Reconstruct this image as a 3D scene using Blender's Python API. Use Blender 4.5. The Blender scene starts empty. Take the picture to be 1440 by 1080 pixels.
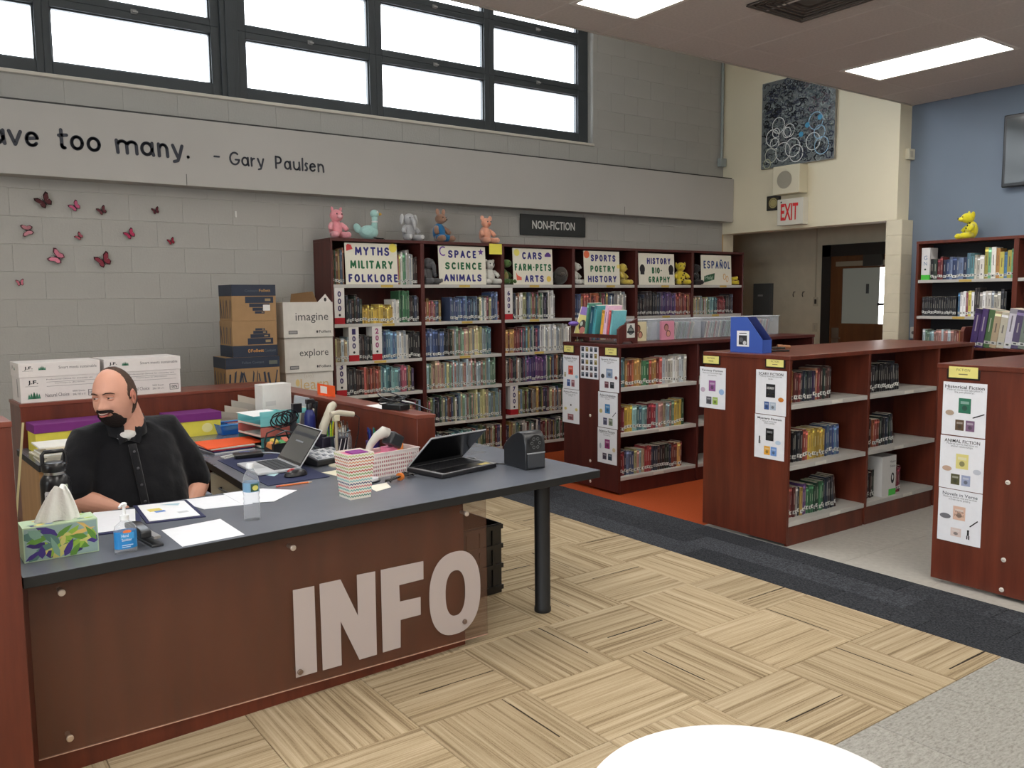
import bpy, bmesh, math, random
import numpy as np
from mathutils import Matrix, Vector
C = bpy.context.scene.collection
PI = math.pi
rnd = random.Random(7)
SC = bpy.context.scene

# ------------------------------------------------------------------ camera
F_PX, YAW, PITCH, ROLL, EYE = 1195.0, math.radians(35.6), math.radians(5.75), math.radians(0.55), 1.6
cam = bpy.data.objects.new('camera', bpy.data.cameras.new('camera'))
C.objects.link(cam)
cam.data.sensor_width = 36.0
cam.data.lens = 36.0 * F_PX / 1440.0
cam.data.clip_start = 0.05
_cy, _sy, _cp, _sp = math.cos(YAW), math.sin(YAW), math.cos(PITCH), math.sin(PITCH)
_f = Vector((_sy * _cp, _cy * _cp, -_sp)); _r = Vector((_cy, -_sy, 0)); _d = _f.cross(_r)
_r2 = _r * math.cos(ROLL) + _d * math.sin(ROLL); _d2 = _d * math.cos(ROLL) - _r * math.sin(ROLL)
_m = Matrix((_r2, -_d2, -_f)).transposed().to_4x4()
_m.translation = Vector((0, 0, EYE))
cam.matrix_world = _m
SC.camera = cam
# ------------------------------------------------------------------ world, exposure
w = bpy.data.worlds.new('sky'); SC.world = w; w.use_nodes = True
bg = w.node_tree.nodes['Background']
bg.inputs[0].default_value = (0.90, 0.95, 1.0, 1); bg.inputs[1].default_value = 5.0
SC.view_settings.view_transform = 'Standard'; SC.view_settings.look = 'None'
SC.view_settings.gamma = 1.0; SC.view_settings.use_curve_mapping = False
SC.view_settings.exposure = 0.95
LAMP = 7.5
SC.cycles.use_denoising = True
SC.cycles.max_bounces = 8; SC.cycles.diffuse_bounces = 4; SC.cycles.glossy_bounces = 3
SC.cycles.transmission_bounces = 6; SC.cycles.transparent_max_bounces = 12
SC.cycles.sample_clamp_indirect = 6.0
pl = bpy.data.lights.new('window_portal', 'AREA'); pl.shape = 'RECTANGLE'; pl.size = 7.6; pl.size_y = 2.2
pl.cycles.is_portal = True
po = bpy.data.objects.new('window_portal', pl); C.objects.link(po)
po.location = (2.6, 7.5, 4.35); po.rotation_euler = (-PI / 2, 0, 0)
pl2 = bpy.data.lights.new('window_portal', 'AREA'); pl2.shape = 'RECTANGLE'; pl2.size = 2.0; pl2.size_y = 4.8; pl2.cycles.is_portal = True
po2 = bpy.data.objects.new('window_portal', pl2); C.objects.link(po2); po2.location = (-4.2, -.2, 1.9); po2.rotation_euler = (0, -PI / 2, 0)  # portal for the added window in the unseen left wall

# ------------------------------------------------------------------ colour + materials
def lin(c):
    return tuple(((v / 255.0) / 12.92 if v / 255.0 <= 0.04045 else ((v / 255.0 + 0.055) / 1.055) ** 2.4) for v in c[:3])
MATS = {}
def mat(name, col=None, rough=0.6, bump=0.0, bscale=40.0, noise=0.0, nscale=8.0, metal=0.0, spec=0.5, alpha=1.0, emit=0.0, stretch=None, sheen=0.0, coat=0.0, trans=0.0):
    """procedural principled material; col None = the mesh's own colour attribute"""
    if name in MATS: return MATS[name]
    m = bpy.data.materials.new(name); m.use_nodes = True; MATS[name] = m
    nt = m.node_tree; N = nt.nodes; L = nt.links; b = N['Principled BSDF']
    b.inputs['Roughness'].default_value = rough; b.inputs['Metallic'].default_value = metal
    b.inputs['Specular IOR Level'].default_value = spec
    if alpha < 1: b.inputs['Alpha'].default_value = alpha
    if trans: b.inputs['Transmission Weight'].default_value = trans
    if sheen: b.inputs['Sheen Weight'].default_value = sheen
    if coat: b.inputs['Coat Weight'].default_value = coat
    tc = N.new('ShaderNodeTexCoord'); mp = N.new('ShaderNodeMapping'); L.new(tc.outputs['Object'], mp.inputs[0])
    if stretch: mp.inputs['Scale'].default_value = stretch
    if col is None:
        a = N.new('ShaderNodeAttribute'); a.attribute_name = 'Col'; src = a.outputs['Color']
    else:
        c = N.new('ShaderNodeRGB'); c.outputs[0].default_value = (*lin(col), 1); src = c.outputs[0]
    if noise > 0:
        nz = N.new('ShaderNodeTexNoise'); nz.inputs['Scale'].default_value = nscale; nz.inputs['Detail'].default_value = 4
        L.new(mp.outputs[0], nz.inputs['Vector'])
        mr = N.new('ShaderNodeMapRange'); mr.inputs[1].default_value = 0.3; mr.inputs[2].default_value = 0.7
        mr.inputs[3].default_value = 1 - noise; mr.inputs[4].default_value = 1 + noise
        L.new(nz.outputs['Fac'], mr.inputs[0])
        mx = N.new('ShaderNodeVectorMath'); mx.operation = 'SCALE'
        L.new(src, mx.inputs[0]); L.new(mr.outputs[0], mx.inputs['Scale']); src = mx.outputs[0]
    L.new(src, b.inputs['Base Color'])
    if emit:
        L.new(src, b.inputs['Emission Color']); b.inputs['Emission Strength'].default_value = emit
    if bump > 0:
        n2 = N.new('ShaderNodeTexNoise'); n2.inputs['Scale'].default_value = bscale; n2.inputs['Detail'].default_value = 3
        L.new(mp.outputs[0], n2.inputs['Vector'])
        bp = N.new('ShaderNodeBump'); bp.inputs['Strength'].default_value = bump; bp.inputs['Distance'].default_value = 0.01
        L.new(n2.outputs['Fac'], bp.inputs['Height']); L.new(bp.outputs[0], b.inputs['Normal'])
    return m
def wood(name, base, dark, rough=0.35, vertical=True):
    m = bpy.data.materials.new(name); m.use_nodes = True; MATS[name] = m
    nt = m.node_tree; N = nt.nodes; L = nt.links; b = N['Principled BSDF']
    tc = N.new('ShaderNodeTexCoord'); mp = N.new('ShaderNodeMapping'); L.new(tc.outputs['Object'], mp.inputs[0])
    mp.inputs['Scale'].default_value = (9, 9, 0.9) if vertical else (0.9, 9, 9)
    nz = N.new('ShaderNodeTexNoise'); nz.inputs['Scale'].default_value = 1.6; nz.inputs['Detail'].default_value = 8; nz.inputs['Roughness'].default_value = 0.6
    L.new(mp.outputs[0], nz.inputs['Vector'])
    cr = N.new('ShaderNodeValToRGB'); L.new(nz.outputs['Fac'], cr.inputs[0])
    cr.color_ramp.elements[0].position = 0.3; cr.color_ramp.elements[0].color = (*lin(dark), 1)
    cr.color_ramp.elements[1].position = 0.7; cr.color_ramp.elements[1].color = (*lin(base), 1)
    L.new(cr.outputs[0], b.inputs['Base Color'])
    b.inputs['Roughness'].default_value = rough; b.inputs['Specular IOR Level'].default_value = 0.45
    return m
def clear(name, tint, op=0.25, rough=0.1):
    """thin clear plastic or glass: see-through with a little body and gloss"""
    m = bpy.data.materials.new(name); m.use_nodes = True; MATS[name] = m
    nt = m.node_tree; N = nt.nodes; L = nt.links; b = N['Principled BSDF']; o = N['Material Output']
    b.inputs['Base Color'].default_value = (*lin(tint), 1); b.inputs['Roughness'].default_value = rough
    t = N.new('ShaderNodeBsdfTransparent'); t.inputs[0].default_value = (0.96, 0.97, 0.98, 1)
    mx = N.new('ShaderNodeMixShader'); lw = N.new('ShaderNodeLayerWeight'); lw.inputs[0].default_value = 0.5; fr = N.new('ShaderNodeMath'); fr.operation = 'POWER'; fr.inputs[1].default_value = 4.0; L.new(lw.outputs['Facing'], fr.inputs[0])
    ad = N.new('ShaderNodeMath'); ad.operation = 'ADD'; ad.use_clamp = True; ad.inputs[1].default_value = op
    L.new(fr.outputs[0], ad.inputs[0]); L.new(ad.outputs[0], mx.inputs[0])
    L.new(t.outputs[0], mx.inputs[1]); L.new(b.outputs[0], mx.inputs[2]); L.new(mx.outputs[0], o.inputs[0])
    return m

V = mat('painted', None, 0.55)                       # colour attribute, matt
VG = mat('glossy_plastic', None, 0.28, spec=0.5)
VF = mat('fabric', None, 0.95, bump=0.35, bscale=260, noise=0.06, nscale=60, sheen=0.3, spec=0.15)
VP = mat('paper', None, 0.75, noise=0.02, nscale=30, spec=0.25)
VC = mat('cardboard', None, 0.85, noise=0.05, nscale=14, bump=0.05, bscale=120, spec=0.2)
WOOD = wood('cherry_laminate', (110, 51, 34), (81, 37, 26))
WOODD = wood('dark_cherry_laminate', (88, 38, 32), (66, 27, 24), 0.45)
METAL = mat('steel', (190, 188, 185), 0.3, metal=1.0)
SHELF = mat('grey_shelf_enamel', (186, 183, 177), 0.45, noise=0.03, nscale=5)
FRAME = mat('window_frame_paint', (52, 57, 60), 0.5, noise=0.05)
BLOCK = mat('block_paint', (163, 161, 155), 0.5, bump=0.22, bscale=55, noise=0.035, nscale=3)
BEAM = mat('beam_paint', (170, 167, 162), 0.5, noise=0.03, nscale=1.5)
CREAM = mat('cream_paint', (228, 219, 192), 0.6, noise=0.03, nscale=1.2)
CREAMB = mat('cream_block_paint', (216, 207, 182), 0.55, bump=0.15, bscale=50, noise=0.04)
BLUE = mat('blue_paint', (112, 125, 141), 0.7, noise=0.04, nscale=2)
TOP = mat('desk_laminate', (104, 108, 118), 0.24, noise=0.05, nscale=4)
EDGE = mat('desk_edge', (16, 17, 18), 0.6)
TILE = mat('ceiling_tile', (196, 189, 184), 0.9, bump=0.3, bscale=160, noise=0.06, nscale=50)
TBAR = mat('ceiling_grid', (200, 193, 188), 0.8)
CLEAR = clear('clear_plastic', (225, 228, 232), 0.16, 0.08)
GLASS = clear('window_glass', (240, 245, 250), 0.02, 0.02)
BLUEC = clear('blue_plastic', (40, 110, 200), 0.6, 0.2)

# ------------------------------------------------------------------ mesh builder
class MB:
    def __init__(s):
        s.v = []; s.f = []; s.c = []; s.M = None; s.col = (200, 200, 200)
    def frame(s, O=(0, 0, 0), R=(1, 0, 0), U=(0, 0, 1)):
        O, R, U = Vector(O), Vector(R).normalized(), Vector(U).normalized(); N = R.cross(U)
        s.M = Matrix(((R.x, U.x, N.x, O.x), (R.y, U.y, N.y, O.y), (R.z, U.z, N.z, O.z), (0, 0, 0, 1))); return s
    def mat4(s, M): s.M = M; return s
    def add(s, vs, fs, col=None):
        n = len(s.v); M = s.M
        s.v += [tuple(M @ Vector(p)) for p in vs] if M is not None else [tuple(p) for p in vs]
        s.f += [tuple(i + n for i in f) for f in fs]
        s.c += [lin(col or s.col)] * len(fs); return s
    def box(s, x0, y0, z0, x1, y1, z1, col=None, M=None):
        vs = [(x, y, z) for z in (z0, z1) for y in (y0, y1) for x in (x0, x1)]
        if M is not None: vs = [tuple(M @ Vector(p)) for p in vs]
        return s.add(vs, [(0, 2, 3, 1), (4, 5, 7, 6), (0, 1, 5, 4), (1, 3, 7, 5), (3, 2, 6, 7), (2, 0, 4, 6)], col)
    def prism(s, pts, c0, c1, col=None):
        """2-D outline (local x,y) extruded along local z"""
        n = len(pts); vs = [(p[0], p[1], c0) for p in pts] + [(p[0], p[1], c1) for p in pts]
        return s.add(vs, [tuple(range(n))[::-1], tuple(range(n, 2 * n))] + [(i, (i + 1) % n, n + (i + 1) % n, n + i) for i in range(n)], col)
    def poly(s, pts, z=0.0, col=None):
        return s.add([(p[0], p[1], z) for p in pts], [tuple(range(len(pts)))], col)
    def disc(s, x, y, rx, ry=None, z=0.0, col=None, n=16):
        ry = ry or rx
        return s.poly([(x + rx * math.cos(2 * PI * i / n), y + ry * math.sin(2 * PI * i / n)) for i in range(n)], z, col)
    def lathe(s, prof, n=20, col=None, ctr=(0, 0), cap=True, sx=1.0, sy=1.0):
        vs = []; fs = []
        for r, z in prof:
            vs += [(ctr[0] + sx * r * math.cos(2 * PI * i / n), ctr[1] + sy * r * math.sin(2 * PI * i / n), z) for i in range(n)]
        for k in range(len(prof) - 1):
            fs += [(k * n + i, k * n + (i + 1) % n, (k + 1) * n + (i + 1) % n, (k + 1) * n + i) for i in range(n)]
        if cap: fs += [tuple(range(n))[::-1], tuple(range((len(prof) - 1) * n, len(prof) * n))]
        return s.add(vs, fs, col)
    def tube(s, pts, r, col=None, n=8, sy=1.0, closed=False):
        """swept tube; r one radius or one per point; sy flattens it"""
        P = [Vector(p) for p in pts]; R = [r] * len(P) if not hasattr(r, '__len__') else r
        vs = []; fs = []; up = Vector((0, 0, 1)); prev = None
        for i, p in enumerate(P):
            t = (P[min(i + 1, len(P) - 1)] - P[max(i - 1, 0)]).normalized()
            a = prev if prev is not None else (Vector((1, 0, 0)) if abs(t.x) < 0.9 else Vector((0, 1, 0)))
            a = (a - t * a.dot(t)).normalized(); b = t.cross(a); prev = a
            for k in range(n):
                an = 2 * PI * k / n; vs.append(tuple(p + a * R[i] * math.cos(an) + b * R[i] * sy * math.sin(an)))
        m = len(P)
        for i in range(m - 1):
            fs += [(i * n + k, i * n + (k + 1) % n, (i + 1) * n + (k + 1) % n, (i + 1) * n + k) for k in range(n)]
        if closed: fs += [((m - 1) * n + k, (m - 1) * n + (k + 1) % n, (k + 1) % n, k) for k in range(n)]
        else: fs += [tuple(range(n))[::-1], tuple(range((m - 1) * n, m * n))]
        return s.add(vs, fs, col)
    def ball(s, c, r, col=None, M=None, nu=16, nv=10, disp=None):
        r = (r, r, r) if not hasattr(r, '__len__') else r; c = Vector(c); vs = []
        for j in range(nv + 1):
            th = PI * j / nv
            for i in range(nu):
                ph = 2 * PI * i / nu
                p = Vector((r[0] * math.sin(th) * math.cos(ph), r[1] * math.sin(th) * math.sin(ph), r[2] * math.cos(th)))
                if disp: p = Vector(disp(p))
                if M is not None: p = M @ p
                vs.append(tuple(c + p))
        fs = []
        for j in range(nv):
            for i in range(nu):
                a, b2, c2, d = j * nu + i, j * nu + (i + 1) % nu, (j + 1) * nu + (i + 1) % nu, (j + 1) * nu + i
                if j == 0: fs.append((a, c2, d))
                elif j == nv - 1: fs.append((a, b2, d))
                else: fs.append((a, b2, c2, d))
                if j == 0 or j == nv - 1: fs[-1] = fs[-1][::-1]
                fs[-1] = fs[-1][::-1] if not (j == 0 or j == nv - 1) else fs[-1]
        return s.add(vs, fs, col)
    def text(s, t, x, y, w=None, h=None, col=None, bold=0.0, z=0.0, ext=0.0, align='L', size=1.0, spacing=1.0):
        """built-in font; lower-left corner at x,y; fitted to width w and/or height h"""
        cu = bpy.data.curves.new('t', 'FONT'); cu.body = t; cu.size = 1.0; cu.resolution_u = 2; cu.offset = bold; cu.space_character = spacing
        cu.extrude = 0
        ob = bpy.data.objects.new('t', cu); me = bpy.data.meshes.new_from_object(ob)
        co = [v.co.copy() for v in me.vertices]; fs = [tuple(p.vertices) for p in me.polygons]
        bpy.data.objects.remove(ob); bpy.data.curves.remove(cu); bpy.data.meshes.remove(me)
        if not co: return s
        x0 = min(p.x for p in co); x1 = max(p.x for p in co); y0 = min(p.y for p in co); y1 = max(p.y for p in co)
        sx = w / (x1 - x0) if w else None; sy = h / (y1 - y0) if h else None
        sx = sx or sy; sy = sy or sx; W = (x1 - x0) * sx
        ox = x - (W / 2 if align == 'C' else 0)
        vs = [(ox + (p.x - x0) * sx, y + (p.y - y0) * sy, z + ext) for p in co]
        if ext > 0:
            n = len(vs); ed = {}
            for f in fs:
                for i in range(len(f)):
                    e = (f[i], f[(i + 1) % len(f)]); k = tuple(sorted(e)); ed.setdefault(k, []).append(e)
            side = [(e[0][1], e[0][0], e[0][0] + n, e[0][1] + n)[::-1] for e in ed.values() if len(e) == 1]
            vs += [(p[0], p[1], z) for p in vs]; fs = fs + side
        return s.add(vs, fs, col)
def build(mb, name, m, parent=None, bevel=0.0, smooth=True, ang=38, solid=0.0):
    me = bpy.data.meshes.new(name); me.from_pydata(mb.v, [], mb.f); me.update()
    at = me.color_attributes.new('Col', 'FLOAT_COLOR', 'CORNER')
    cnt = np.array([len(f) for f in mb.f]); cols = np.ones((int(cnt.sum()), 4), dtype=np.float32)
    cols[:, :3] = np.repeat(np.array(mb.c, dtype=np.float32).reshape(-1, 3), cnt, axis=0)
    at.data.foreach_set('color', cols.ravel())
    if smooth:
        me.shade_smooth(); me.set_sharp_from_angle(angle=math.radians(ang))
    me.materials.append(m)
    o = bpy.data.objects.new(name, me); C.objects.link(o)
    if parent: o.parent = parent
    if solid:
        md = o.modifiers.new('s', 'SOLIDIFY'); md.thickness = solid; md.offset = 0
    if bevel:
        md = o.modifiers.new('b', 'BEVEL'); md.width = bevel; md.segments = 2; md.limit_method = 'ANGLE'; md.angle_limit = math.radians(40)
    return o
def thing(name, label, cat, loc=(0, 0, 0), rz=0.0, group=None):
    o = bpy.data.objects.new(name, None); C.objects.link(o); o.empty_display_size = 0.05
    o.location = loc; o.rotation_euler = (0, 0, rz); o['label'] = label; o['category'] = cat
    if group: o['group'] = group
    return o
def tag(o, label, cat, group=None, loc=None, rz=None):
    o['label'] = label; o['category'] = cat
    if group: o['group'] = group
    if loc is not None: o.location = loc
    if rz is not None: o.rotation_euler = (0, 0, rz)
    return o
def struct(o, label=None):
    o['kind'] = 'structure'
    if label: o['label'] = label
    return o
def bx(x0, y0, z0, x1, y1, z1, col=None): return MB().box(x0, y0, z0, x1, y1, z1, col)
# the information desk stands turned by 3.2 degrees; D() turns desk coordinates into the room's
DA = math.radians(3.2)
def D(u, v, z=0.0):
    return (0.258 + u * math.cos(DA) - v * math.sin(DA), 3.015 + u * math.sin(DA) + v * math.cos(DA), z)
def sub(o, parent): o.parent = parent; return o
# ================================================================== THE ROOM
WX0, WX1, WY0, WY1 = -4.0, 8.69, -4.5, 7.25
EDGEY = 4.94
# floor slab under the carpet tiles
struct(build(bx(WX0 - .2, WY0 - .2, -.1, 10.0, 9.3, -0.008, (70, 68, 64)), 'floor', V))
FL = bpy.data.objects['floor']
def carpet_mat(name, light, mid, dark, line=True, sc=1.0, iso=None):
    m = bpy.data.materials.new(name); m.use_nodes = True
    nt = m.node_tree; N = nt.nodes; L = nt.links; b = N['Principled BSDF']; b.inputs['Roughness'].default_value = 0.95; b.inputs['Specular IOR Level'].default_value = 0.1
    tc = N.new('ShaderNodeTexCoord'); oi = N.new('ShaderNodeObjectInfo')
    mul = N.new('ShaderNodeMath'); mul.operation = 'MULTIPLY'; mul.inputs[1].default_value = 37.0; L.new(oi.outputs['Random'], mul.inputs[0])
    cmb = N.new('ShaderNodeCombineXYZ'); [L.new(mul.outputs[0], cmb.inputs[i]) for i in range(3)]
    ad = N.new('ShaderNodeVectorMath'); ad.operation = 'ADD'; L.new(tc.outputs['Object'], ad.inputs[0]); L.new(cmb.outputs[0], ad.inputs[1])
    def nz(scale, s, det=3):
        mp = N.new('ShaderNodeMapping'); mp.inputs['Scale'].default_value = scale; L.new(ad.outputs[0], mp.inputs[0])
        n = N.new('ShaderNodeTexNoise'); n.inputs['Scale'].default_value = s; n.inputs['Detail'].default_value = det; L.new(mp.outputs[0], n.inputs['Vector']); return n.outputs['Fac']
    a = nz((*iso, 1) if iso else (0.35, 30.0, 1), 1.7 * sc, 4); c = nz((90, 110, 1) if iso else (2.2, 110.0, 1), 1.6 * sc, 2); g = nz((300, 300, 1), 1.0, 1)
    m1 = N.new('ShaderNodeMath'); m1.operation = 'MULTIPLY_ADD'; m1.inputs[1].default_value = 0.6; L.new(a, m1.inputs[0])
    m2 = N.new('ShaderNodeMath'); m2.operation = 'MULTIPLY'; m2.inputs[1].default_value = 0.32; L.new(c, m2.inputs[0]); L.new(m2.outputs[0], m1.inputs[2])
    m3 = N.new('ShaderNodeMath'); m3.operation = 'MULTIPLY_ADD'; m3.inputs[1].default_value = 0.12; L.new(g, m3.inputs[0]); L.new(m1.outputs[0], m3.inputs[2])
    cr = N.new('ShaderNodeValToRGB'); L.new(m3.outputs[0], cr.inputs[0]); e = cr.color_ramp.elements
    e[0].position = 0.40; e[0].color = (*lin(dark), 1); e[1].position = 0.64; e[1].color = (*lin(light), 1)
    k = e.new(0.50); k.color = (*lin(mid), 1)
    src = cr.outputs[0]
    hs = N.new('ShaderNodeHueSaturation'); mr = N.new('ShaderNodeMapRange'); mr.inputs[3].default_value = 0.90 if line else (0.95 if name == 'grey_carpet' else 0.68); mr.inputs[4].default_value = 1.06 if line else (1.03 if name == 'grey_carpet' else 1.25)
    L.new(oi.outputs['Random'], mr.inputs[0]); L.new(mr.outputs[0], hs.inputs['Value']); L.new(src, hs.inputs['Color']); src = hs.outputs[0]
    if line:   # one thin dark thread on some tiles, at the tile's own offset
        sp = N.new('ShaderNodeSeparateXYZ'); L.new(tc.outputs['Object'], sp.inputs[0])
        fr = N.new('ShaderNodeMath'); fr.operation = 'MULTIPLY_ADD'; fr.inputs[1].default_value = 0.62; fr.inputs[2].default_value = -0.24; L.new(oi.outputs['Random'], fr.inputs[0])
        wob = N.new('ShaderNodeMath'); wob.operation = 'MULTIPLY_ADD'; wob.inputs[1].default_value = 0.012; L.new(c, wob.inputs[0]); L.new(fr.outputs[0], wob.inputs[2])
        df = N.new('ShaderNodeMath'); df.operation = 'SUBTRACT'; L.new(sp.outputs[1], df.inputs[0]); L.new(wob.outputs[0], df.inputs[1])
        ab = N.new('ShaderNodeMath'); ab.operation = 'ABSOLUTE'; L.new(df.outputs[0], ab.inputs[0])
        lt = N.new('ShaderNodeMath'); lt.operation = 'LESS_THAN'; lt.inputs[1].default_value = 0.0035; L.new(ab.outputs[0], lt.inputs[0])
        r2 = N.new('ShaderNodeMath'); r2.operation = 'GREATER_THAN'; r2.inputs[1].default_value = -0.12; L.new(sp.outputs[0], r2.inputs[0])
        mm = N.new('ShaderNodeMath'); mm.operation = 'MULTIPLY'; L.new(lt.outputs[0], mm.inputs[0]); L.new(r2.outputs[0], mm.inputs[1])
        mx = N.new('ShaderNodeMix'); mx.data_type = 'RGBA'; L.new(mm.outputs[0], mx.inputs[0]); L.new(src, mx.inputs[6]); mx.inputs[7].default_value = (*lin((52, 44, 36)), 1); src = mx.outputs[2]
    L.new(src, b.inputs['Base Color'])
    bp = N.new('ShaderNodeBump'); bp.inputs['Strength'].default_value = 0.35; bp.inputs['Distance'].default_value = 0.004
    L.new(m3.outputs[0], bp.inputs['Height']); L.new(bp.outputs[0], b.inputs['Normal'])
    return m
TAN = carpet_mat('tan_striped_carpet', (190, 172, 143), (168, 149, 119), (131, 113, 87))
DARK = carpet_mat('charcoal_carpet', (78, 80, 85), (56, 58, 62), (38, 39, 43), False, 1.0, (55, 65))
GREY = carpet_mat('grey_carpet', (166, 163, 156), (152, 149, 142), (134, 131, 124), False, 1.0, (22, 60))
ORANGE = mat('orange_carpet', (168, 76, 40), 0.95, bump=0.4, bscale=300, noise=0.12, nscale=120, spec=0.1)
LINO = mat('pale_grey_carpet', (172, 168, 160), 0.8, bump=0.1, bscale=200, noise=0.07, nscale=30, spec=0.15)
_tiles = {}
def tile(x0, y0, x1, y1, m, turn=False, name='carpet_tile'):
    sx, sy = x1 - x0, y1 - y0
    a, b_ = (sy, sx) if turn else (sx, sy)
    key = (round(a, 3), round(b_, 3), m.name)
    if key not in _tiles:
        g = 0.0012; mb = MB(); h = a / 2 - g; k = b_ / 2 - g; e = 0.002
        mb.add([(-h, -k, -.0075), (h, -k, -.0075), (h, k, -.0075), (-h, k, -.0075), (-h, -k, -e), (h, -k, -e), (h, k, -e), (-h, k, -e),
                (-h + e, -k + e, 0), (h - e, -k + e, 0), (h - e, k - e, 0), (-h + e, k - e, 0)],
               [(0, 1, 5, 4), (1, 2, 6, 5), (2, 3, 7, 6), (3, 0, 4, 7), (4, 5, 9, 8), (5, 6, 10, 9), (6, 7, 11, 10), (7, 4, 8, 11), (8, 9, 10, 11)])
        o = build(mb, name, m, FL); _tiles[key] = o.data
    else:
        o = bpy.data.objects.new(name, _tiles[key]); C.objects.link(o); o.parent = FL
    o.location = ((x0 + x1) / 2, (y0 + y1) / 2, 0); o.rotation_euler = (0, 0, PI / 2 if turn else 0)
    return o
XE = 3.865                                   # where the tan field meets the charcoal band
for ix in range(-1, 7):
    for iy in range(-1, 10):
        x0 = 1.485 + .5 * (ix - 2); y0 = 1.69 + .5 * iy; x1 = min(x0 + .5, XE); y1 = y0 + .5
        if iy < 0 or x0 >= XE or x1 < 0.0: continue
        if (y0 > 6.3): continue
        # grid cell (2.485,1.69) has its stripes along X
        par = (round((x0 - 2.485) / .5) + iy) % 2
        tile(x0, y0, x1, y1, TAN, turn=(par == 1))
def plain(x0, y0, x1, y1, m, name='carpet_field', z=0.0):
    o = build(bx(x0, y0, -.0078, x1, y1, z - 0.0005), name, m, FL, smooth=False); return o
plain(WX0, 1.69, -.015, 7.25, TAN); plain(-.015, 6.69, XE, 7.25, TAN)
for ix in range(0, 7):                       # grey field nearest the camera
    for iy in range(0, 3):
        x0 = .365 + .5 * ix; y1 = 1.69 - .5 * iy
        tile(x0, y1 - .5, x0 + .5, y1, GREY, turn=False)
plain(WX0, WY0, 0.365, 1.69, GREY); plain(0.365, WY0, XE, .19, GREY)
k = 0
for c0, c1 in ((XE, 4.08), (4.08, 4.30), (4.30, 4.5)):
    y = -.4 - 0.33 * k
    plain(c0, WY0, c1, y, DARK)
    while y < 7.2:
        y1 = min(y + .5, 7.25)
        tile(c0, y, c1, y1, DARK, turn=True, name='carpet_plank'); y += .5
    k += 1
plain(4.5, WY0, 10, 2.36, LINO); plain(4.5, 3.98, 10, 5.03, ORANGE); plain(4.5, 5.03, 9.9, 9.3, ORANGE)
for ix in range(9):
    for iy in range(3):
        x0 = 4.5 + .5 * ix; y0 = 2.36 + .54 * iy
        tile(x0, y0, x0 + .5, y0 + .54, LINO, name='carpet_tile')
plain(9.0, 2.36, 10, 3.98, LINO)
plain(4.5, 7.25, 4.6, 7.26, ORANGE)
# ---- back wall of painted blocks with the clerestory opening
WTOP = 5.45
OX0, OX1, OZ0, OZ1 = -0.30, 6.32, 3.287, 5.30
mb = MB()
for a in ((WX0, 0, OX0, WTOP), (OX1, 0, 8.47, WTOP), (OX0, 0, OX1, OZ0), (OX0, OZ1, OX1, WTOP)):
    mb.box(a[0], WY1 + .004, a[1], a[2], WY1 + .19, a[3])
WB = struct(build(mb, 'wall_back', BLOCK, smooth=False))
BH, BL = .2032, .4064
def block_mesh(l, h, dep=.03, m=BLOCK, name='block'):
    mb = MB(); g = .0006; gy = .0013; e = .003; L2 = l / 2 - g; H2 = h / 2 - gy
    mb.add([(-L2, 0, -H2), (L2, 0, -H2), (L2, 0, H2), (-L2, 0, H2), (-L2 + .0012, -e, -H2 + e), (L2 - .0012, -e, -H2 + e), (L2 - .0012, -e, H2 - e), (-L2 + .0012, -e, H2 - e)],
           [(0, 1, 5, 4), (1, 2, 6, 5), (2, 3, 7, 6), (3, 0, 4, 7), (4, 5, 6, 7)])
    return build(mb, name, m, smooth=False)
_bl = {}
def block(x0, x1, z0, parent=WB, m=BLOCK, y=WY1 + .0042, rz=0, xw=None, h=BH):
    key = (round(x1 - x0, 3), m.name, round(h, 3))
    if key not in _bl: o = block_mesh(x1 - x0, h, m=m); _bl[key] = o.data
    else: o = bpy.data.objects.new('block', _bl[key]); C.objects.link(o)
    o.parent = parent; o.location = ((x0 + x1) / 2, y, z0 + h / 2) if xw is None else (xw, (x0 + x1) / 2, z0 + h / 2)
    o.rotation_euler = (0, 0, rz); return o
for k in range(4, 26):
    z = k * BH; 
    if 2.45 < z < 2.95: continue
    off = (k % 2) * BL / 2 + 0.02
    x = -.3 - off if k < 16 else -.3 - off
    while x < 8.46:
        x0, x1 = x, min(x + BL, 8.46)
        x += BL
        if k < 10 and x0 > 3.05: continue
        if z + BH > OZ0 and x1 > OX0:
            if k * BH + .01 < OZ0 < z + BH: pass
            if z >= OZ0 - .03 and z < OZ1:
                if x1 <= OX1 + .02: continue
                x0 = max(x0, OX1 + .003)
            elif z < OZ0 < z + BH:
                if x0 < OX1 < x1: x1 = OX1
                if x1 <= OX1 + .001:
                    block(x0, x1, z, h=OZ0 - z); continue
        if x1 - x0 < .03 or z > 4.5: continue
        block(x0, x1, z)
# ---- beam with the quotation
mb = MB()
mb.box(-4, 7.075, 2.515, 8.462, 7.25, 3.035)
BM = struct(build(mb, 'trim_1', BEAM, bevel=.003)); BM['label'] = 'long painted steel box beam across the wall'
mb = MB().frame((0, 7.075, 0), (1, 0, 0), (0, 0, 1)); ink = (38, 42, 54)
mb.box(-4, 0, 3.0352, 8.462, .012, 3.05) if False else None
ms = MB(); ms.box(-4, 7.10, 3.0352, 8.455, 7.249, 3.052, (44, 43, 42)); build(ms, 'dark_strip', V, BM)  # thin dark strip along the top of the beam
for x_ in (1.913, 6.632): ms = MB(); ms.box(x_ - .0025, 7.0743, 2.516, x_ + .0025, 7.0752, 2.605, (70, 68, 66)); build(ms, 'panel_joint', V, BM)

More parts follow.
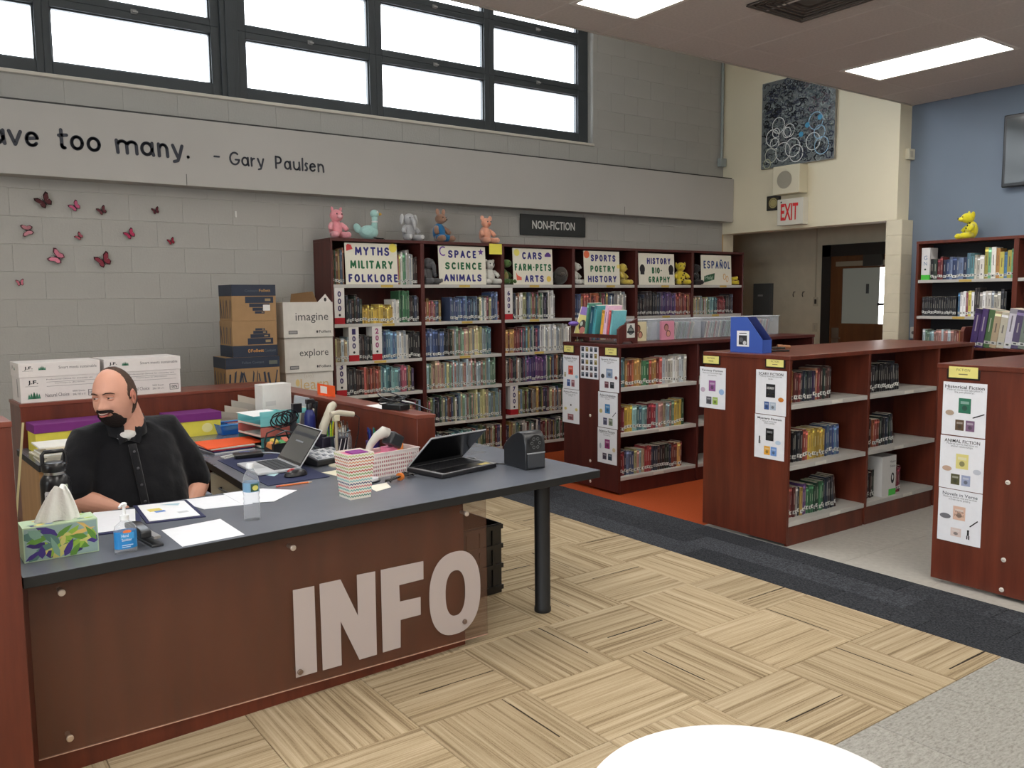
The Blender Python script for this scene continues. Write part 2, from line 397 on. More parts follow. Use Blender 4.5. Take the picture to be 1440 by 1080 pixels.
def arc(cx, cy, rx, ry, a0, a1, n=14):
    return [(cx + rx * math.cos(math.radians(a0 + (a1 - a0) * i / n)), cy + ry * math.sin(math.radians(a0 + (a1 - a0) * i / n))) for i in range(n + 1)]
GLY = {'a': [arc(.45, .5, .43, .48, 0, 360, 20), [(.9, 1), (.92, .3), (1, 0)]], 'v': [[(0, 1), (.5, 0), (1, 1)]],
       'e': [[(.05, .52), (.95, .62)] + arc(.5, .5, .47, .48, 12, 320, 18)], 'o': [arc(.5, .5, .46, .48, 0, 360, 22)],
       't': [[(.3, 1.42), (.34, .3)] + arc(.62, .28, .3, .26, 190, 290, 6), [(0, .98), (1, 1.04)]],
       'm': [[(0, 1), (.06, 0)], arc(.28, .6, .23, .36, 170, 20, 8) + [(.52, 0)], arc(.76, .6, .23, .36, 160, 20, 8) + [(1, 0)]],
       'n': [[(0, 1), (.06, 0)], arc(.5, .55, .44, .42, 165, 10, 8) + [(1, 0)]], 'y': [[(0, 1), (.5, .05)], [(1, 1), (.72, .2), (.5, -.28), (.12, -.36)]],
       'r': [[(0, 1), (.1, 0)], [(.1, .6), (.5, .92), (1, .95)]], 'u': [[(0, 1)] + arc(.45, .45, .42, .43, 180, 345, 9), [(.92, 1), (1, 0)]],
       'l': [[(.5, 1.55), (.5, 0)]], 's': [[(.95, .92), (.4, .98), (.12, .75), (.55, .52), (.9, .28), (.6, .03), (.05, .05)]],
       'G': [arc(.52, .75, .48, .74, 50, 330, 18) + [(1, .62), (.6, .62)]], 'P': [[(.06, 1.5), (.1, 0)], [(.06, 1.46)] + arc(.45, 1.06, .5, .4, 80, -90, 10) + [(.1, .62)]],
       '.': [[(.5, .1), (.5, .12)]], '-': [[(0, .8), (1, .8)]]}
def stroke(mb, pts, wd, z, ext, col):
    h = wd / 2
    for (xa, ya), (xb, yb) in zip(pts, pts[1:]):
        l = math.hypot(xb - xa, yb - ya) or 1e-6; nx, ny = -(yb - ya) / l * h, (xb - xa) / l * h
        mb.prism([(xa - nx, ya - ny), (xb - nx, yb - ny), (xb + nx, yb + ny), (xa + nx, ya + ny)], z, z + ext, col)
    for x, y in pts: mb.prism([(x + h * math.cos(2 * PI * i / 8), y + h * math.sin(2 * PI * i / 8)) for i in range(8)], z, z + ext * 1.02, col)
def letter(mb, ch, x0, x1, zb, xh, wd, col, z=.0005, ext=.004):
    for p in GLY[ch]: stroke(mb, [(x0 + wd / 2 + a * (x1 - x0 - wd), zb + wd / 2 + b_ * (xh - wd)) for a, b_ in p], wd, z, ext, col)
def wordmesh(name, items, zb, xh, wd):
    for ch, a, b_ in items:
        mb = MB().frame((0, 7.075, 0), (1, 0, 0), (0, 0, 1)); letter(mb, ch, a, b_, zb, xh, wd, ink)
        build(mb, 'letter', mat('lettering_ink', None, .5), BM, smooth=False)
wordmesh('lettering', [('a', .585, .69), ('v', .695, .79), ('e', .80, .897)], 2.712, .115, .024)
wordmesh('lettering', [('t', 1.01, 1.085), ('o', 1.09, 1.19), ('o', 1.20, 1.305)], 2.714, .115, .024)
wordmesh('lettering', [('m', 1.398, 1.565), ('a', 1.575, 1.685), ('n', 1.70, 1.79), ('y', 1.805, 1.90), ('.', 1.91, 1.955)], 2.716, .115, .024)
wordmesh('lettering', [('-', 2.13, 2.182)], 2.703, .078, .014)
wordmesh('lettering', [('G', 2.253, 2.345), ('a', 2.353, 2.422), ('r', 2.43, 2.47), ('y', 2.485, 2.546)], 2.703, .078, .014)
wordmesh('lettering', [('P', 2.635, 2.70), ('a', 2.715, 2.782), ('u', 2.795, 2.862), ('l', 2.87, 2.89), ('s', 2.895, 2.932), ('e', 2.94, 3.003), ('n', 3.015, 3.078)], 2.702, .078, .014)

# ---- clerestory windows
FY = 7.335
def window(n, x0, x1, label):
    """one window unit: frame, two panes high x one wide per cell"""
    root = bpy.data.objects.new('window_%d' % n, None); C.objects.link(root); root['kind'] = 'structure'; root['label'] = label
    return root
cols = [(-.26, .942), (1.049, 2.228), (2.518, 3.669), (3.80, 4.947), (5.07, 6.179)]
rows = [(3.396, 3.800), (3.915, 4.345), (4.455, 4.885), (4.99, 5.22)]
edges = [OX0, .995, 2.373, 3.735, 5.008, OX1]
for i, (a, b_) in enumerate(cols):
    W_ = window(i + 1, a, b_, 'dark framed clerestory window bay above the beam')
    for j, (z0, z1) in enumerate(rows):
        zl = OZ0 if j == 0 else (rows[j - 1][1] + z0) / 2; zh = OZ1 if j == 3 else (z1 + rows[j + 1][0]) / 2
        xl, xh = edges[i], edges[i + 1]
        mb = MB(); d0, d1 = FY, FY + .07
        if i == 2 or i == 1: pass
        mb.box(xl, d0, zl, a, d1, zh); mb.box(b_, d0, zl, xh, d1, zh); mb.box(a, d0, zl, b_, d1, z0); mb.box(a, d0, z1, b_, d1, zh)
        # inner sash bead
        q = .012
        mb.box(a, d0 + .02, z0, a + q, d1, z1); mb.box(b_ - q, d0 + .02, z0, b_, d1, z1); mb.box(a + q, d0 + .02, z1 - q, b_ - q, d1, z1); mb.box(a + q, d0 + .02, z0, b_ - q, d1, z0 + q)
        build(mb, 'window_frame', FRAME, W_, bevel=.004)
        build(bx(a, FY + .045, z0, b_, FY + .049, z1), 'pane', GLASS, W_, smooth=False)
        if j in (1, 2):     # small latch on the rail
            lx = (a + b_) / 2; mb = MB(); mb.box(lx - .022, FY - .008, z0 - .07, lx + .022, FY, z0 - .035, (130, 130, 128)); mb.box(lx - .01, FY - .02, z0 - .062, lx + .03, FY - .008, z0 - .048, (150, 150, 148))
            build(mb, 'latch', V, W_, bevel=.002)
mb = MB(); mb.box(2.30, FY - .03, OZ0, 2.445, FY, OZ1); mb.box(2.34, FY - .045, OZ0, 2.405, FY - .03, OZ1)
struct(build(mb, 'trim_2', FRAME, bevel=.003), 'wide dark mullion between the window bays')
mb = MB(); mb.box(OX0, WY1 - .012, OZ0 - .028, OX1 + .01, FY, OZ0 - .001, (196, 190, 178)); struct(build(mb, 'trim_3', V, bevel=.004), 'pale window sill')
mb = MB(); mb.box(OX1 - .004, WY1 + .01, OZ0, OX1, FY, OZ1); struct(build(mb, 'trim_4', BLOCK, bevel=.001), 'painted window jamb')
# small white switch plate beside the butterflies
mb = MB(); mb.box(2.337, 7.238, 2.30, 2.353, 7.2455, 2.352, (205, 205, 200))
tag(build(mb, 'wall_hook', V, bevel=.002), 'small white hook stuck on the grey wall right of the butterflies', 'hook')
# ---- other walls and ceilings
mb = MB(); wc = (176, 174, 168)
mb.box(WX0 - .15, WY0, 0, WX0, -2.6, WTOP, wc); mb.box(WX0 - .15, 2.2, 0, WX0, WY1 + .15, WTOP, wc); mb.box(WX0 - .15, -2.6, 0, WX0, 2.2, .9, wc); mb.box(WX0 - .15, -2.6, 2.9, WX0, 2.2, WTOP, wc)
struct(build(mb, 'wall_left', V))
wr_ = bpy.data.objects.new('window_6', None); C.objects.link(wr_); wr_['kind'] = 'structure'; wr_['label'] = 'added fill window in the unseen wall left of the camera'  # unseen window added so daylight brightens the posters and bookcase ends
for k in range(3):
    ya = -2.6 + 1.6 * k; mb = MB(); mb.box(WX0 - .1, ya, .9, WX0 - .04, ya + .05, 2.9); mb.box(WX0 - .1, ya + 1.55, .9, WX0 - .04, ya + 1.6, 2.9); mb.box(WX0 - .1, ya + .05, .9, WX0 - .04, ya + 1.55, .96); mb.box(WX0 - .1, ya + .05, 2.84, WX0 - .04, ya + 1.55, 2.9); build(mb, 'window_frame', FRAME, wr_); build(bx(WX0 - .08, ya + .05, .96, WX0 - .076, ya + 1.55, 2.84), 'pane', GLASS, wr_, smooth=False)
struct(build(bx(WX0 - .15, WY0 - .15, 0, 10, WY0, WTOP, (206, 202, 194)), 'wall_front', V))
CZ, HZ = 3.55, WTOP
mb = MB(); mb.box(8.47, EDGEY, 2.375, 8.69, 7.26, HZ)
struct(build(mb, 'wall_right', CREAM))
struct(build(bx(8.69, WY0, 0, 8.84, EDGEY, CZ + .02), 'wall_blue', BLUE))
COLM = struct(build(bx(8.475, 4.885, 0, 8.685, 5.053, 2.375), 'trim_5', CREAMB)); COLM['label'] = 'cream block pier beside the corridor opening'
for k in range(12):
    z = .0 + k * .2012
    if z > 2.3: break
    block(4.882, 5.057, z, COLM, CREAMB, rz=-PI / 2, xw=8.4745, h=min(.2012, 2.375 - z))
    block(8.478, 8.682, z, COLM, CREAMB, y=4.8845, h=min(.2012, 2.375 - z))
struct(build(bx(WX0, EDGEY, HZ, 8.9, 7.5, HZ + .1, (205, 202, 196)), 'ceiling', V))
# ---- low ceiling of lay-in panels with troffers
BK = struct(build(bx(WX0, WY0, CZ + .03, 8.84, EDGEY, CZ + .12, (120, 112, 106)), 'ceiling_low', V)); BK['label'] = 'lower ceiling of lay-in panels on a white grid'
mb = MB(); mb.box(WX0, EDGEY - .02, CZ - .002, 8.69, EDGEY, HZ, (186, 178, 168)); struct(build(mb, 'trim_6', V), 'edge of the lower ceiling')
XO, YO, PX, PY = 6.805, 3.33, .61, 1.22
lights = {(6.805, 3.33), (3.755 + .0, 3.33)}
_pan = {}
cells = []
nx0 = int(math.floor((WX0 - XO) / PX)); nx1 = int(math.ceil((8.69 - XO) / PX))
for ix in range(nx0, nx1):
    for iy in range(-7, 2):
        x0 = XO + ix * PX; y0 = YO + iy * PY; x1 = x0 + PX; y1 = y0 + PY
        x0c, x1c, y0c, y1c = max(x0, WX0), min(x1, 8.69), max(y0, WY0), min(y1, EDGEY - .02)
        if x1c - x0c < .05 or y1c - y0c < .05: continue
        lit = (ix % 5 == 0) and (iy % 2 == 0) and iy <= 0
        cells.append((x0c, y0c, x1c, y1c, lit, ix, iy))
big = MB()
def troffer(x0, y0, x1, y1, seen):
    cx, cy = (x0 + x1) / 2, (y0 + y1) / 2; hx, hy = .305, .61
    r = thing('ceiling_light', seen, 'ceiling light', (cx, cy, CZ), 0, 'recessed ceiling lights')
    mb = MB(); c = (215, 212, 206); q = .035
    mb.box(-hx, -hy, -.004, -hx + q, hy, .03, c); mb.box(hx - q, -hy, -.004, hx, hy, .03, c); mb.box(-hx + q, -hy, -.004, hx - q, -hy + q, .03, c); mb.box(-hx + q, hy - q, -.004, hx - q, hy, .03, c)
    build(mb, 'light_frame', V, r)
    build(bx(-hx + q, -hy + q, .002, hx - q, hy - q, .008, (255, 250, 242)), 'diffuser', mat('lit_diffuser', None, .5, emit=LAMP), r, smooth=False)
names = {(0, 0): 'lit rectangular ceiling light over the low bookcases by the blue wall', (-5, 0): 'lit rectangular ceiling light at the top edge near the ceiling vent'}
for (x0, y0, x1, y1, lit, ix, iy) in cells:
    if lit:
        troffer(x0, y0, x1, y1, names.get((ix, iy), 'added lit rectangular ceiling light outside the frame behind the camera')); continue  # lights beyond the frame are added to brighten posters and bookcase ends
    vent = (ix == -3 and iy == 0)
    seen = x1 > 2.4 and y1 > 1.6 and x0 < 8.7
    if vent:
        xa, xb, ya, yb = x0, x1, YO + .04, YO + .61
    if not seen:
        big.box(x0 + .012, y0 + .012, CZ + .004, x1 - .012, y1 - .012, CZ + .02); continue
    key = (round(x1 - x0, 3), round(y1 - y0, 3))
    if key not in _pan:
        h, k_ = key[0] / 2 - .011, key[1] / 2 - .011
        o = build(bx(-h, -k_, 0, h, k_, .015), 'ceiling_panel', TILE, BK, smooth=False); _pan[key] = o.data
    else: o = bpy.data.objects.new('ceiling_panel', _pan[key]); C.objects.link(o); o.parent = BK
    o.location = ((x0 + x1) / 2, (y0 + y1) / 2, CZ + .001)
o = build(big, 'ceiling_panels', TILE, BK, smooth=False); o['kind'] = 'stuff'
mb = MB()
for ix in range(nx0, nx1 + 1):
    x = XO + ix * PX
    if WX0 < x < 8.69: mb.box(x - .012, WY0, CZ, x + .012, EDGEY - .02, CZ + .02)
for iy in range(-7, 2):
    y = YO + iy * PY; mb.box(WX0, y - .012, CZ - .0005, 8.69, y + .012, CZ + .02)
build(mb, 'ceiling_grid', TBAR, BK, smooth=False)['kind'] = 'stuff'
vt = thing('ceiling_vent', 'dark square ceiling vent beside the top edge light', 'vent', (5.06, 3.60, CZ), 0)
mb = MB()
for q in range(7):
    a = .30 - q * .04; mb.box(-a, -a, -.014 + q * .003, a, -a + .012, -.006 + q * .003, (84, 76, 70)); mb.box(-a, a - .012, -.014 + q * .003, a, a, -.006 + q * .003, (84, 76, 70))
    mb.box(-a, -a, -.014 + q * .003, -a + .012, a, -.006 + q * .003, (84, 76, 70)); mb.box(a - .012, -a, -.014 + q * .003, a, a, -.006 + q * .003, (84, 76, 70))
build(mb, 'louvre', V, vt); build(bx(-.30, -.30, .001, .30, .30, .0035, (66, 60, 56)), 'backing', V, vt)
# ---- corridor behind the cream wall
AX = 9.9
mb = MB(); mb.box(AX, 4.0, 0, AX + .15, 9.3, 2.6); struct(build(mb, 'wall_corridor', CREAMB))
CW = bpy.data.objects['wall_corridor']
struct(build(bx(8.76, 4.9, 0, AX, 4.935, 2.6), 'wall_corridor_near', CREAMB))
struct(build(bx(8.0, 9.2, 0, AX, 9.3, 2.6), 'wall_corridor_far', CREAMB))
struct(build(bx(8.0, 7.44, 0, 8.1, 9.2, 2.6), 'wall_corridor_left', CREAMB))
mb = MB(); mb.box(8.62, 4.945, 2.49, AX + .1, 9.3, 2.6, (130, 122, 112)); mb.box(8.0, 7.45, 2.49, 8.62, 9.3, 2.6, (130, 122, 112)); struct(build(mb, 'ceiling_corridor', V))
mb = MB(); mb.box(8.462, 7.255, 0, 8.49, 7.45, 2.375, (196, 160, 104)); struct(build(mb, 'trim_7', V), 'bare wooden edge at the end of the grey wall')
mb = MB(); mb.box(8.49, 7.27, 0, 8.70, 7.45, 2.49); struct(build(mb, 'trim_8', CREAMB), 'end of the block wall beside the corridor')
# corridor door
d = bpy.data.objects.new('door_1', None); C.objects.link(d); d['kind'] = 'structure'; d['label'] = 'brown corridor door with a window, dark frame'
DK = (42, 38, 34)
mb = MB(); mb.box(AX - .05, 6.635, 0, AX + .02, 6.76, 2.25, DK); mb.box(AX - .05, 5.45, 0, AX + .02, 5.56, 2.25, DK); mb.box(AX - .05, 5.45, 2.10, AX + .02, 6.76, 2.25, DK); build(mb, 'door_frame', V, d)
DW = wood('door_wood', (112, 72, 40), (90, 56, 32), .4)
mb = MB(); x0, x1 = AX - .03, AX + .01
mb.box(x0, 6.47, .02, x1, 6.635, 2.10); mb.box(x0, 5.56, .02, x1, 5.72, 2.10); mb.box(x0, 5.72, .02, x1, 6.47, 1.24); mb.box(x0, 5.72, 1.94, x1, 6.47, 2.10); build(mb, 'door_leaf', DW, d)
build(bx(AX - .015, 5.96, 1.24, AX - .008, 6.47, 1.94, (182, 190, 180)), 'frosted_pane', mat('frosted_glass', None, .35), d)
build(bx(AX - .015, 5.72, 1.24, AX - .008, 5.96, 1.94, (255, 255, 255)), 'lit_pane', mat('daylit_pane', None, .5, emit=3.0), d)
mb = MB(); mb.box(AX - .055, 5.56, 1.97, AX - .031, 6.55, 2.03, (150, 140, 120)); mb.box(AX - .09, 5.9, 1.96, AX - .04, 6.15, 2.10, (60, 58, 54)); build(mb, 'door_closer', V, d)
mb = MB(); mb.box(AX - .018, 6.10, 1.62, AX - .0155, 6.14, 1.74, (70, 74, 74)); mb.box(AX - .02, 5.72, 1.47, AX - .0155, 5.98, 1.50, DK); build(mb, 'notice', V, d)
mb = MB(); mb.box(AX - .035, 6.50, .93, AX - .031, 6.60, 1.18, (110, 108, 104)); mb.tube([(AX - .035, 6.55, 1.05), (AX - .09, 6.55, 1.05), (AX - .09, 6.44, 1.05)], .011, (170, 168, 160)); build(mb, 'door_handle', METAL, d)
r = thing('electrical_panel', 'grey metal electrical panel on the corridor wall', 'panel', (AX, 7.70, 1.545), 0)
mb = MB(); mb.box(-.06, -.15, -.30, 0, .15, .23, (88, 92, 92)); build(mb, 'box', V, r, bevel=.004)
mb = MB(); mb.box(-.066, -.14, -.29, -.06, .14, .22, (98, 102, 102)); build(mb, 'panel_door', V, r); build(bx(-.07, -.02, .05, -.066, .06, .075, (180, 182, 180)), 'label_plate', V, r)
for i, yy in enumerate((7.198, 7.052)):
    mb = MB(); mb.tube([(AX, yy, 1.65), (AX - .03, yy, 1.65), (AX - .045, yy, 1.61), (AX - .03, yy, 1.585)], .006, (90, 84, 72)); tag(build(mb, 'coat_hook', V), ('left' if i == 0 else 'right') + ' one of two small coat hooks on the corridor wall', 'hook', 'corridor coat hooks')
for zz, nm, lb in ((1.52, 'light_switch', 'small switch plate beside the corridor door frame'), (1.18, 'wall_outlet', 'small cream outlet plate low beside the corridor door frame')):
    mb = MB(); mb.box(AX - .008, 6.83, zz - .06, AX, 6.91, zz + .06, (200, 190, 164)); mb.box(AX - .014, 6.855, zz - .03, AX - .008, 6.885, zz + .03, (60, 54, 48) if zz > 1.4 else (190, 182, 160)); tag(build(mb, nm, V, bevel=.002), lb, 'switch' if zz > 1.4 else 'outlet')
mb = MB(); mb.tube([(AX - .012, 6.87, 1.58), (AX - .012, 6.87, 2.49)], .01, (190, 180, 154)); tag(build(mb, 'conduit', V), 'thin cream conduit running up from the corridor switch', 'conduit')
# ---- things fixed to the walls
mb = MB(); mb.tube([(8.40, 7.222, 3.30), (8.40, 7.222, 5.4)], .016, (150, 160, 158)); r = thing('wall_conduit', 'grey vertical conduit with junction box at the wall corner', 'conduit', (0, 0, 0)); build(mb, 'pipe', V, r)
mb = MB(); mb.box(8.35, 7.19, 3.20, 8.455, 7.245, 3.30, (150, 158, 156)); build(mb, 'junction_box', V, r, bevel=.003)
r = thing('abstract_painting', 'square unframed abstract painting of scribbled rings on the cream wall', 'painting', (8.469, 6.16, 3.59), 0)
build(bx(-.035, -.49, -.495, 0, .49, .495, (150, 146, 138)), 'canvas', V, r, bevel=.003)
mb = MB().frame((-.0355, 0, 0), (0, -1, 0), (0, 0, 1)); q = random.Random(11)
mb.poly([(-.485, -.49), (.485, -.49), (.485, .49), (-.485, .49)], .0002, (104, 110, 110))
for i in range(760):
    x, y = q.uniform(-.46, .46), q.uniform(-.46, .46); t = (y + .44) / .88
    c = q.choice([(20, 22, 30), (34, 38, 54), (52, 58, 80), (120, 130, 132), (150, 160, 158)] if x < .1 or t < .3 else [(90, 104, 108), (140, 150, 146), (44, 50, 66), (112, 96, 104)])
    rr = q.uniform(.012, .045); a0 = q.uniform(0, 360)
    stroke(mb, [(max(-.483, min(.483, a)), max(-.488, min(.488, b_))) for a, b_ in arc(x, y, rr, rr * q.uniform(.5, 1.2), a0, a0 + q.uniform(160, 320), 6)], q.uniform(.006, .017), .0003 + i * 2e-6, 3e-6, c)
for x, y, rr, c in ((-.25, -.02, .085, 0), (-.33, -.15, .09, 0), (-.10, -.10, .07, 0), (-.13, -.12, .055, 0), (-.30, -.22, .06, 0), (-.35, -.35, .08, 1), (-.18, -.33, .10, 0), (-.05, -.30, .10, 0), (.0, -.37, .09, 0), (.25, -.05, .09, 2), (.30, -.18, .07, 2), (.22, -.27, .09, 0), (.33, -.33, .09, 2), (-.40, -.44, .05, 3), (-.28, -.10, .05, 0)):
    stroke(mb, arc(x, y, rr, rr * 1.05, 0, 350, 20), .009, .0022 + .0001 * c, 5e-5, ((226, 228, 226), (200, 204, 190), (150, 190, 216), (190, 194, 160))[c])
for x, y in ((.14, -.08), (.30, -.02), (.06, -.17)): mb.disc(x, y, .030, z=.0030, col=(60, 150, 190))
build(mb, 'paint', mat('oil_paint', None, .4, bump=.4, bscale=80), r, smooth=False)
r = thing('wall_speaker', 'cream square loudspeaker box under the abstract painting', 'speaker', (8.469, 6.20, 2.92), 0)
mb = MB(); mb.box(-.16, -.18, -.16, 0, .18, .16, (214, 206, 180)); build(mb, 'case', V, r, bevel=.006)
mb = MB().frame((-.161, .0, 0), (0, -1, 0), (0, 0, 1)); mb.disc(-.02, .0, .10, z=.001, col=(176, 170, 152), n=28); build(mb, 'grille', mat('grille', None, .8, bump=.8, bscale=400), r)
r = thing('exit_sign', 'white exit sign with red letters on the cream wall', 'sign', (8.469, 6.185, 2.555), 0)
mb = MB(); mb.box(-.10, -.18, -.145, 0, .17, .155, (214, 210, 196)); build(mb, 'case', V, r, bevel=.005)
mb = MB().frame((-.1003, .17, -.145), (0, -1, 0), (0, 0, 1)); mb.text('EXIT', .05, .055, w=.235, h=.19, col=(214, 40, 44), bold=.025, z=.002); mb.disc(.055, .265, .01, z=.002, col=(30, 30, 30)); build(mb, 'lettering', mat('exit_red', None, .5), r, smooth=False)
r = thing('framed_plaque', 'small black framed round plaque left of the exit sign', 'plaque', (8.469, 6.475, 2.69), 0)
build(bx(-.02, -.095, -.085, 0, .095, .085, (30, 26, 24)), 'picture_frame', V, r, bevel=.004)
mb = MB().frame((-.021, 0, 0), (0, -1, 0), (0, 0, 1)); mb.poly([(-.075, -.065), (.075, -.065), (.075, .065), (-.075, .065)], .0005, (60, 52, 34)); mb.disc(0, 0, .06, z=.001, col=(176, 164, 110)); stroke(mb, arc(0, 0, .045, .045, 0, 360), .004, .0012, .0002, (90, 80, 50)); build(mb, 'medal', V, r, smooth=False)
r = thing('thermostat', 'small cream thermostat box on the wall return above the blue wall edge', 'thermostat', (8.60, 4.938, 3.05), 0)
build(bx(-.02, -.045, -.055, .10, 0, .055, (205, 200, 180)), 'case', V, r, bevel=.005); build(bx(.0, -.049, -.03, .05, -.045, .03, (180, 176, 160)), 'dial', V, r)
r = thing('television', 'black framed flat television on the blue wall', 'television', (8.689, 3.42, 2.94), 0)
build(bx(-.085, -.56, -.335, -.03, .56, .335, (24, 26, 28)), 'case', VG, r, bevel=.008); build(bx(-.088, -.53, -.30, -.085, .53, .30, (70, 76, 78)), 'screen', mat('tv_screen', None, .12), r); build(bx(-.03, -.2, -.15, 0, .2, .15, (30, 30, 30)), 'wall_bracket', V, r)
r = thing('wall_outlet', 'white electrical outlet with a plug at the foot of the blue wall', 'outlet', (8.69, 4.80, 1.20), 0)
build(bx(-.03, -.06, -.06, 0, .06, .06, (190, 192, 188)), 'plate', V, r, bevel=.006)
mb = MB().frame((-.0305, 0, 0), (0, -1, 0), (0, 0, 1)); mb.disc(-.025, 0, .018, z=.001, col=(90, 92, 92)); mb.disc(.025, 0, .018, z=.001, col=(90, 92, 92)); build(mb, 'socket', V, r); build(bx(-.07, -.04, -.17, -.02, .04, -.07, (34, 36, 40)), 'plug', V, r, bevel=.006)
r = thing('hanging_sign', 'black plaque reading non-fiction on the grey wall above the tall bookcases', 'sign', (5.742, 7.238, 2.368), 0)
build(bx(-.442, -.018, -.108, .442, 0, .108, (38, 40, 40)), 'board', V, r, bevel=.003)
mb = MB().frame((0, -.0185, 0), (1, 0, 0), (0, 0, 1)); mb.text('NON-FICTION', -.002, -.042, w=.58, h=.088, col=(205, 205, 200), bold=.02, z=.0008, align='C'); build(mb, 'lettering', V, r, smooth=False)
# ---- paper butterflies
bfs = [(.923, 2.348, .105, -35, (92, 50, 54), 'large dark brown'), (1.127, 2.322, .075, -40, (196, 96, 130), 'bright pink'), (1.313, 2.300, .066, -30, (110, 60, 66), 'dusky plum'), (1.704, 2.320, .056, -20, (96, 44, 52), 'small dark maroon'),
       (.804, 2.134, .085, -100, (190, 130, 140), 'pale pink and black sideways'), (1.144, 2.099, .055, -50, (176, 90, 104), 'small rose'), (1.504, 2.128, .078, -35, (186, 60, 96), 'magenta'), (1.812, 2.082, .056, -25, (150, 40, 60), 'small crimson'),
       (.985, 1.940, .105, -60, (214, 130, 150), 'large light pink'), (1.303, 1.919, .11, -28, (140, 58, 72), 'large dark red'), (.731, 1.748, .052, -10, (206, 120, 136), 'small striped pink')]
for x, z, s, a, c, nm in bfs:
    r = thing('paper_butterfly', nm + ' paper butterfly on the grey block wall', 'butterfly', (x, 7.2375, z), 0, 'paper butterflies on the wall')
    dk = tuple(int(k * .45) for k in c)
    for sd in (-1, 1):
        M_ = Matrix.Rotation(math.radians(a), 4, 'Y') @ Matrix.Rotation(math.radians(-28 * sd), 4, 'Z')
        mb = MB(); mb.frame(); mb.M = M_ @ mb.M
        up = [(0, .02), (.22, .42), (.52, .55), (.60, .38), (.42, .05), (.0, -.02)]; lo = [(0, 0), (.42, .02), (.46, -.22), (.28, -.42), (.10, -.30), (0, -.06)]
        for pts, k_ in ((up, 0), (lo, .001)):
            mb.prism([(sd * p[0] * s, p[1] * s) for p in pts][::sd], k_, k_ + .0006, dk)
            mb.prism([(sd * (.06 + p[0] * .78) * s, p[1] * .78 * s) for p in pts][::sd], k_ + .0006, k_ + .0012, c)
        build(mb, 'wing', VP, r, smooth=False)
    mb = MB(); mb.M = Matrix.Rotation(math.radians(a), 4, 'Y'); mb.tube([(0, -.002, -.28 * s), (0, -.004, 0), (0, -.002, .2 * s)], [.002, .005, .003], (30, 22, 24)); mb.tube([(0, -.003, .2 * s), (.1 * s, -.004, .4 * s)], .0008, (30, 22, 24), n=4); mb.tube([(0, -.003, .2 * s), (-.1 * s, -.004, .4 * s)], .0008, (30, 22, 24), n=4); build(mb, 'body', V, r)
# ================================================================== BOOKCASES
def colour_name(c):
    r, g, b_ = c; mx, mn = max(c), min(c)
    if mx - mn < 22: return 'black' if mx < 60 else 'dark grey' if mx < 105 else 'grey' if mx < 175 else 'white'
    d = 'dark ' if mx < 110 else 'pale ' if mn > 140 else ''
    if r == mx: n = 'orange' if g > b_ + 40 and g > .45 * r and g < .72 * r else 'yellow' if g >= .72 * r and b_ < .75 * g else 'tan' if g > .72 * r else 'pink' if b_ > g + 15 and r > 150 else 'purple' if b_ > g + 15 and b_ > .7 * r else 'red'
    elif g == mx: n = 'teal' if b_ > .78 * g and r < .7 * g else 'green'
    else: n = 'teal' if g > .88 * b_ and r < .6 * g else 'purple' if r > g + 8 else 'blue'
    return d + n
PAL = {
 'mix': [(52, 70, 110), (40, 46, 60), (120, 40, 44), (60, 96, 70), (176, 168, 150), (196, 150, 60), (90, 120, 150), (70, 50, 90), (150, 90, 60), (64, 110, 120), (200, 196, 186), (150, 60, 80), (34, 36, 40), (104, 112, 60), (186, 180, 120)],
 'blue': [(50, 72, 130), (60, 84, 140), (74, 92, 140), (44, 56, 96), (90, 110, 150), (80, 120, 150)], 'dark': [(34, 36, 42), (44, 46, 54), (58, 52, 56), (52, 60, 80), (70, 44, 40), (40, 56, 48)],
 'yellow': [(214, 170, 40), (222, 180, 50), (206, 160, 44), (226, 190, 70)], 'green': [(50, 110, 70), (60, 130, 80), (44, 84, 60)],
 'warm': [(160, 60, 44), (190, 90, 50), (176, 70, 60), (200, 140, 60), (120, 44, 44)], 'pale': [(206, 200, 190), (196, 196, 196), (186, 180, 164), (170, 180, 190), (220, 214, 200)],
 'pastel': [(120, 160, 170), (176, 150, 110), (186, 180, 110), (110, 150, 120), (150, 170, 180), (180, 120, 110)], 'red': [(150, 40, 44), (170, 50, 50), (130, 34, 50)],
 'teal': [(70, 130, 140), (90, 150, 150), (110, 160, 160), (60, 100, 120)], 'purple': [(80, 50, 110), (60, 50, 120), (110, 60, 120)], 'black': [(28, 28, 32), (36, 36, 40), (44, 42, 46)],
 'bright': [(60, 130, 190), (216, 200, 60), (230, 150, 60), (210, 90, 110), (90, 160, 110), (240, 236, 226)]}
PAGE = (214, 206, 188)
bq = random.Random(23)
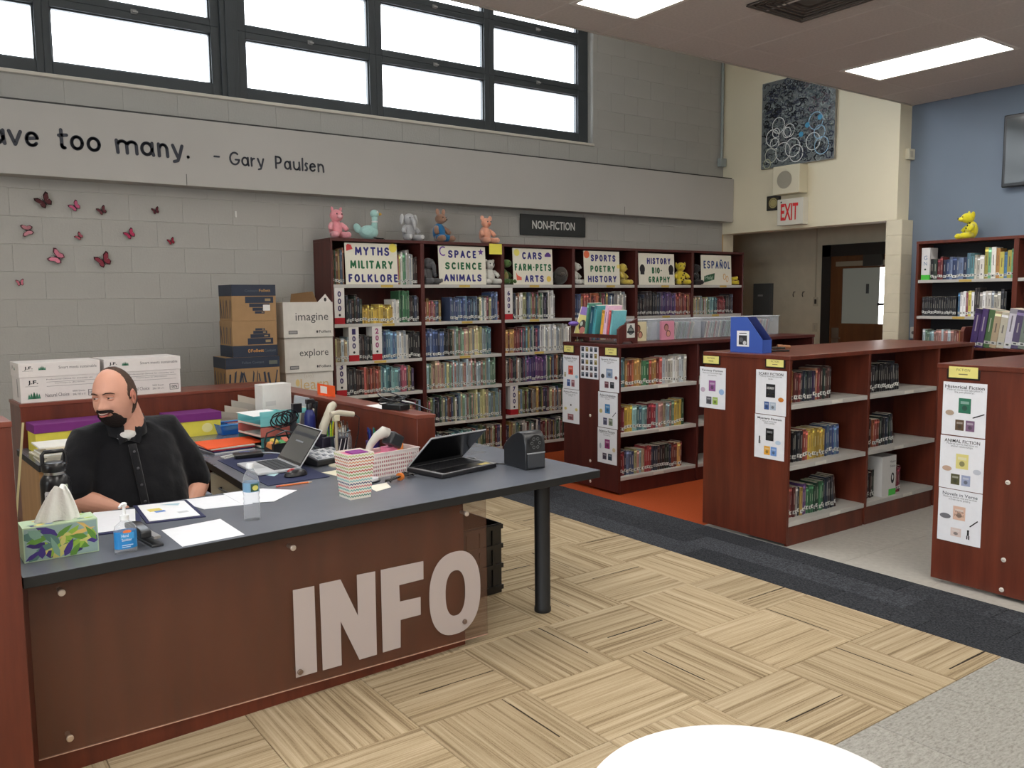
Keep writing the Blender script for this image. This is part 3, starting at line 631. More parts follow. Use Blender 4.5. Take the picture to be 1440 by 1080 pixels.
def book_geo(mb, w_, h, d, c, tagw=True, detail=1, tilt=0.0):
    """one book standing on z=0, spine at y=0 facing -y, x from 0 to w_; rounded spine, page block, title marks, spine tag"""
    s = 0.0015; dk = tuple(int(k * .75) for k in c); old = mb.M
    if tilt:
        T = Matrix.Rotation(tilt, 4, 'Y'); mb.M = (old @ T) if old is not None else T
    mb.add([(0, .004, 0), (w_ * .5, 0, 0), (w_, .004, 0), (w_, d, 0), (0, d, 0), (0, .004, h), (w_ * .5, 0, h), (w_, .004, h), (w_, d, h), (0, d, h)],
           [(0, 1, 6, 5), (1, 2, 7, 6), (2, 3, 8, 7), (4, 0, 5, 9), (3, 4, 9, 8)], c)
    mb.add([(0, .004, h), (w_ * .5, 0, h), (w_, .004, h), (w_, d, h), (0, d, h), (0, .004, 0), (w_ * .5, 0, 0), (w_, .004, 0), (w_, d, 0), (0, d, 0)], [(0, 1, 2, 3, 4), (9, 8, 7, 6, 5)], c)
    mb.box(s, .008, h - .002, w_ - s, d - .003, h + .0008, PAGE)
    e = -.0006
    def band(z0, z1, col, m_=.16):
        mb.add([(w_ * m_, .0022 + e, z0), (w_ * (1 - m_), .0022 + e, z0), (w_ * (1 - m_), .0022 + e, z1), (w_ * m_, .0022 + e, z1)], [(0, 1, 2, 3)], col)
        mb.add([(w_ * m_, .0024 + e, z0), (w_ * .5, e, z0), (w_ * .5, e, z1), (w_ * m_, .0024 + e, z1)], [(0, 1, 2, 3)], col)
        mb.add([(w_ * .5, e, z0), (w_ * (1 - m_), .0024 + e, z0), (w_ * (1 - m_), .0024 + e, z1), (w_ * .5, e, z1)], [(0, 1, 2, 3)], col)
    lum = sum(c) / 3; tc = (222, 216, 200) if lum < 120 else (60, 54, 60)
    tc = tuple(int(.6 * a + .4 * b_) for a, b_ in zip(tc, c))
    k = bq.random()
    band(h * .42, h * (.62 + .25 * k), tc, .33)
    if k < .5: band(h * .86, h * .93, tuple(min(255, int(q * 1.5 + 14)) for q in c), .02)
    if k > .7: band(h * .88, h, dk, .0)
    mb.M = old
def tag_geo(mb, w_, z=.022, tilt=0.0, col=(224, 224, 218)):
    z += bq.uniform(-.008, .010); k_ = bq.uniform(.82, 1.0); col = tuple(int(q * k_) for q in col)
    old = mb.M
    if tilt:
        T = Matrix.Rotation(tilt, 4, 'Y'); mb.M = (old @ T) if old is not None else T
    y = -.0016
    mb.add([(0.0004, .0022, z), (w_ * .5, y, z), (w_ - .0004, .0022, z), (0.0004, .0022, z + .024), (w_ * .5, y, z + .024), (w_ - .0004, .0022, z + .024)], [(0, 1, 4, 3), (1, 2, 5, 4)], col)
    mb.add([(w_ * .3, y - .0003, z + .006), (w_ * .7, y - .0003, z + .006), (w_ * .7, y - .0003, z + .018), (w_ * .3, y - .0003, z + .018)], [(0, 1, 2, 3)], (90, 90, 92))
    mb.M = old
def pick(segs, t):
    """segs: list of (share, palette, height)"""
    a = 0
    for sh, p, h in segs:
        a += sh
        if t <= a: return p, h
    return segs[-1][1], segs[-1][2]
def row_specs(length, segs, wr=(.014, .034), hj=.030, gap=.0012):
    x = 0; out = []
    while True:
        p, h = pick(segs, x / length); w_ = bq.uniform(*wr)
        if x + w_ > length: break
        if p is None: x += w_; continue
        c = bq.choice(PAL[p]); g_ = sum(c) / 3; v_ = bq.uniform(.75, 1.2); c = tuple(max(16, min(240, int((.68 * q + .32 * g_) * v_))) for q in c)
        out.append((x, w_, h + bq.uniform(-hj, hj * .6), c)); x += w_ + gap
    return out
BOOKM = mat('book_cover', None, 0.42, noise=0.05, nscale=60, spec=0.4)
ORD = ['first', 'second', 'third', 'fourth', 'fifth', 'sixth', 'seventh', 'eighth', 'ninth', 'tenth']
def ordinal(n):
    if n <= 10: return ORD[n - 1]
    return '%d%s' % (n, {1: 'st', 2: 'nd', 3: 'rd'}.get(n % 10 if n not in (11, 12, 13) else 0, 'th'))
def place_row(specs, P0, ang, depth, where, group, lean=None, tags=True, size='book'):
    """each book an object: P0 left front end of the row, ang = rotation of the row about z"""
    n = 0
    for (x, w_, h, c) in specs:
        n += 1; d = depth * bq.uniform(.86, 1.0); tl = lean(x) if lean else 0.0
        mb = MB(); book_geo(mb, w_, h, d, c, tilt=tl)
        o = build(mb, 'book', BOOKM, smooth=False)
        o.location = (P0[0] + x * math.cos(ang), P0[1] + x * math.sin(ang), P0[2] + (w_ * math.sin(tl) if tl > 0 else 0)); o.rotation_euler = (0, 0, ang)
        jit = bq.uniform(-.006, .006); o.location.x += -jit * math.sin(ang); o.location.y += jit * math.cos(ang)
        tag(o, '%s book, %s from left, %s' % (colour_name(c), ordinal(n), where), 'book', group)
        if tags:
            m2 = MB(); tag_geo(m2, w_, tilt=tl); build(m2, 'spine_tag', VP, o, smooth=False)
MASS = MB()
def mass_row(specs, P0, ang, depth):
    for (x, w_, h, c) in specs:
        j = bq.uniform(-.006, .008)
        M_ = Matrix.Translation((P0[0] + x * math.cos(ang) - j * math.sin(ang), P0[1] + x * math.sin(ang) + j * math.cos(ang), P0[2])) @ Matrix.Rotation(ang, 4, 'Z')
        MASS.M = M_; book_geo(MASS, w_, h, depth * bq.uniform(.85, 1), c); tag_geo(MASS, w_, .02)
    MASS.M = None
def shelf_part(r, x0, x1, y0, y1, z, lab=True, lip=.03, m=SHELF):
    """metal shelf whose top is z: pan, turned-down lip"""
    mb = MB(); mb.box(x0, y0, z - lip, x1, y0 + .012, z); mb.box(x0, y0 + .012, z - .010, x1, y1, z); mb.box(x0, y0 + .012, z - lip, x0 + .004, y1, z - .01); mb.box(x1 - .004, y0 + .012, z - lip, x1, y1, z - .01)
    o = build(mb, 'shelf', m, r, bevel=.0015)
    if lab:
        c = (x0 + x1) / 2 + bq.uniform(-.1, .1)
        mb = MB(); mb.box(c - .06, y0 - .002, z - lip + .004, c + .06, y0, z - .004, (196, 168, 88) if lab == 2 else (214, 210, 200)); build(mb, 'shelf_label', VP, o, smooth=False)
    return o
# ---- six tall bookcases along the grey wall
BX0, BW, BY0, BY1, BT = 3.02, .8992, 6.866, 7.236, 2.132
SZ = [1.735, 1.392, 1.062, .760, .437, .135]
fills = {
 (0, 1): [(.13, None, 0), (.17, 'dark', .235), (.36, 'yellow', .15), (.08, 'pale', .22), (.12, 'green', .27), (.14, 'dark', .24)],
 (0, 2): [(.14, 'pastel', .20), (.11, None, 0), (.15, 'dark', .24), (.12, None, 0), (.18, 'blue', .25), (.12, 'pale', .24), (.18, 'black', .235)],
 (0, 3): [(.10, None, 0), (.2, 'dark', .23), (.2, 'warm', .24), (.2, 'teal', .24), (.2, 'mix', .24), (.1, None, 0)],
 (0, 4): [(.6, 'pale', .20), (.4, 'mix', .22)], (0, 5): [(1, 'mix', .22)],
 (1, 1): [(.08, 'warm', .2), (.12, 'mix', .19), (.12, None, 0), (.35, 'blue', .22), (.2, 'mix', .22), (.08, 'blue', .26), (.05, 'warm', .2)],
 (1, 2): [(.22, 'blue', .26), (.12, 'dark', .25), (.45, 'pastel', .26), (.06, 'teal', .26), (.15, None, 0)],
 (1, 3): [(.9, 'pastel', .25), (.1, None, 0)], (1, 4): [(.4, 'mix', .24), (.6, 'pastel', .27)], (1, 5): [(.3, 'dark', .2), (.3, 'teal', .2), (.35, 'mix', .22)],
 (2, 1): [(.12, None, 0), (.5, 'mix', .25), (.12, 'pale', .27), (.26, None, 0)], (2, 2): [(.2, 'warm', .23), (.3, 'mix', .25), (.45, 'pale', .26)],
 (2, 3): [(.3, 'mix', .25), (.3, 'purple', .25), (.3, 'mix', .25)], (2, 4): [(.18, None, 0), (.8, 'mix', .25)], (2, 5): [(.95, 'mix', .22)],
 (3, 1): [(.1, 'blue', .23), (.3, 'warm', .24), (.3, 'mix', .25), (.15, 'pale', .26), (.15, None, 0)],
 (4, 1): [(.12, 'dark', .2), (.3, 'dark', .26), (.3, 'purple', .25), (.25, 'warm', .24)], (5, 1): [(.35, 'pastel', .2), (.12, 'teal', .2), (.2, 'red', .19), (.15, 'dark', .22), (.15, None, 0)]}
marks = {(0, 1): [('000', .004)], (0, 2): [('100', .13), ('200', .355)], (0, 3): [('300', .004)], (2, 1): [('600', .004)], (2, 4): [('700', .06)]}
topics = ['myths', 'space', 'cars', 'sports', 'history', 'Spanish']
for i in range(6):
    x0 = BX0 + BW * i; x1 = x0 + BW
    r = thing('bookcase', 'tall cherry bookcase under the %s sign against the grey wall' % topics[i], 'bookcase', (x0, BY0, 0), 0, 'tall wall bookcases')
    W_, Dp = BW, BY1 - BY0; t = .019
    for xa in (0, W_ - t): build(bx(xa, 0, 0, xa + t, Dp, BT - .026), 'side_panel', WOODD, r, bevel=.0015)
    build(bx(0, -.004, BT - .026, W_, Dp, BT), 'top_panel', WOODD, r, bevel=.0015)
    build(bx(t, Dp - .012, 0.01, W_ - t, Dp - .004, BT - .026), 'back_panel', WOODD, r)
    build(bx(t, .02, 0, W_ - t, .04, .105), 'plinth', WOODD, r)
    for j, z in enumerate(SZ):
        shelf_part(r, t + .002, W_ - t - .002, .006, Dp - .014, z, 2 if j < 3 else 1)
        L_ = W_ - 2 * t - .006
        sg = fills.get((i, j))
        if j == 0: continue
        if sg is None:
            sg = [(.9, 'mix', .23), (.1, None, 0)]
        if i >= 3 and j > 2: continue        # hidden behind the low bookcases
        mass_row(row_specs(L_, sg, wr=(.010, .026) if sg[0][1] != 'yellow' else (.01, .016)), (x0 + t + .003, BY0 + .012, z), 0, .17)
mass_row(row_specs(.125, [(1, 'mix', .30)], (.01, .02)), (BX0 + .022, BY0 + .05, 1.735), 0, .17)
mass_row(row_specs(.21, [(.45, 'bright', .29), (.3, 'pale', .30), (.25, 'dark', .26)], (.01, .02)), (BX0 + .665, BY0 + .05, 1.735), 0, .17)
o = build(MASS, 'shelved_books', BOOKM, smooth=False); MASS = MB()
o['kind'] = 'stuff'; o['label'] = 'rows of small mixed books on the tall wall bookcases'; o['category'] = 'books'
# number markers
for (i, j), ms in marks.items():
    for tx, fx in ms:
        x = BX0 + BW * i + .022 + fx; z = SZ[j]
        r = thing('number_marker', '%s white marker block with red foot, on the %s tall bookcase' % ({'000': 'uppermost', '100': 'left second shelf', '200': 'pink numbered', '300': 'third shelf', '600': 'uppermost', '700': 'fourth shelf'}[tx], {0: 'first', 2: 'third'}[i]), 'marker', (x, BY0 + .008, z), 0, 'number markers')
        build(bx(0, 0, .055, .095, .12, .30 if j != 1 else .318, (216, 212, 208)), 'block', VP, r, bevel=.001); build(bx(0, 0, 0, .095, .12, .055, (168, 36, 44)), 'red_base', VP, r)
        mb = MB().frame((0, -.0008, 0), (1, 0, 0), (0, 0, 1)); hh = .055
        for k, ch in enumerate(tx): mb.text(ch, .047, .235 - k * .062, w=.034, h=.05, col=(52, 40, 96) if tx != '200' else (150, 60, 110), bold=.04, align='C')
        mb.disc(.047, .078, .011, col=(24, 22, 28)); build(mb, 'digits', V, r, smooth=False)
# topic signs
NAVY, GRN = (42, 40, 120), (30, 104, 64)
UP = {'M': [[(0, 0), (.08, 1), (.5, .25), (.92, 1), (1, 0)]], 'Y': [[(0, 1), (.5, .5), (.5, 0)], [(1, 1), (.5, .5)]], 'T': [[(0, 1), (1, 1)], [(.5, 1), (.5, 0)]], 'H': [[(0, 0), (0, 1)], [(1, 0), (1, 1)], [(0, .52), (1, .52)]],
      'S': [[(.95, .84), (.75, .98), (.4, 1), (.1, .86), (.08, .66), (.35, .53), (.72, .46), (.95, .3), (.88, .1), (.6, 0), (.25, .02), (.0, .16)]], 'I': [[(.5, 0), (.5, 1)]], 'L': [[(.05, 1), (.05, 0), (.95, 0)]],
      'A': [[(0, 0), (.5, 1), (1, 0)], [(.2, .34), (.8, .34)]], 'R': [[(.05, 0), (.05, 1), (.6, 1), (.88, .88), (.88, .64), (.6, .5), (.05, .5)], [(.5, .5), (.97, 0)]], 'F': [[(.95, 1), (.08, 1), (.08, 0)], [(.08, .53), (.8, .53)]],
      'O': [arc(.5, .5, .5, .5, 0, 360, 22)], 'K': [[(.06, 0), (.06, 1)], [(.92, 1), (.08, .42)], [(.36, .62), (1, 0)]], 'E': [[(.95, 1), (.08, 1), (.08, 0), (.98, 0)], [(.08, .52), (.82, .52)]],
      'P': [[(.06, 0), (.06, 1), (.62, 1), (.92, .86), (.92, .62), (.62, .46), (.06, .46)]], 'C': [arc(.54, .5, .5, .5, 50, 310, 18)], 'N': [[(.03, 0), (.03, 1), (.97, 0), (.97, 1)]], 'G': [arc(.52, .5, .5, .5, 48, 325, 18) + [(.98, .46), (.6, .46)]],
      'B': [[(.06, 0), (.06, 1), (.6, 1), (.84, .88), (.84, .66), (.6, .54), (.06, .54)], [(.6, .54), (.92, .4), (.92, .14), (.6, 0), (.06, 0)]], '-': [[(.2, .5), (.8, .5)]], ' ': [], '.': [[(.5, 0), (.5, .02)]], 'D': [[(.06, 0), (.06, 1), (.5, 1), (.92, .7), (.92, .3), (.5, 0), (.06, 0)]]}
UP['Ñ'] = UP['N'] + [[(.25, 1.22), (.75, 1.22)]]
WID = {'M': 1.25, 'I': .28, '-': .45, 'E': .8, 'L': .78, 'F': .8, 'B': .9, ' ': .5}
def upword(mb, t, cx, y, w_, h, wd, col, z=.0004):
    gap = .30; tot = sum(WID.get(c, 1) for c in t) + gap * (len(t) - 1); u = w_ / tot; x = cx - w_ / 2
    for c in t:
        cw = WID.get(c, 1) * u
        for p in UP[c]: stroke(mb, [(x + wd / 2 + a_ * max(.001, cw - wd), y + wd / 2 + b_ * (h - wd)) for a_, b_ in p], wd, z, .0003, col)
        x += cw + gap * u
def topic_sign(x0, x1, z1, lines, label, extra=None, cols=(NAVY, GRN, NAVY), lean=0.05):
    r = thing('topic_sign', label, 'sign', ((x0 + x1) / 2, BY0 + .012, 1.736), 0, 'topic signs on the tall bookcases')
    W_, Hh = x1 - x0, z1 - 1.737
    R_ = Matrix.Rotation(-lean, 4, 'X'); mb = MB(); mb.M = R_
    mb.box(-W_ / 2, 0, 0, W_ / 2, .004, Hh, (226, 222, 206)); build(mb, 'board', VP, r, bevel=.001)
    for k, (tx, fw, dx, fy, fh) in enumerate(lines):
        mb = MB().frame((0, -.0006, 0), (1, 0, 0), (0, 0, 1)); mb.M = R_ @ mb.M
        upword(mb, tx, dx * W_, fy * Hh, fw * W_, fh * Hh, .0165, cols[k]); build(mb, 'word', V, r, smooth=False)
    if extra:
        mb = MB().frame((0, -.0006, 0), (1, 0, 0), (0, 0, 1)); mb.M = R_ @ mb.M; extra(mb, W_, Hh); build(mb, 'emblem', V, r, smooth=False)['kind'] = 'stuff'
RED = (200, 60, 64)
def ex1(mb, W_, Hh): mb.poly([(-.47 * W_, .80 * Hh), (-.35 * W_, .85 * Hh), (-.38 * W_, .95 * Hh), (-.44 * W_, .97 * Hh), (-.47 * W_, .93 * Hh)], .0004, RED); mb.disc(.42 * W_, .90 * Hh, .04, z=.0004, col=(232, 216, 90))
def ex2(mb, W_, Hh):
    stroke(mb, arc(-.40 * W_, .86 * Hh, .035, .04, 60, 300, 8), .012, .0004, .0002, (110, 60, 160))
    mb.poly([(.40 * W_ + (.035 if k % 2 == 0 else .015) * math.sin(k * PI / 5), .86 * Hh + (.035 if k % 2 == 0 else .015) * math.cos(k * PI / 5)) for k in range(10)], .0004, (96, 60, 150))
def ex3(mb, W_, Hh):
    mb.disc(-.40 * W_, .88 * Hh, .035, z=.0004, col=(230, 220, 110)); mb.poly([(.30 * W_, .78 * Hh), (.46 * W_, .78 * Hh), (.46 * W_, .84 * Hh), (.41 * W_, .90 * Hh), (.36 * W_, .90 * Hh), (.30 * W_, .83 * Hh)], .0004, (86, 50, 130))
    mb.poly([(-.42 * W_, .12 * Hh), (-.30 * W_, .12 * Hh), (-.30 * W_, .2 * Hh), (-.40 * W_, .26 * Hh), (-.43 * W_, .34 * Hh)], .0004, (230, 110, 90)); mb.disc(.39 * W_, .16 * Hh, .03, z=.0004, col=(226, 196, 90))
def ex4(mb, W_, Hh): mb.disc(-.42 * W_, .89 * Hh, .04, z=.0004, col=(226, 110, 70)); mb.disc(.46 * W_, .55 * Hh, .022, z=.0004, col=(236, 216, 120))
def ex5(mb, W_, Hh):
    for s_ in (-1, 1): mb.disc(s_ * .40 * W_, .50 * Hh, .04, .052, z=.0004, col=(28, 26, 30)); mb.box(s_ * .40 * W_ - .03, .33 * Hh, .0003, s_ * .40 * W_ + .03, .40 * Hh, .0005, (28, 26, 30))
def ex6(mb, W_, Hh):
    mb.poly([(-.42 * W_, .08 * Hh), (-.08 * W_, .18 * Hh), (-.06 * W_, .40 * Hh), (-.40 * W_, .30 * Hh)], .0004, (30, 84, 52)); mb.text('Hola!', -.24 * W_, .19 * Hh, w=.24 * W_, col=(190, 214, 190), z=.0009, align='C')
    for a in (0, 1): stroke(mb, arc((.26 + a * .09) * W_, (.28 - a * .07) * Hh, .02, .035, 0, 340, 10), .008, .0004, .0002, (206, 150, 50))
topic_sign(3.163, 3.672, 2.098, [('MYTHS', .66, .02, .70, .21), ('MILITARY', .82, .0, .38, .20), ('FOLKLORE', .95, .02, .05, .20)], 'white sign reading myths military folklore on the first tall bookcase', ex1)
topic_sign(4.103, 4.631, 2.098, [('SPACE', .60, .0, .69, .20), ('SCIENCE', .78, .02, .39, .19), ('ANIMALS', .80, .0, .08, .19)], 'white sign reading space science animals on the second tall bookcase', ex2)
topic_sign(4.957, 5.456, 2.098, [('CARS', .50, -.02, .70, .20), ('FARM-PETS', .93, .0, .38, .20), ('ARTS', .48, .02, .07, .19)], 'white sign reading cars farm pets arts on a tall bookcase', ex3)
topic_sign(5.876, 6.383, 2.095, [('SPORTS', .70, .04, .69, .20), ('POETRY', .70, .02, .38, .19), ('HISTORY', .80, .0, .07, .20)], 'white sign reading sports poetry history on a tall bookcase', ex4)
topic_sign(6.668, 7.232, 2.088, [('HISTORY', .66, .06, .66, .20), ('BIO-', .28, .0, .36, .20), ('GRAPHY', .60, .06, .07, .20)], 'white sign reading history biography on the fifth tall bookcase', ex5, (NAVY, GRN, GRN))
topic_sign(7.679, 8.215, 2.09, [('ESPAÑOL', .88, .02, .55, .26)], 'white sign reading Spanish with a green flag on the last tall bookcase', ex6, ((30, 60, 120),))
mb = MB(); mb.box(4.657, BY0 - .0062, 2.027, 4.805, BY0 - .0045, 2.128, (232, 220, 92)); tag(build(mb, 'sticky_note', VP), 'yellow sticky note on the top edge of the second tall bookcase', 'sticky note')

# ---- low double-sided bookcases standing end-on to the charcoal band
LT = 1.225
def island(x0, xs, y0, y1, shelves, label, mt=WOOD):
    r = thing('low_bookcase', label, 'bookcase', (x0, y0, 0), 0, 'low double sided bookcases'); Dp = y1 - y0; t = .025
    L_ = xs[-1] - x0
    build(bx(0, 0, .02, t, Dp, LT - .028), 'end_panel', mt, r, bevel=.002)
    build(bx(-.006, -.006, LT - .028, L_ + .004, Dp + .006, LT), 'top_panel', mt, r, bevel=.003)
    build(bx(L_ - t, 0, .02, L_, Dp, LT - .028), 'end_panel', mt, r, bevel=.002)
    prev = 0
    for k, x in enumerate(xs):
        a, b_ = prev + (t if k == 0 else .012), x - x0 - (t if k == len(xs) - 1 else .012)
        if k < len(xs) - 1: build(bx(b_, .0, .02, b_ + .024, Dp, LT - .028), 'divider', mt, r, bevel=.0015)
        build(bx(a, Dp / 2 - .006, .02, b_, Dp / 2 + .006, LT - .028), 'back_panel', WOODD, r)
        build(bx(a, .012, 0, b_, .03, shelves[-1] - .03), 'plinth', mt, r)
        for z in shelves: shelf_part(r, a + .001, b_ - .001, .004, Dp / 2 - .007, z, 1)
        prev = x - x0
    return r
NI = island(4.633, [5.56, 6.48, 7.20], 5.005, 5.70, [.875, .505, .145], 'low cherry bookcase with realistic and sports fiction posters on its end', WOODD)
MI = island(4.490, [5.375, 6.285, 6.80], 3.290, 3.985, [.915, .523, .157], 'low cherry bookcase with fantasy and scary fiction posters on its end')
RI = island(4.612, [5.5, 6.4, 6.90], 1.735, 2.415, [.915, .523, .157], 'low cherry bookcase with historical fiction posters at the right frame edge')
def near_x(r): return r
# posters, name plates and screws on the end panels
def poster(X, yl, yr, z0, z1, title, body, pics, label, tcol=(30, 30, 34), tw=.8, grid=False):
    """sheet facing -X; yl is its left edge as seen (larger y)"""
    W_, H_ = yl - yr, z1 - z0
    r = thing('poster', label, 'poster', (X, yl, z0), 0, 'fiction posters')
    mb = MB().frame((0, 0, 0), (0, -1, 0), (0, 0, 1)); n = 6
    for k in range(n):      # the sheet, very slightly bowed
        a, b_ = k / n, (k + 1) / n; f = lambda t: .0012 + .0022 * math.sin(PI * t)
        mb.add([(a * W_, 0, f(a)), (b_ * W_, 0, f(b_)), (b_ * W_, H_, f(b_)), (a * W_, H_, f(a)), (a * W_, 0, 0.0002), (b_ * W_, 0, 0.0002), (b_ * W_, H_, 0.0002), (a * W_, H_, 0.0002)], [(0, 1, 2, 3), (4, 7, 6, 5), (0, 4, 5, 1), (3, 2, 6, 7)], (228, 229, 234))
    build(mb, 'sheet', VP, r)
    mb = MB().frame((-.0038, 0, 0), (0, -1, 0), (0, 0, 1))
    if title: mb.text(title, W_ / 2, H_ * .885, w=W_ * tw, h=H_ * .062, col=tcol, bold=.01, align='C')
    for k, ln in enumerate(body): mb.text(ln, W_ / 2, H_ * (.835 - .045 * k), w=W_ * min(.8, .024 * len(ln)), col=(96, 96, 100), align='C')
    for p in pics:
        kind, x, y, w_, h_, c = p
        x *= W_; w_ *= W_; y *= H_; h_ *= H_
        if kind == 'b':
            mb.box(x - w_ / 2, y - h_ / 2, 0, x + w_ / 2, y + h_ / 2, .0003, c); k2 = tuple(min(255, int(v * .5 + 110)) for v in c)
            mb.box(x - w_ * .34, y + h_ * .12, .0003, x + w_ * .34, y + h_ * .3, .0005, k2); mb.disc(x, y - h_ * .15, w_ * .22, h_ * .18, .0005, tuple(int(v * .55 + 20) for v in c))
        elif kind == 'd': mb.disc(x, y, w_ / 2, h_ / 2, .0003, c)
        elif kind == 's': stroke(mb, [(x - w_ / 2, y - h_ / 2), (x, y), (x + w_ / 2, y + h_ / 2)], .006, .0002, .0002, c)
        elif kind == 't': mb.text(c[0], x, y - h_ / 2, w=w_, h=h_, col=c[1], align='C', z=.0008)
        elif kind == 'p':
            mb.disc(x, y + h_ * .38, w_ * .16, z=.0003, col=c); mb.box(x - w_ * .14, y - h_ * .1, 0.0002, x + w_ * .14, y + h_ * .3, .0003, c); mb.box(x - w_ * .2, y - h_ * .5, 0.0002, x - w_ * .05, y - h_ * .1, .0003, c); mb.box(x + w_ * .05, y - h_ * .5, 0.0002, x + w_ * .22, y - h_ * .1, .0003, c)
    build(mb, 'print', V, r, smooth=False)
XN, XM, XR = 4.6325, 4.4895, 4.6115
B1 = ['Made-up stories that could', 'really happen.']
poster(XN, 5.725 - .02, 5.495, .822, 1.113, 'Realistic Fiction', B1, [('b', .5, .56, .3, .26, (214, 84, 66)), ('b', .36, .18, .2, .2, (50, 84, 150)), ('b', .64, .18, .2, .2, (150, 90, 100)), ('b', .14, .42, .12, .14, (180, 170, 140)), ('d', .87, .38, .18, .1, (150, 190, 210))], 'realistic fiction poster, top left on the near bookcase end')
poster(XN, 5.717, 5.49, .528, .818, 'Funny Fiction', ['Made-up stories that make', 'you laugh.'], [('b', .5, .18, .34, .18, (150, 90, 96)), ('d', .2, .42, .16, .09, (216, 200, 130)), ('d', .84, .42, .16, .09, (216, 200, 130)), ('d', .52, .54, .08, .06, (40, 40, 44))], 'funny fiction poster, below the realistic fiction poster')
g = [('b', .14 + .24 * a, .86 - .185 * b_, .15, .13, bq.choice([(60, 70, 84), (90, 60, 60), (110, 110, 90), (40, 50, 70), (150, 130, 70), (80, 100, 110)])) for a in range(4) for b_ in range(5)]
poster(XN, 5.474, 5.246, .928, 1.212, None, [], g, 'poster with a grid of small book covers on the near bookcase end')
poster(XN, 5.233, 4.998, .838, 1.122, 'Sports Fiction', ['Made-up stories about', 'sports.'], [('b', .52, .53, .32, .26, (130, 150, 180)), ('d', .18, .44, .18, .13, (56, 56, 60)), ('d', .86, .42, .14, .1, (120, 60, 64)), ('b', .38, .2, .2, .18, (110, 60, 70)), ('b', .66, .2, .2, .18, (40, 44, 52))], 'sports fiction poster, top right on the near bookcase end')
poster(XN, 5.250, 5.015, .540, .832, 'Action & Adventure', ['Made-up stories with exciting', 'journeys.'], [('b', .5, .54, .26, .26, (70, 130, 180)), ('d', .16, .46, .16, .12, (190, 176, 120)), ('s', .84, .4, .16, .12, (50, 50, 70)), ('b', .38, .18, .2, .2, (80, 80, 110)), ('b', .66, .18, .2, .2, (120, 130, 110))], 'action and adventure poster, middle right on the near bookcase end')
poster(XN, 5.256, 5.022, .244, .535, 'Science Fiction', ['Made-up stories about science', 'and the future.'], [('b', .52, .56, .26, .26, (140, 50, 110)), ('d', .16, .48, .1, .16, (170, 180, 190)), ('d', .86, .42, .16, .12, (214, 196, 160)), ('b', .38, .2, .2, .18, (70, 60, 80)), ('b', .66, .2, .2, .18, (40, 60, 80))], 'science fiction poster, lowest right on the near bookcase end')
poster(XM, 4.024, 3.796, .836, 1.118, 'Fantasy Fiction', ['Made-up stories that have magic', 'and creatures.'], [('b', .5, .55, .26, .26, (150, 90, 150)), ('d', .14, .44, .18, .12, (190, 170, 190)), ('d', .86, .42, .2, .14, (150, 180, 220)), ('b', .38, .19, .2, .18, (80, 80, 90)), ('b', .62, .19, .2, .18, (150, 180, 80))], 'fantasy fiction poster, upper left on the middle bookcase end')
poster(XM, 3.545, 3.310, .842, 1.128, 'SCARY FICTION', ['Made-up stories that scare the', 'reader.'], [('b', .5, .54, .30, .30, (28, 28, 32)), ('t', .5, .60, .26, .05, ('SCARY', (220, 220, 215))), ('d', .44, .46, .06, .025, (230, 200, 90)), ('d', .58, .46, .06, .025, (230, 200, 90)), ('d', .84, .36, .18, .1, (196, 120, 40)), ('b', .38, .20, .16, .18, (60, 90, 150)), ('b', .58, .20, .2, .18, (170, 184, 200))], 'scary fiction poster, upper right on the middle bookcase end')
poster(XM, 3.548, 3.316, .554, .838, 'Mystery Fiction', ['Made-up stories that', 'solve a puzzle.'], [('b', .52, .56, .26, .28, (24, 24, 26)), ('d', .52, .57, .12, .16, (236, 236, 232)), ('p', .18, .42, .14, .18, (24, 24, 26)), ('d', .80, .40, .18, .1, (180, 200, 220)), ('b', .44, .19, .2, .2, (220, 160, 50)), ('b', .66, .19, .2, .2, (110, 150, 210))], 'mystery fiction poster, below the scary fiction poster')
poster(XR, 2.385, 2.153, .838, 1.127, 'Historical Fiction', ['Made-up stories that take place in', 'the past (history).'], [('b', .52, .57, .28, .28, (40, 110, 84)), ('d', .18, .42, .2, .1, (170, 150, 130)), ('s', .84, .40, .24, .08, (30, 30, 32)), ('b', .42, .2, .2, .2, (90, 70, 50)), ('b', .66, .2, .2, .2, (120, 90, 120))], 'historical fiction poster, topmost on the right bookcase end', tw=.9)
poster(XR, 2.388, 2.152, .542, .832, 'ANIMAL FICTION', ['Made-up stories that focus on', 'animal relationships.'], [('b', .52, .54, .28, .28, (216, 206, 130)), ('d', .18, .38, .22, .1, (190, 160, 140)), ('d', .86, .38, .18, .1, (190, 194, 204)), ('b', .38, .19, .2, .2, (80, 80, 50)), ('b', .62, .19, .2, .2, (150, 160, 190))], 'animal fiction poster, second down on the right bookcase end')
poster(XR, 2.386, 2.152, .247, .538, 'Novels in Verse', ['Made-up stories that are written', 'in free verse poetry.'], [('b', .5, .57, .28, .26, (216, 180, 160)), ('t', .5, .60, .2, .045, ('Verse', (90, 50, 40))), ('t', .5, .53, .2, .045, ('Novel', (90, 50, 40))), ('d', .18, .48, .26, .1, (110, 110, 116)), ('s', .84, .42, .16, .12, (30, 30, 32)), ('b', .44, .2, .24, .16, (214, 196, 190)), ('p', .72, .2, .16, .18, (30, 30, 32))], 'novels in verse poster, lowest on the right bookcase end', (70, 80, 90))
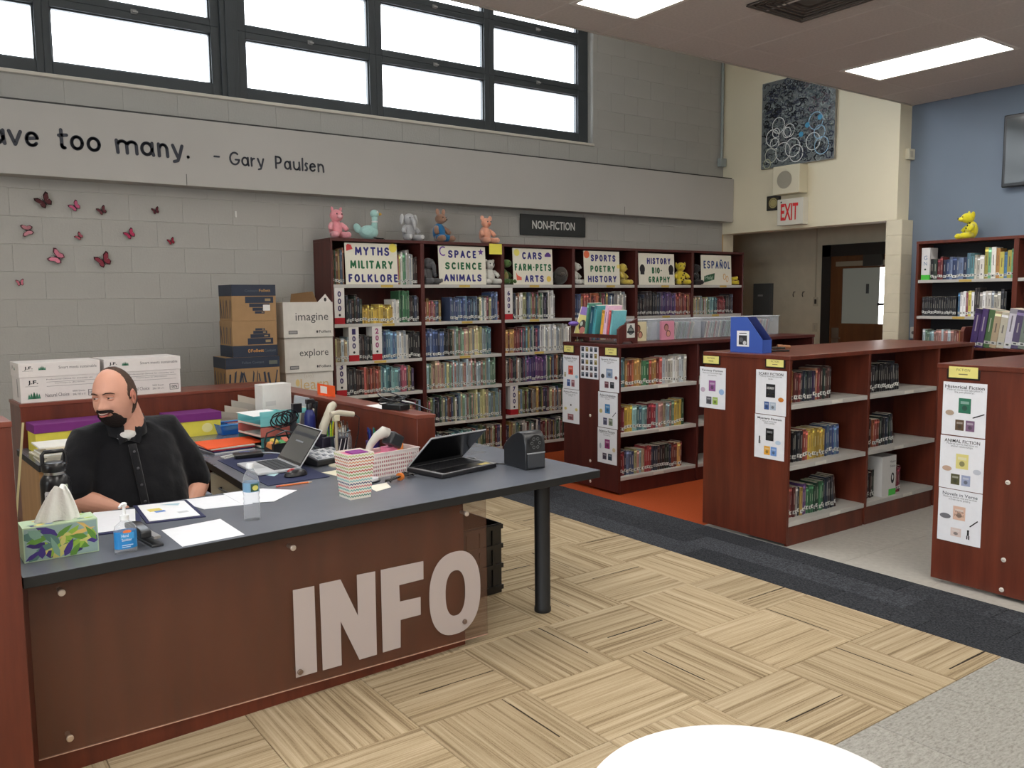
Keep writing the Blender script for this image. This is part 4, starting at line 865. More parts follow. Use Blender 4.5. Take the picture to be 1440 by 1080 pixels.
for X, yl, yr, z0, z1, lb in ((XN, 5.690, 5.560, 1.137, 1.196, 'left on the near low bookcase end'), (XN, 5.160, 5.022, 1.137, 1.198, 'right on the near low bookcase end'), (XM, 3.992, 3.852, 1.142, 1.197, 'left on the middle low bookcase end'), (XM, 3.465, 3.330, 1.150, 1.200, 'right on the middle low bookcase end'), (XR, 2.358, 2.200, 1.150, 1.214, 'on the right low bookcase end')):
    r = thing('name_plate', 'yellow range card in a black holder, ' + lb, 'name plate', (X, yl, z0), 0, 'range cards')
    W_, H_ = yl - yr, z1 - z0; F_ = MB().frame((0, 0, 0), (0, -1, 0), (0, 0, 1)); F_.box(-.008, -.007, 0, W_ + .008, H_ + .007, .005, (34, 28, 26)); build(F_, 'holder', VG, r, bevel=.001)
    F_ = MB().frame((-.0052, 0, 0), (0, -1, 0), (0, 0, 1)); F_.box(.002, .002, 0, W_ - .002, H_ - .002, .0008, (226, 216, 130)); F_.text('FICTION', W_ / 2, H_ * .6, w=W_ * .45, col=(90, 84, 60), z=.001, align='C'); F_.box(W_ * .35, H_ * .3, .0009, W_ * .65, H_ * .38, .0011, (120, 112, 80)); build(F_, 'card', VP, r, smooth=False)
def screws(parent, X0, Y0, pts):
    for y, z in pts:
        mb = MB().frame((X0, y, z), (0, -1, 0), (0, 0, 1)); mb.lathe([(.0125, 0), (.0125, .002), (.009, .0045), (.003, .005)], 14, (214, 206, 196)); mb.box(-.006, -.0012, .005, .006, .0012, .0055, (120, 112, 104)); build(mb, 'screw_cap', V, parent)
screws(RI, -.0005, 0, [(2.029 - 1.735, .625), (2.031 - 1.735, .212), (2.034 - 1.735, .05)])
screws(NI, -.0005, 0, [(.345, .62), (.345, .235), (.345, .06)])
# ---- books on the low bookcases, one object each
MF, NF, RF = 'on scary fiction bookcase', 'on sports fiction bookcase', 'right'
def lean_end(L_, a): return lambda x: 0.0 if x < L_ * .8 else -a * (x - L_ * .8) / (L_ * .2)
y0 = 3.290
def mid(bay, row, L_, segs, nm, lean=None, wr=(.017, .032), back=.075, hj=.016):
    x = (4.490 + .03, 5.375 + .016)[bay]; z = (.915, .523, .157)[row]
    place_row(row_specs(L_, segs, wr, hj), (x, y0 + back, z), 0, .14, nm + ' shelf %s bay, %s' % (('left', 'second')[bay], MF), 'books on the middle low bookcase', lean)
mid(0, 0, .53, [(.1, 'teal', .22), (.25, 'warm', .20), (.25, 'dark', .2), (.14, 'mix', .2), (.26, 'dark', .215)], 'top')
mid(0, 1, .66, [(.3, 'dark', .2), (.1, 'warm', .2), (.32, 'yellow', .195), (.28, 'blue', .21)], 'middle', lean_end(.66, .12))
mid(0, 2, .64, [(.22, 'warm', .205), (.12, 'mix', .2), (.1, 'purple', .2), (.28, 'green', .19), (.28, 'dark', .22)], 'bottom', lean_end(.64, .2))
mid(1, 0, .50, [(.2, 'dark', .21), (.5, 'black', .2), (.3, 'dark', .2)], 'top', lean_end(.5, .14))
mid(1, 1, .46, [(.3, 'black', .21), (.2, 'warm', .2), (.5, 'dark', .21)], 'middle', lean_end(.46, .16))
mid(1, 2, .22, [(.5, 'red', .2), (.5, 'dark', .19)], 'bottom')
place_row(row_specs(.10, [(1, 'red', .18)], (.015, .02)), (5.375 + .44, y0 + .05, .157), 0, .14, 'right of marker block, scary fiction bookcase', 'books on the middle low bookcase')
r = thing('genre_marker', 'white mystery fiction marker block with green base on bottom shelf', 'marker', (5.375 + .335, y0 + .03, .157), 0)
build(bx(-.09, .0, .045, .09, .13, .29, (214, 212, 208)), 'block', VP, r, bevel=.001); build(bx(.0, -.001, 0, .09, .13, .045, (86, 190, 84)), 'green_base', VP, r); build(bx(-.09, .0, 0, .0, .13, .045, (214, 212, 208)), 'block_foot', VP, r)
mb = MB().frame((0, -.001, 0), (1, 0, 0), (0, 0, 1)); mb.text('Mystery', .045, .235, w=.07, h=.02, col=(24, 24, 28), align='C', z=.0004); mb.text('Fiction', .045, .205, w=.065, h=.018, col=(24, 24, 28), align='C', z=.0004); mb.disc(.045, .125, .022, .04, .0004, (24, 24, 28)); mb.disc(.045, .13, .01, .02, .0008, (230, 230, 226)); build(mb, 'print', V, r, smooth=False)
y1_ = 5.005
for row, (z, segs, L_) in enumerate(((.875, [(.10, 'teal', .235), (.2, 'warm', .22), (.1, 'green', .21), (.2, 'warm', .22), (.4, 'pale', .225)], .80), (.505, [(.1, 'red', .21), (.1, 'yellow', .21), (.2, 'teal', .2), (.15, 'red', .215), (.25, 'pastel', .21), (.1, 'yellow', .215), (.1, 'green', .22)], .80), (.145, [(.1, 'red', .20), (.15, 'blue', .2), (.15, 'pastel', .2), (.1, 'red', .22), (.3, 'dark', .21), (.2, 'warm', .21)], .76))):
    place_row(row_specs(L_, segs, (.020, .034), .012), (4.633 + .03, y1_ + .045, z), 0, .14, ('top', 'middle', 'bottom')[row] + ' shelf ' + NF, 'books on the near low bookcase')
# ---- bookcase on the blue wall
XB = 8.38
for i, (ya, yb_) in enumerate(((4.665, 3.715), (3.715, 2.765))):
    r = thing('bookcase', ('tall cherry bookcase on the blue wall under the spotted plush' if i == 0 else 'tall cherry bookcase on the blue wall cut by the right frame edge'), 'bookcase', (XB, ya, 0), -PI / 2, 'blue wall bookcases')
    W_ = ya - yb_; Dp = .30; t = .022
    for xa in (0, W_ - t): build(bx(xa, 0, 0, xa + t, Dp, BT - .028), 'side_panel', WOOD, r, bevel=.0015)
    build(bx(0, -.004, BT - .028, W_, Dp, BT), 'top_panel', WOOD, r, bevel=.0015); build(bx(t, Dp - .012, .01, W_ - t, Dp - .004, BT - .028), 'back_panel', mat('dark_backing', (30, 30, 34), .6), r); build(bx(t, .02, 0, W_ - t, .04, .10), 'plinth', WOOD, r)
    for j, z in enumerate((1.745, 1.385, 1.065, .76, .45, .14)): shelf_part(r, t + .002, W_ - t - .002, .006, Dp - .014, z, 2)
gb = 'books on the blue wall bookcase'
def blue_row(off, L_, segs, z, nm, wr=(.018, .036), hj=.018): place_row(row_specs(L_, segs, wr, hj), (XB + .04, 4.64 - off, z), -PI / 2, .14, nm + ', blue wall bookcase', gb)
blue_row(.105, .80, [(.05, 'dark', .2), (.1, 'red', .22), (.27, 'blue', .21), (.08, 'teal', .24), (.14, 'pale', .22), (.16, 'bright', .29), (.2, 'bright', .26)], 1.745, 'top shelf', (.022, .042))
blue_row(.03, .36, [(1, 'black', .19)], 1.385, 'second shelf left part', (.016, .024), .006)
blue_row(.395, .46, [(.3, 'bright', .24), (.12, 'dark', .26), (.38, 'pale', .235), (.2, 'dark', .25)], 1.385, 'second shelf right part', (.016, .03))
blue_row(.05, .40, [(.8, 'pastel', .18), (.2, 'warm', .19)], 1.065, 'third shelf', (.018, .03))
r = thing('genre_marker', 'white marker block with green base on blue wall bookcase top shelf', 'marker', (XB + .03, 4.625, 1.745), -PI / 2)
build(bx(0, 0, .05, .085, .15, .32, (216, 214, 214)), 'block', VP, r, bevel=.001); build(bx(0, 0, 0, .085, .15, .05, (80, 190, 70)), 'green_base', VP, r)
mb = MB().frame((0, -.0008, 0), (1, 0, 0), (0, 0, 1)); mb.text('G', .042, .20, w=.035, h=.042, col=(70, 110, 150), align='C'); mb.text('N', .042, .145, w=.03, h=.036, col=(70, 110, 150), align='C'); mb.disc(.042, .105, .01, col=(24, 60, 40)); build(mb, 'digits', V, r, smooth=False)
# ---- wooden display cart of large books between the low bookcases and the blue wall
r = thing('book_cart', 'cherry book cart carrying large leaning books before the blue wall', 'cart', (7.0, 3.49, 0), -PI / 2)
Wc = 1.15
for xa in (0, Wc - .03):
    mb = MB().frame((xa, 0, 0), (0, 1, 0), (0, 0, 1)); mb.prism([(-.03, .12), (.36, .12), (.36, 1.30), (.30, 1.335), (-.0, 1.335), (-.03, 1.30)], 0, .03); build(mb, 'end_panel', WOOD, r, bevel=.003)
for z in (1.15, .78, .42): build(bx(.03, -.02, z, Wc - .03, .35, z + .022), 'cart_shelf', WOOD, r, bevel=.002)
build(bx(.03, .345, .42, Wc - .03, .357, 1.30), 'back_panel', WOOD, r)
for sx in (.06, Wc - .06):
    for sy in (.03, .3): mb = MB(); mb.M = Matrix.Translation((sx, sy, .05)) @ Matrix.Rotation(PI / 2, 4, 'Y'); mb.lathe([(.05, -.015), (.05, .015)], 16, (40, 40, 42)); mb.M = None; mb.box(sx - .02, sy - .02, .05, sx + .02, sy + .02, .122, (120, 120, 120)); build(mb, 'caster', V, r)
cs = []; x = .07
for c, h in (((70, 50, 100), .31), ((80, 60, 110), .31), ((80, 110, 70), .30), ((180, 160, 130), .29), ((196, 190, 170), .28), ((210, 206, 214), .31), ((90, 80, 110), .30), ((120, 130, 120), .29), ((230, 170, 70), .33), ((226, 150, 80), .33), ((214, 100, 90), .32), ((60, 60, 72), .34), ((190, 186, 170), .29), ((70, 50, 60), .28), ((180, 176, 168), .29), ((120, 180, 190), .30), ((96, 150, 180), .3), ((210, 200, 180), .3)):
    w_ = bq.uniform(.042, .055); cs.append((x, w_, h, c)); x += w_ + .002
place_row([q for q in cs if q[0] < 1.05], (6.99, 3.49, 1.173), -PI / 2, .20, 'on the cherry book cart', 'large books on the book cart', lambda x: .13)
# ---- sloped display stand on the near low bookcase
r = thing('display_stand', 'dark cherry tabletop display stand on the near low bookcase', 'stand', (4.66, 5.66, LT), -PI / 2)
for xa, rm in ((0, 0), (.60, 1)):
    mb = MB().frame((xa, 0, 0), (0, 1, 0), (0, 0, 1)); mb.prism([(0, 0), (.04, 0), (.06, .018), (.15, .018), (.17, 0), (.215, 0), (.215, .205), (.035, .145), (0, .12)], 0, .02); build(mb, 'side_panel', WOODD, r, bevel=.002)
build(bx(.02, .0, .045, .60, .16, .06), 'stand_shelf', WOODD, r); build(bx(.02, .155, .045, .60, .17, .17), 'back_panel', WOODD, r); build(bx(.02, .0, .06, .60, .012, .075), 'ledge', WOODD, r)
mb = MB().frame((4.66 + .07, 5.04 - .0005 - .0, LT), (1, 0, 0), (0, 0, 1)); mb.box(.02, .05, 0, .11, .165, .001, (196, 196, 190)); mb.disc(.065, .105, .033, z=.0012, col=(70, 76, 76)); mb.disc(.065, .105, .022, z=.0016, col=(120, 126, 124)); mb.box(.025, .088, .0016, .105, .104, .002, (40, 44, 46)); mb.poly([(.045, .138), (.065, .155), (.085, .138)], .0016, (60, 64, 66))
tag(build(mb, 'badge_sticker', VP, smooth=False), 'grey round emblem sticker on the display stand side', 'sticker')
dsp = [(.02, .045, .25, (222, 206, 110), 1), (.175, .02, .27, (90, 150, 130), 0), (.225, .04, .24, (40, 90, 110), 0), (.27, .035, .25, (80, 160, 170), 0), (.37, .03, .21, (240, 180, 70), 0), (.405, .038, .25, (232, 190, 214), 0), (.455, .02, .21, (214, 90, 90), 0), (.485, .02, .21, (120, 190, 200), 0)]
for k, (x, w_, h, c, face) in enumerate(dsp):
    mb = MB()
    if face:
        mb.M = Matrix.Translation((0, .02, 0)) @ Matrix.Rotation(-.28, 4, 'X') @ Matrix.Rotation(.10, 4, 'Y')
        mb.box(0, 0, 0, .15, .02, h, (228, 222, 200)); mb.box(.012, -.001, 0.0, .15, .0, h, (216, 206, 130)); mb.box(.012, -.0015, h * .72, .15, -.001, h, (150, 120, 190)); mb.frame(); 
        mb.M = Matrix.Translation((0, .018, 0)) @ Matrix.Rotation(-.28, 4, 'X') @ Matrix.Rotation(.10, 4, 'Y') @ mb.M; mb.disc(.085, h * .36, .045, .05, .001, (70, 60, 54)); mb.disc(.10, h * .2, .035, .03, .0014, (190, 120, 110)); mb.disc(.07, h * .42, .018, .02, .0014, (190, 196, 180)); lb = 'picture book facing out, purple and yellow cover, on display stand'
    else:
        T = Matrix.Rotation(.16, 4, 'Y'); mb.M = T; book_geo(mb, w_, h, .15, c); lb = '%s book leaning %s from left on the dark display stand' % (colour_name(c), ordinal(k + 1))
    o = build(mb, 'book', BOOKM, smooth=False); tag(o, lb, 'book', 'books on the display stand', (4.675 if not face else 4.668, 5.655 - x, LT + .062 + (w_ * .16 if not face else 0)), -PI / 2)
# ---- clear bins of disc cases on the near low bookcase
def disc_bin(x0, x1, yb0, yb1, nm, n):
    r = thing('clear_bin', 'clear plastic bin of disc cases, %s' % nm, 'bin', (x0, yb0, LT), 0, 'clear bins on the near low bookcase')
    L_, Dp, h, t = x1 - x0, yb1 - yb0, .185, .003
    mb = MB(); mb.box(0, 0, 0, L_, Dp, t); mb.box(0, 0, t, L_, t, h); mb.box(0, Dp - t, t, L_, Dp, h); mb.box(0, t, t, t, Dp - t, h); mb.box(L_ - t, t, t, L_, Dp - t, h)
    build(mb, 'tub', CLEAR, r, smooth=False)
    mb = MB(); q = .007; mb.box(-q, -q, h - .006, L_ + q, 0, h, (226, 228, 232)); mb.box(-q, Dp, h - .006, L_ + q, Dp + q, h, (226, 228, 232)); mb.box(-q, 0, h - .006, 0, Dp, h, (226, 228, 232)); mb.box(L_, 0, h - .006, L_ + q, Dp, h, (226, 228, 232)); build(mb, 'rim', VG, r)
    x = .012; k = 0; cn = [(196, 190, 186), (150, 150, 160), (176, 120, 120), (120, 140, 130), (90, 90, 100), (214, 206, 190), (150, 170, 170), (190, 160, 120)]
    while x < L_ - .06 and k < n:
        k += 1; c = bq.choice(cn); mb = MB(); mb.M = Matrix.Translation((x, .02, t + .001)) @ Matrix.Rotation(.22, 4, 'Y')
        mb.box(0, 0, 0, .014, .125, .15, c); mb.box(-.0006, .006, .006, 0, .119, .144, tuple(min(255, v + 24) for v in c)); mb.box(.003, -.0006, .01, .011, 0, .14, tuple(int(v * .6) for v in c))
        o = build(mb, 'disc_case', VG, smooth=False); o.location = (x0, yb0, LT); tag(o, '%s disc case, %s from left in the clear bin %s' % (colour_name(c), ordinal(k), nm), 'disc case', 'disc cases in clear bins'); x += bq.uniform(.0175, .024)
disc_bin(4.99, 5.36, 5.30, 5.46, 'nearest the display stand', 8)
disc_bin(5.40, 5.92, 5.30, 5.46, 'second from display stand', 20)
disc_bin(5.96, 6.48, 5.30, 5.46, 'third from display stand', 20)
disc_bin(6.52, 7.04, 5.30, 5.46, 'farthest from display stand', 18)
for x, z, c1, c2, lb in ((5.09, .005, (206, 196, 160), (150, 96, 80), 'tan audiobook case with two faces, facing out'), (5.43, .005, (200, 130, 150), (170, 120, 110), 'pink edged audiobook case facing out of the bin')):
    mb = MB().frame((0, 0, 0), (1, 0, 0), (0, 0, 1)); mb.box(0, 0, -.02, .16, .165, 0, c1); mb.box(.004, .004, 0, .156, .160, .0005, tuple(min(255, v + 10) for v in c1)); mb.disc(.06, .11, .028, .032, .001, (90, 60, 46)); mb.disc(.06, .105, .02, .024, .0014, c2); mb.disc(.085, .055, .028, .03, .001, (90, 60, 46)); mb.disc(.085, .052, .02, .024, .0014, (206, 150, 130))
    tag(build(mb, 'audiobook_case', VG, smooth=False), lb, 'audiobook', None, (x - .05, 5.27, LT + .001))
# ---- blue magazine file, small tools on the middle bookcase
def mag_file(x, y, lb):
    r = thing('magazine_file', lb, 'magazine file', (x, y, LT), -PI / 2 + .02); c = (52, 84, 168); ci = (24, 36, 92)
    side = [(0, 0), (.262, 0), (.262, .088), (.135, .235), (0, .235)]
    for k, zz in enumerate((0, .095)):
        mb = MB().frame((0, zz, 0), (1, 0, 0), (0, 0, 1)); mb.prism(side, -.0035, 0, c if k == 0 else ci); build(mb, 'side_panel', mat('blue_board', None, .6), r, bevel=.0008)
    mb = MB(); mb.box(0, .004, 0, .262, .095, .003, c); mb.box(0, .004, .003, .003, .095, .235, c); mb.box(.259, .004, .003, .262, .095, .088, c); build(mb, 'spine', mat('blue_board', None, .6), r)
    mb = MB().frame((0, -.001, 0), (1, 0, 0), (0, 0, 1)); mb.box(.055, .04, 0, .155, .145, .0008, (226, 228, 232)); mb.box(.072, .052, .0008, .138, .115, .0012, (50, 50, 54)); mb.disc(.12, .065, .014, z=.0016, col=(200, 202, 204)); mb.disc(.092, .085, .016, z=.0016, col=(90, 92, 96)); mb.box(.075, .124, .0009, .135, .131, .0011, (90, 90, 96)); build(mb, 'label_card', VP, r, smooth=False)
mag_file(4.565, 3.825, 'royal blue cardboard magazine file on the middle low bookcase')
r = thing('hole_punch', 'small black tool with wooden grip beside the blue magazine file', 'tool', (4.80, 3.62, LT), -.5)
mb = MB(); mb.box(-.08, -.02, 0, .08, .02, .012, (36, 32, 30)); mb.box(-.08, -.018, .016, .05, .018, .032, (50, 44, 40)); build(mb, 'body', VG, r, bevel=.004); mb = MB(); mb.tube([(.0, 0, .036), (.09, 0, .03)], .012, (146, 96, 60)); build(mb, 'grip', V, r)

r = thing('purple_pouch', 'small purple pouch behind the dark display stand', 'pouch', (4.72, 5.62, LT)); mb = MB(); mb.ball((-.02, .02, .155), (.05, .05, .022), (118, 86, 176), nu=16, nv=10); build(mb, 'pouch_body', VG, r); mb = MB()
for dx in (-.06, .015): mb.tube([(dx, .02, 0), (dx, .02, .15)], .004, (180, 180, 186), n=8)
build(mb, 'wire_holder', METAL, r)
# ================================================================== THE INFORMATION DESK
def dthing(name, label, cat, u, v, z, rz=0.0, group=None): return thing(name, label, cat, D(u, v, z), DA + rz, group)
DZ = .74
DARKB = (34, 35, 38)
r = dthing('information_desk', 'long grey topped information desk with info lettering on its clear front', 'desk', 0, 0, 0)
out = [(0, 0), (2.545, 0), (2.56, 2.1), (2.062, 2.1), (2.062, .698), (1.913, .698), (1.913, .75), (0, .75)]
mb = MB(); mb.prism(out, .702, .7385); build(mb, 'worktop', EDGE, r, bevel=.002)
mb = MB(); mb.prism(out, .7385, .74); build(mb, 'laminate_surface', TOP, r, smooth=False)
build(bx(0, .12, 0, 1.785, .142, .702), 'front_panel', WOOD, r); build(bx(1.763, .142, 0, 1.785, .70, .702), 'side_panel', WOODD, r)
build(bx(0, .142, 0, .02, .74, .702), 'side_panel', WOODD, r)
for u, v in ((2.340, .21), (2.44, 1.95)):
    mb = MB(); mb.lathe([(.041, 0), (.043, .004), (.043, .022), (.040, .028), (.040, .695), (.055, .697), (.055, .702)], 28, (18, 18, 20), ctr=(u, v)); build(mb, 'leg', V, r)
ACR = clear('smoked_acrylic', (122, 86, 68), .24, .22)
mb = MB().frame((0, .086, 0), (1, 0, 0), (0, 0, 1)); mb.prism([(.022, .093), (1.887, .038), (1.885, .700), (.022, .700)], 0, .006); ap = build(mb, 'acrylic_panel', ACR, r, smooth=False)
mb = MB().frame((0, .0798, 0), (1, 0, 0), (0, 0, 1)); mb.prism([(.022, .090), (1.887, .035), (1.887, .038), (.022, .093)], -.006, .0, (200, 160, 140)); build(mb, 'polished_edge', VG, ap, smooth=False)
LET = (178, 166, 162)
I_ = [(.930, .107), (1.021, .106), (1.021, .463), (.930, .466)]
N_ = [(1.046, .104), (1.131, .102), (1.132, .289), (1.213, .102), (1.296, .101), (1.298, .464), (1.212, .467), (1.212, .292), (1.137, .464), (1.044, .466)]
F_ = [(1.325, .102), (1.413, .101), (1.416, .223), (1.519, .221), (1.520, .301), (1.415, .305), (1.413, .378), (1.537, .378), (1.538, .459), (1.325, .464)]
LM = mat('white_vinyl', None, .5)
for pts, nm in ((I_, 'I'), (N_, 'N'), (F_, 'F')):
    mb = MB().frame((0, .0795, 0), (1, 0, 0), (0, 0, 1))
    # concave outlines are built from their ear-cut triangles
    import mathutils
    tr = mathutils.geometry.tessellate_polygon([[Vector((p[0], p[1], 0)) for p in pts]])
    mb.add([(p[0], p[1], .0012) for p in pts] + [(p[0], p[1], 0) for p in pts], [tuple(t) for t in tr] + [(i + len(pts), (i + 1) % len(pts) + len(pts), (i + 1) % len(pts), i) for i in range(len(pts))], LET)
    build(mb, 'letter', LM, ap, smooth=False)
mb = MB().frame((0, .0795, 0), (1, 0, 0), (0, 0, 1)); n = 48; cx, cy = 1.706, .2765; vs = []; fs = []
def se(t, rx, ry, p=2.35): c, s_ = math.cos(t), math.sin(t); return (cx + rx * math.copysign(abs(c) ** (2 / p), c), cy + ry * math.copysign(abs(s_) ** (2 / p), s_))
for i in range(n):
    t = 2 * PI * i / n; a = se(t, .141, .192); b_ = se(t, .054, .105); vs += [(*a, .0012), (*b_, .0012)]
for i in range(n): j = (i + 1) % n; fs.append((2 * i, 2 * j, 2 * j + 1, 2 * i + 1))
mb.add(vs, [f[::-1] for f in fs], LET); build(mb, 'letter', LM, ap, smooth=False)
for u, z, c in ((.935, .637, (214, 200, 186)), (.119, .644, (214, 200, 186)), (.116, .139, (200, 180, 160)), (1.771, .632, (220, 208, 196)), (.946, .128, (130, 110, 96)), (1.752, .132, (130, 110, 100))):
    mb = MB().frame((u, .078, z), (1, 0, 0), (0, 0, 1)); mb.lathe([(.008, -.04), (.008, .001), (.0115, .002), (.0115, .008), (.009, .010)], 18, c); build(mb, 'standoff', mat('satin_metal', None, .35, metal=.6), r)
# tall end cabinet at the left frame edge
r = dthing('end_cabinet', 'tall cherry end cabinet cut off by the left frame edge', 'cabinet', 0, 0, 0)
build(bx(-1.1, -.02, 0, -.006, .15, 1.222), 'carcass', WOOD, r, bevel=.002); build(bx(-1.1, -.022, 1.222, -.004, .152, 1.24, (120, 60, 46)), 'top_panel', wood('cabinet_top', (130, 70, 54), (110, 54, 42), .3, False), r, bevel=.002)
r = dthing('yardstick', 'thin pale wooden yardstick standing behind the left end cabinet', 'yardstick', .0305, .384, .742)
mb = MB(); mb.box(0, 0, 0, .007, .004, .444, (196, 184, 140)); mb.M = None; o = build(mb, 'stick', VP, r); o.rotation_euler = (0, math.radians(7), 0)
mb = MB(); mb.box(-.02, .0, .0, .025, .04, .05, (60, 60, 64)); build(mb, 'stick_holder', V, r)
r = dthing('lanyard', 'pale lilac lanyard with metal clip hanging on the end cabinet side', 'lanyard', .0, .20, .90)
mb = MB(); mb.tube([(-.004, 0, .27), (-.002, .0, .22), (.004, 0, .17), (.014, 0, .12), (.006, 0, .06), (.0, 0, .03)], .004, (196, 190, 214), sy=.4); mb.tube([(-.004, .004, .27), (.0, .004, .15), (.006, .004, .06)], .0035, (214, 210, 224), sy=.4); build(mb, 'strap', VF, r)
mb = MB(); mb.tube([(-.004, 0, .26), (-.004, 0, .285)], .007, (190, 192, 196)); mb.box(-.008, -.006, -.03, .012, .006, .03, (140, 120, 190)); build(mb, 'clip', VG, r)
mb = MB(); mb.box(-.0055, -.01, .255, -.0045, .012, .30, (180, 180, 184)); build(mb, 'wall_clip', METAL, r)
# side counter, back counter, partition
r = dthing('side_counter', 'grey topped side counter with the laptop along the partition', 'counter', 0, 0, 0)
so = [(1.045, .752), (1.912, .752), (1.912, 2.058), (1.17, 2.058)]
mb = MB(); mb.prism(so, .702, .7385); build(mb, 'worktop', EDGE, r, bevel=.002); mb = MB(); mb.prism(so, .7385, .74); build(mb, 'laminate_surface', TOP, r, smooth=False)
build(bx(1.85, .76, 0, 1.87, 2.05, .702), 'side_panel', WOODD, r)
r = dthing('filing_pedestal', 'cream metal drawer pedestal under the side counter', 'cabinet', 1.14, 1.02, 0)
build(bx(0, 0, .02, .40, .52, .695, (184, 178, 160)), 'carcass', V, r, bevel=.004)
for k in range(3):
    d_ = build(bx(-.016, .012, .05 + k * .215, 0, .508, .255 + k * .215, (192, 186, 168)), 'drawer', V, r, bevel=.003); mb = MB(); mb.tube([(-.018, .18, .20 + k * .215), (-.034, .19, .20 + k * .215), (-.034, .33, .20 + k * .215), (-.018, .34, .20 + k * .215)], .005, (90, 90, 92)); build(mb, 'handle', V, d_)
r = dthing('back_counter', 'grey topped back counter behind the seated man', 'counter', 0, 0, 0)
bo = [(.40, 2.06), (1.912, 2.06), (1.912, 2.718), (.40, 2.718)]
mb = MB(); mb.prism(bo, .702, .7385); build(mb, 'worktop', EDGE, r, bevel=.002); mb = MB(); mb.prism(bo, .7385, .74); build(mb, 'laminate_surface', TOP, r, smooth=False)
build(bx(.405, 2.09, 0, .43, 2.70, .702), 'side_panel', wood('maple_panel', (166, 128, 84), (146, 108, 68), .5), r); build(bx(.43, 2.10, .0, 1.10, 2.12, .702), 'front_panel', wood('maple_front', (150, 112, 70), (132, 96, 60), .5), r)
r = dthing('desk_partition', 'cherry laminate partition around the back and side of the desk', 'partition', 0, 0, 0)
build(bx(.432, 2.72, 0, 2.062, 3.075, .985), 'back_section', WOOD, r, bevel=.002); build(bx(.428, 2.716, .985, 2.064, 3.079, 1.005), 'top_panel', MATS['cabinet_top'], r, bevel=.002)
mb = MB(); mb.prism([(1.914, .70), (2.012, .68), (2.062, 2.0), (2.062, 2.72), (1.914, 2.72)], .0, .985); build(mb, 'side_section', WOOD, r, bevel=.002)
mb = MB(); mb.prism([(1.911, .697), (2.014, .676), (2.065, 2.0), (2.065, 2.72), (1.911, 2.72)], .985, 1.005); build(mb, 'top_panel', MATS['cabinet_top'], r, bevel=.002)
# black crate
r = dthing('plastic_crate', 'black ribbed plastic crate on the carpet behind the acrylic panel', 'crate', 2.09, .57, 0)
mb = MB(); W_, Dp, h, t, c = .265, .36, .387, .006, (26, 26, 28)
mb.box(0, 0, 0, W_, Dp, t, c); mb.box(0, 0, t, W_, t, h, c); mb.box(0, Dp - t, t, W_, Dp, h, c); mb.box(0, t, t, t, Dp - t, h, c); mb.box(W_ - t, t, t, W_, Dp - t, h, c); build(mb, 'tub', VG, r)
mb = MB()
for z in (0.02, .14, .25, h - .03): mb.box(-.008, -.008, z, W_ + .008, 0, z + .024, c); mb.box(W_, -.008, z, W_ + .008, Dp + .008, z + .024, c); mb.box(-.008, Dp, z, W_ + .008, Dp + .008, z + .024, c); mb.box(-.008, 0, z, 0, Dp, z + .024, c)
for k in range(3): x = .03 + k * .085; mb.box(x, -.008, .02, x + .014, 0, h - .03, c)
for k in range(4): y = .04 + k * .085; mb.box(W_, y, .02, W_ + .008, y + .014, h - .03, c)
build(mb, 'rib', VG, r)['kind'] = 'stuff'
# round white table nearest the camera
TX, TY, TR = 1.30, 1.0, .346
r = thing('round_table', 'round white tabletop cut off by the bottom frame edge', 'table', (TX, TY, 0))
mb = MB(); mb.lathe([(TR - .02, .572), (TR - .004, .576), (TR, .585), (TR - .004, .596), (TR - .02, .60)], 72, (240, 240, 240)); tt = build(mb, 'tabletop', mat('white_laminate', (244, 244, 244), .3), r)
mb = MB(); mb.lathe([(.03, .02), (.03, .57)], 20, (150, 150, 152)); build(mb, 'column', METAL, r); mb = MB(); mb.lathe([(.24, 0), (.24, .008), (.05, .025), (.03, .03)], 32, (140, 140, 142)); build(mb, 'base', METAL, r)
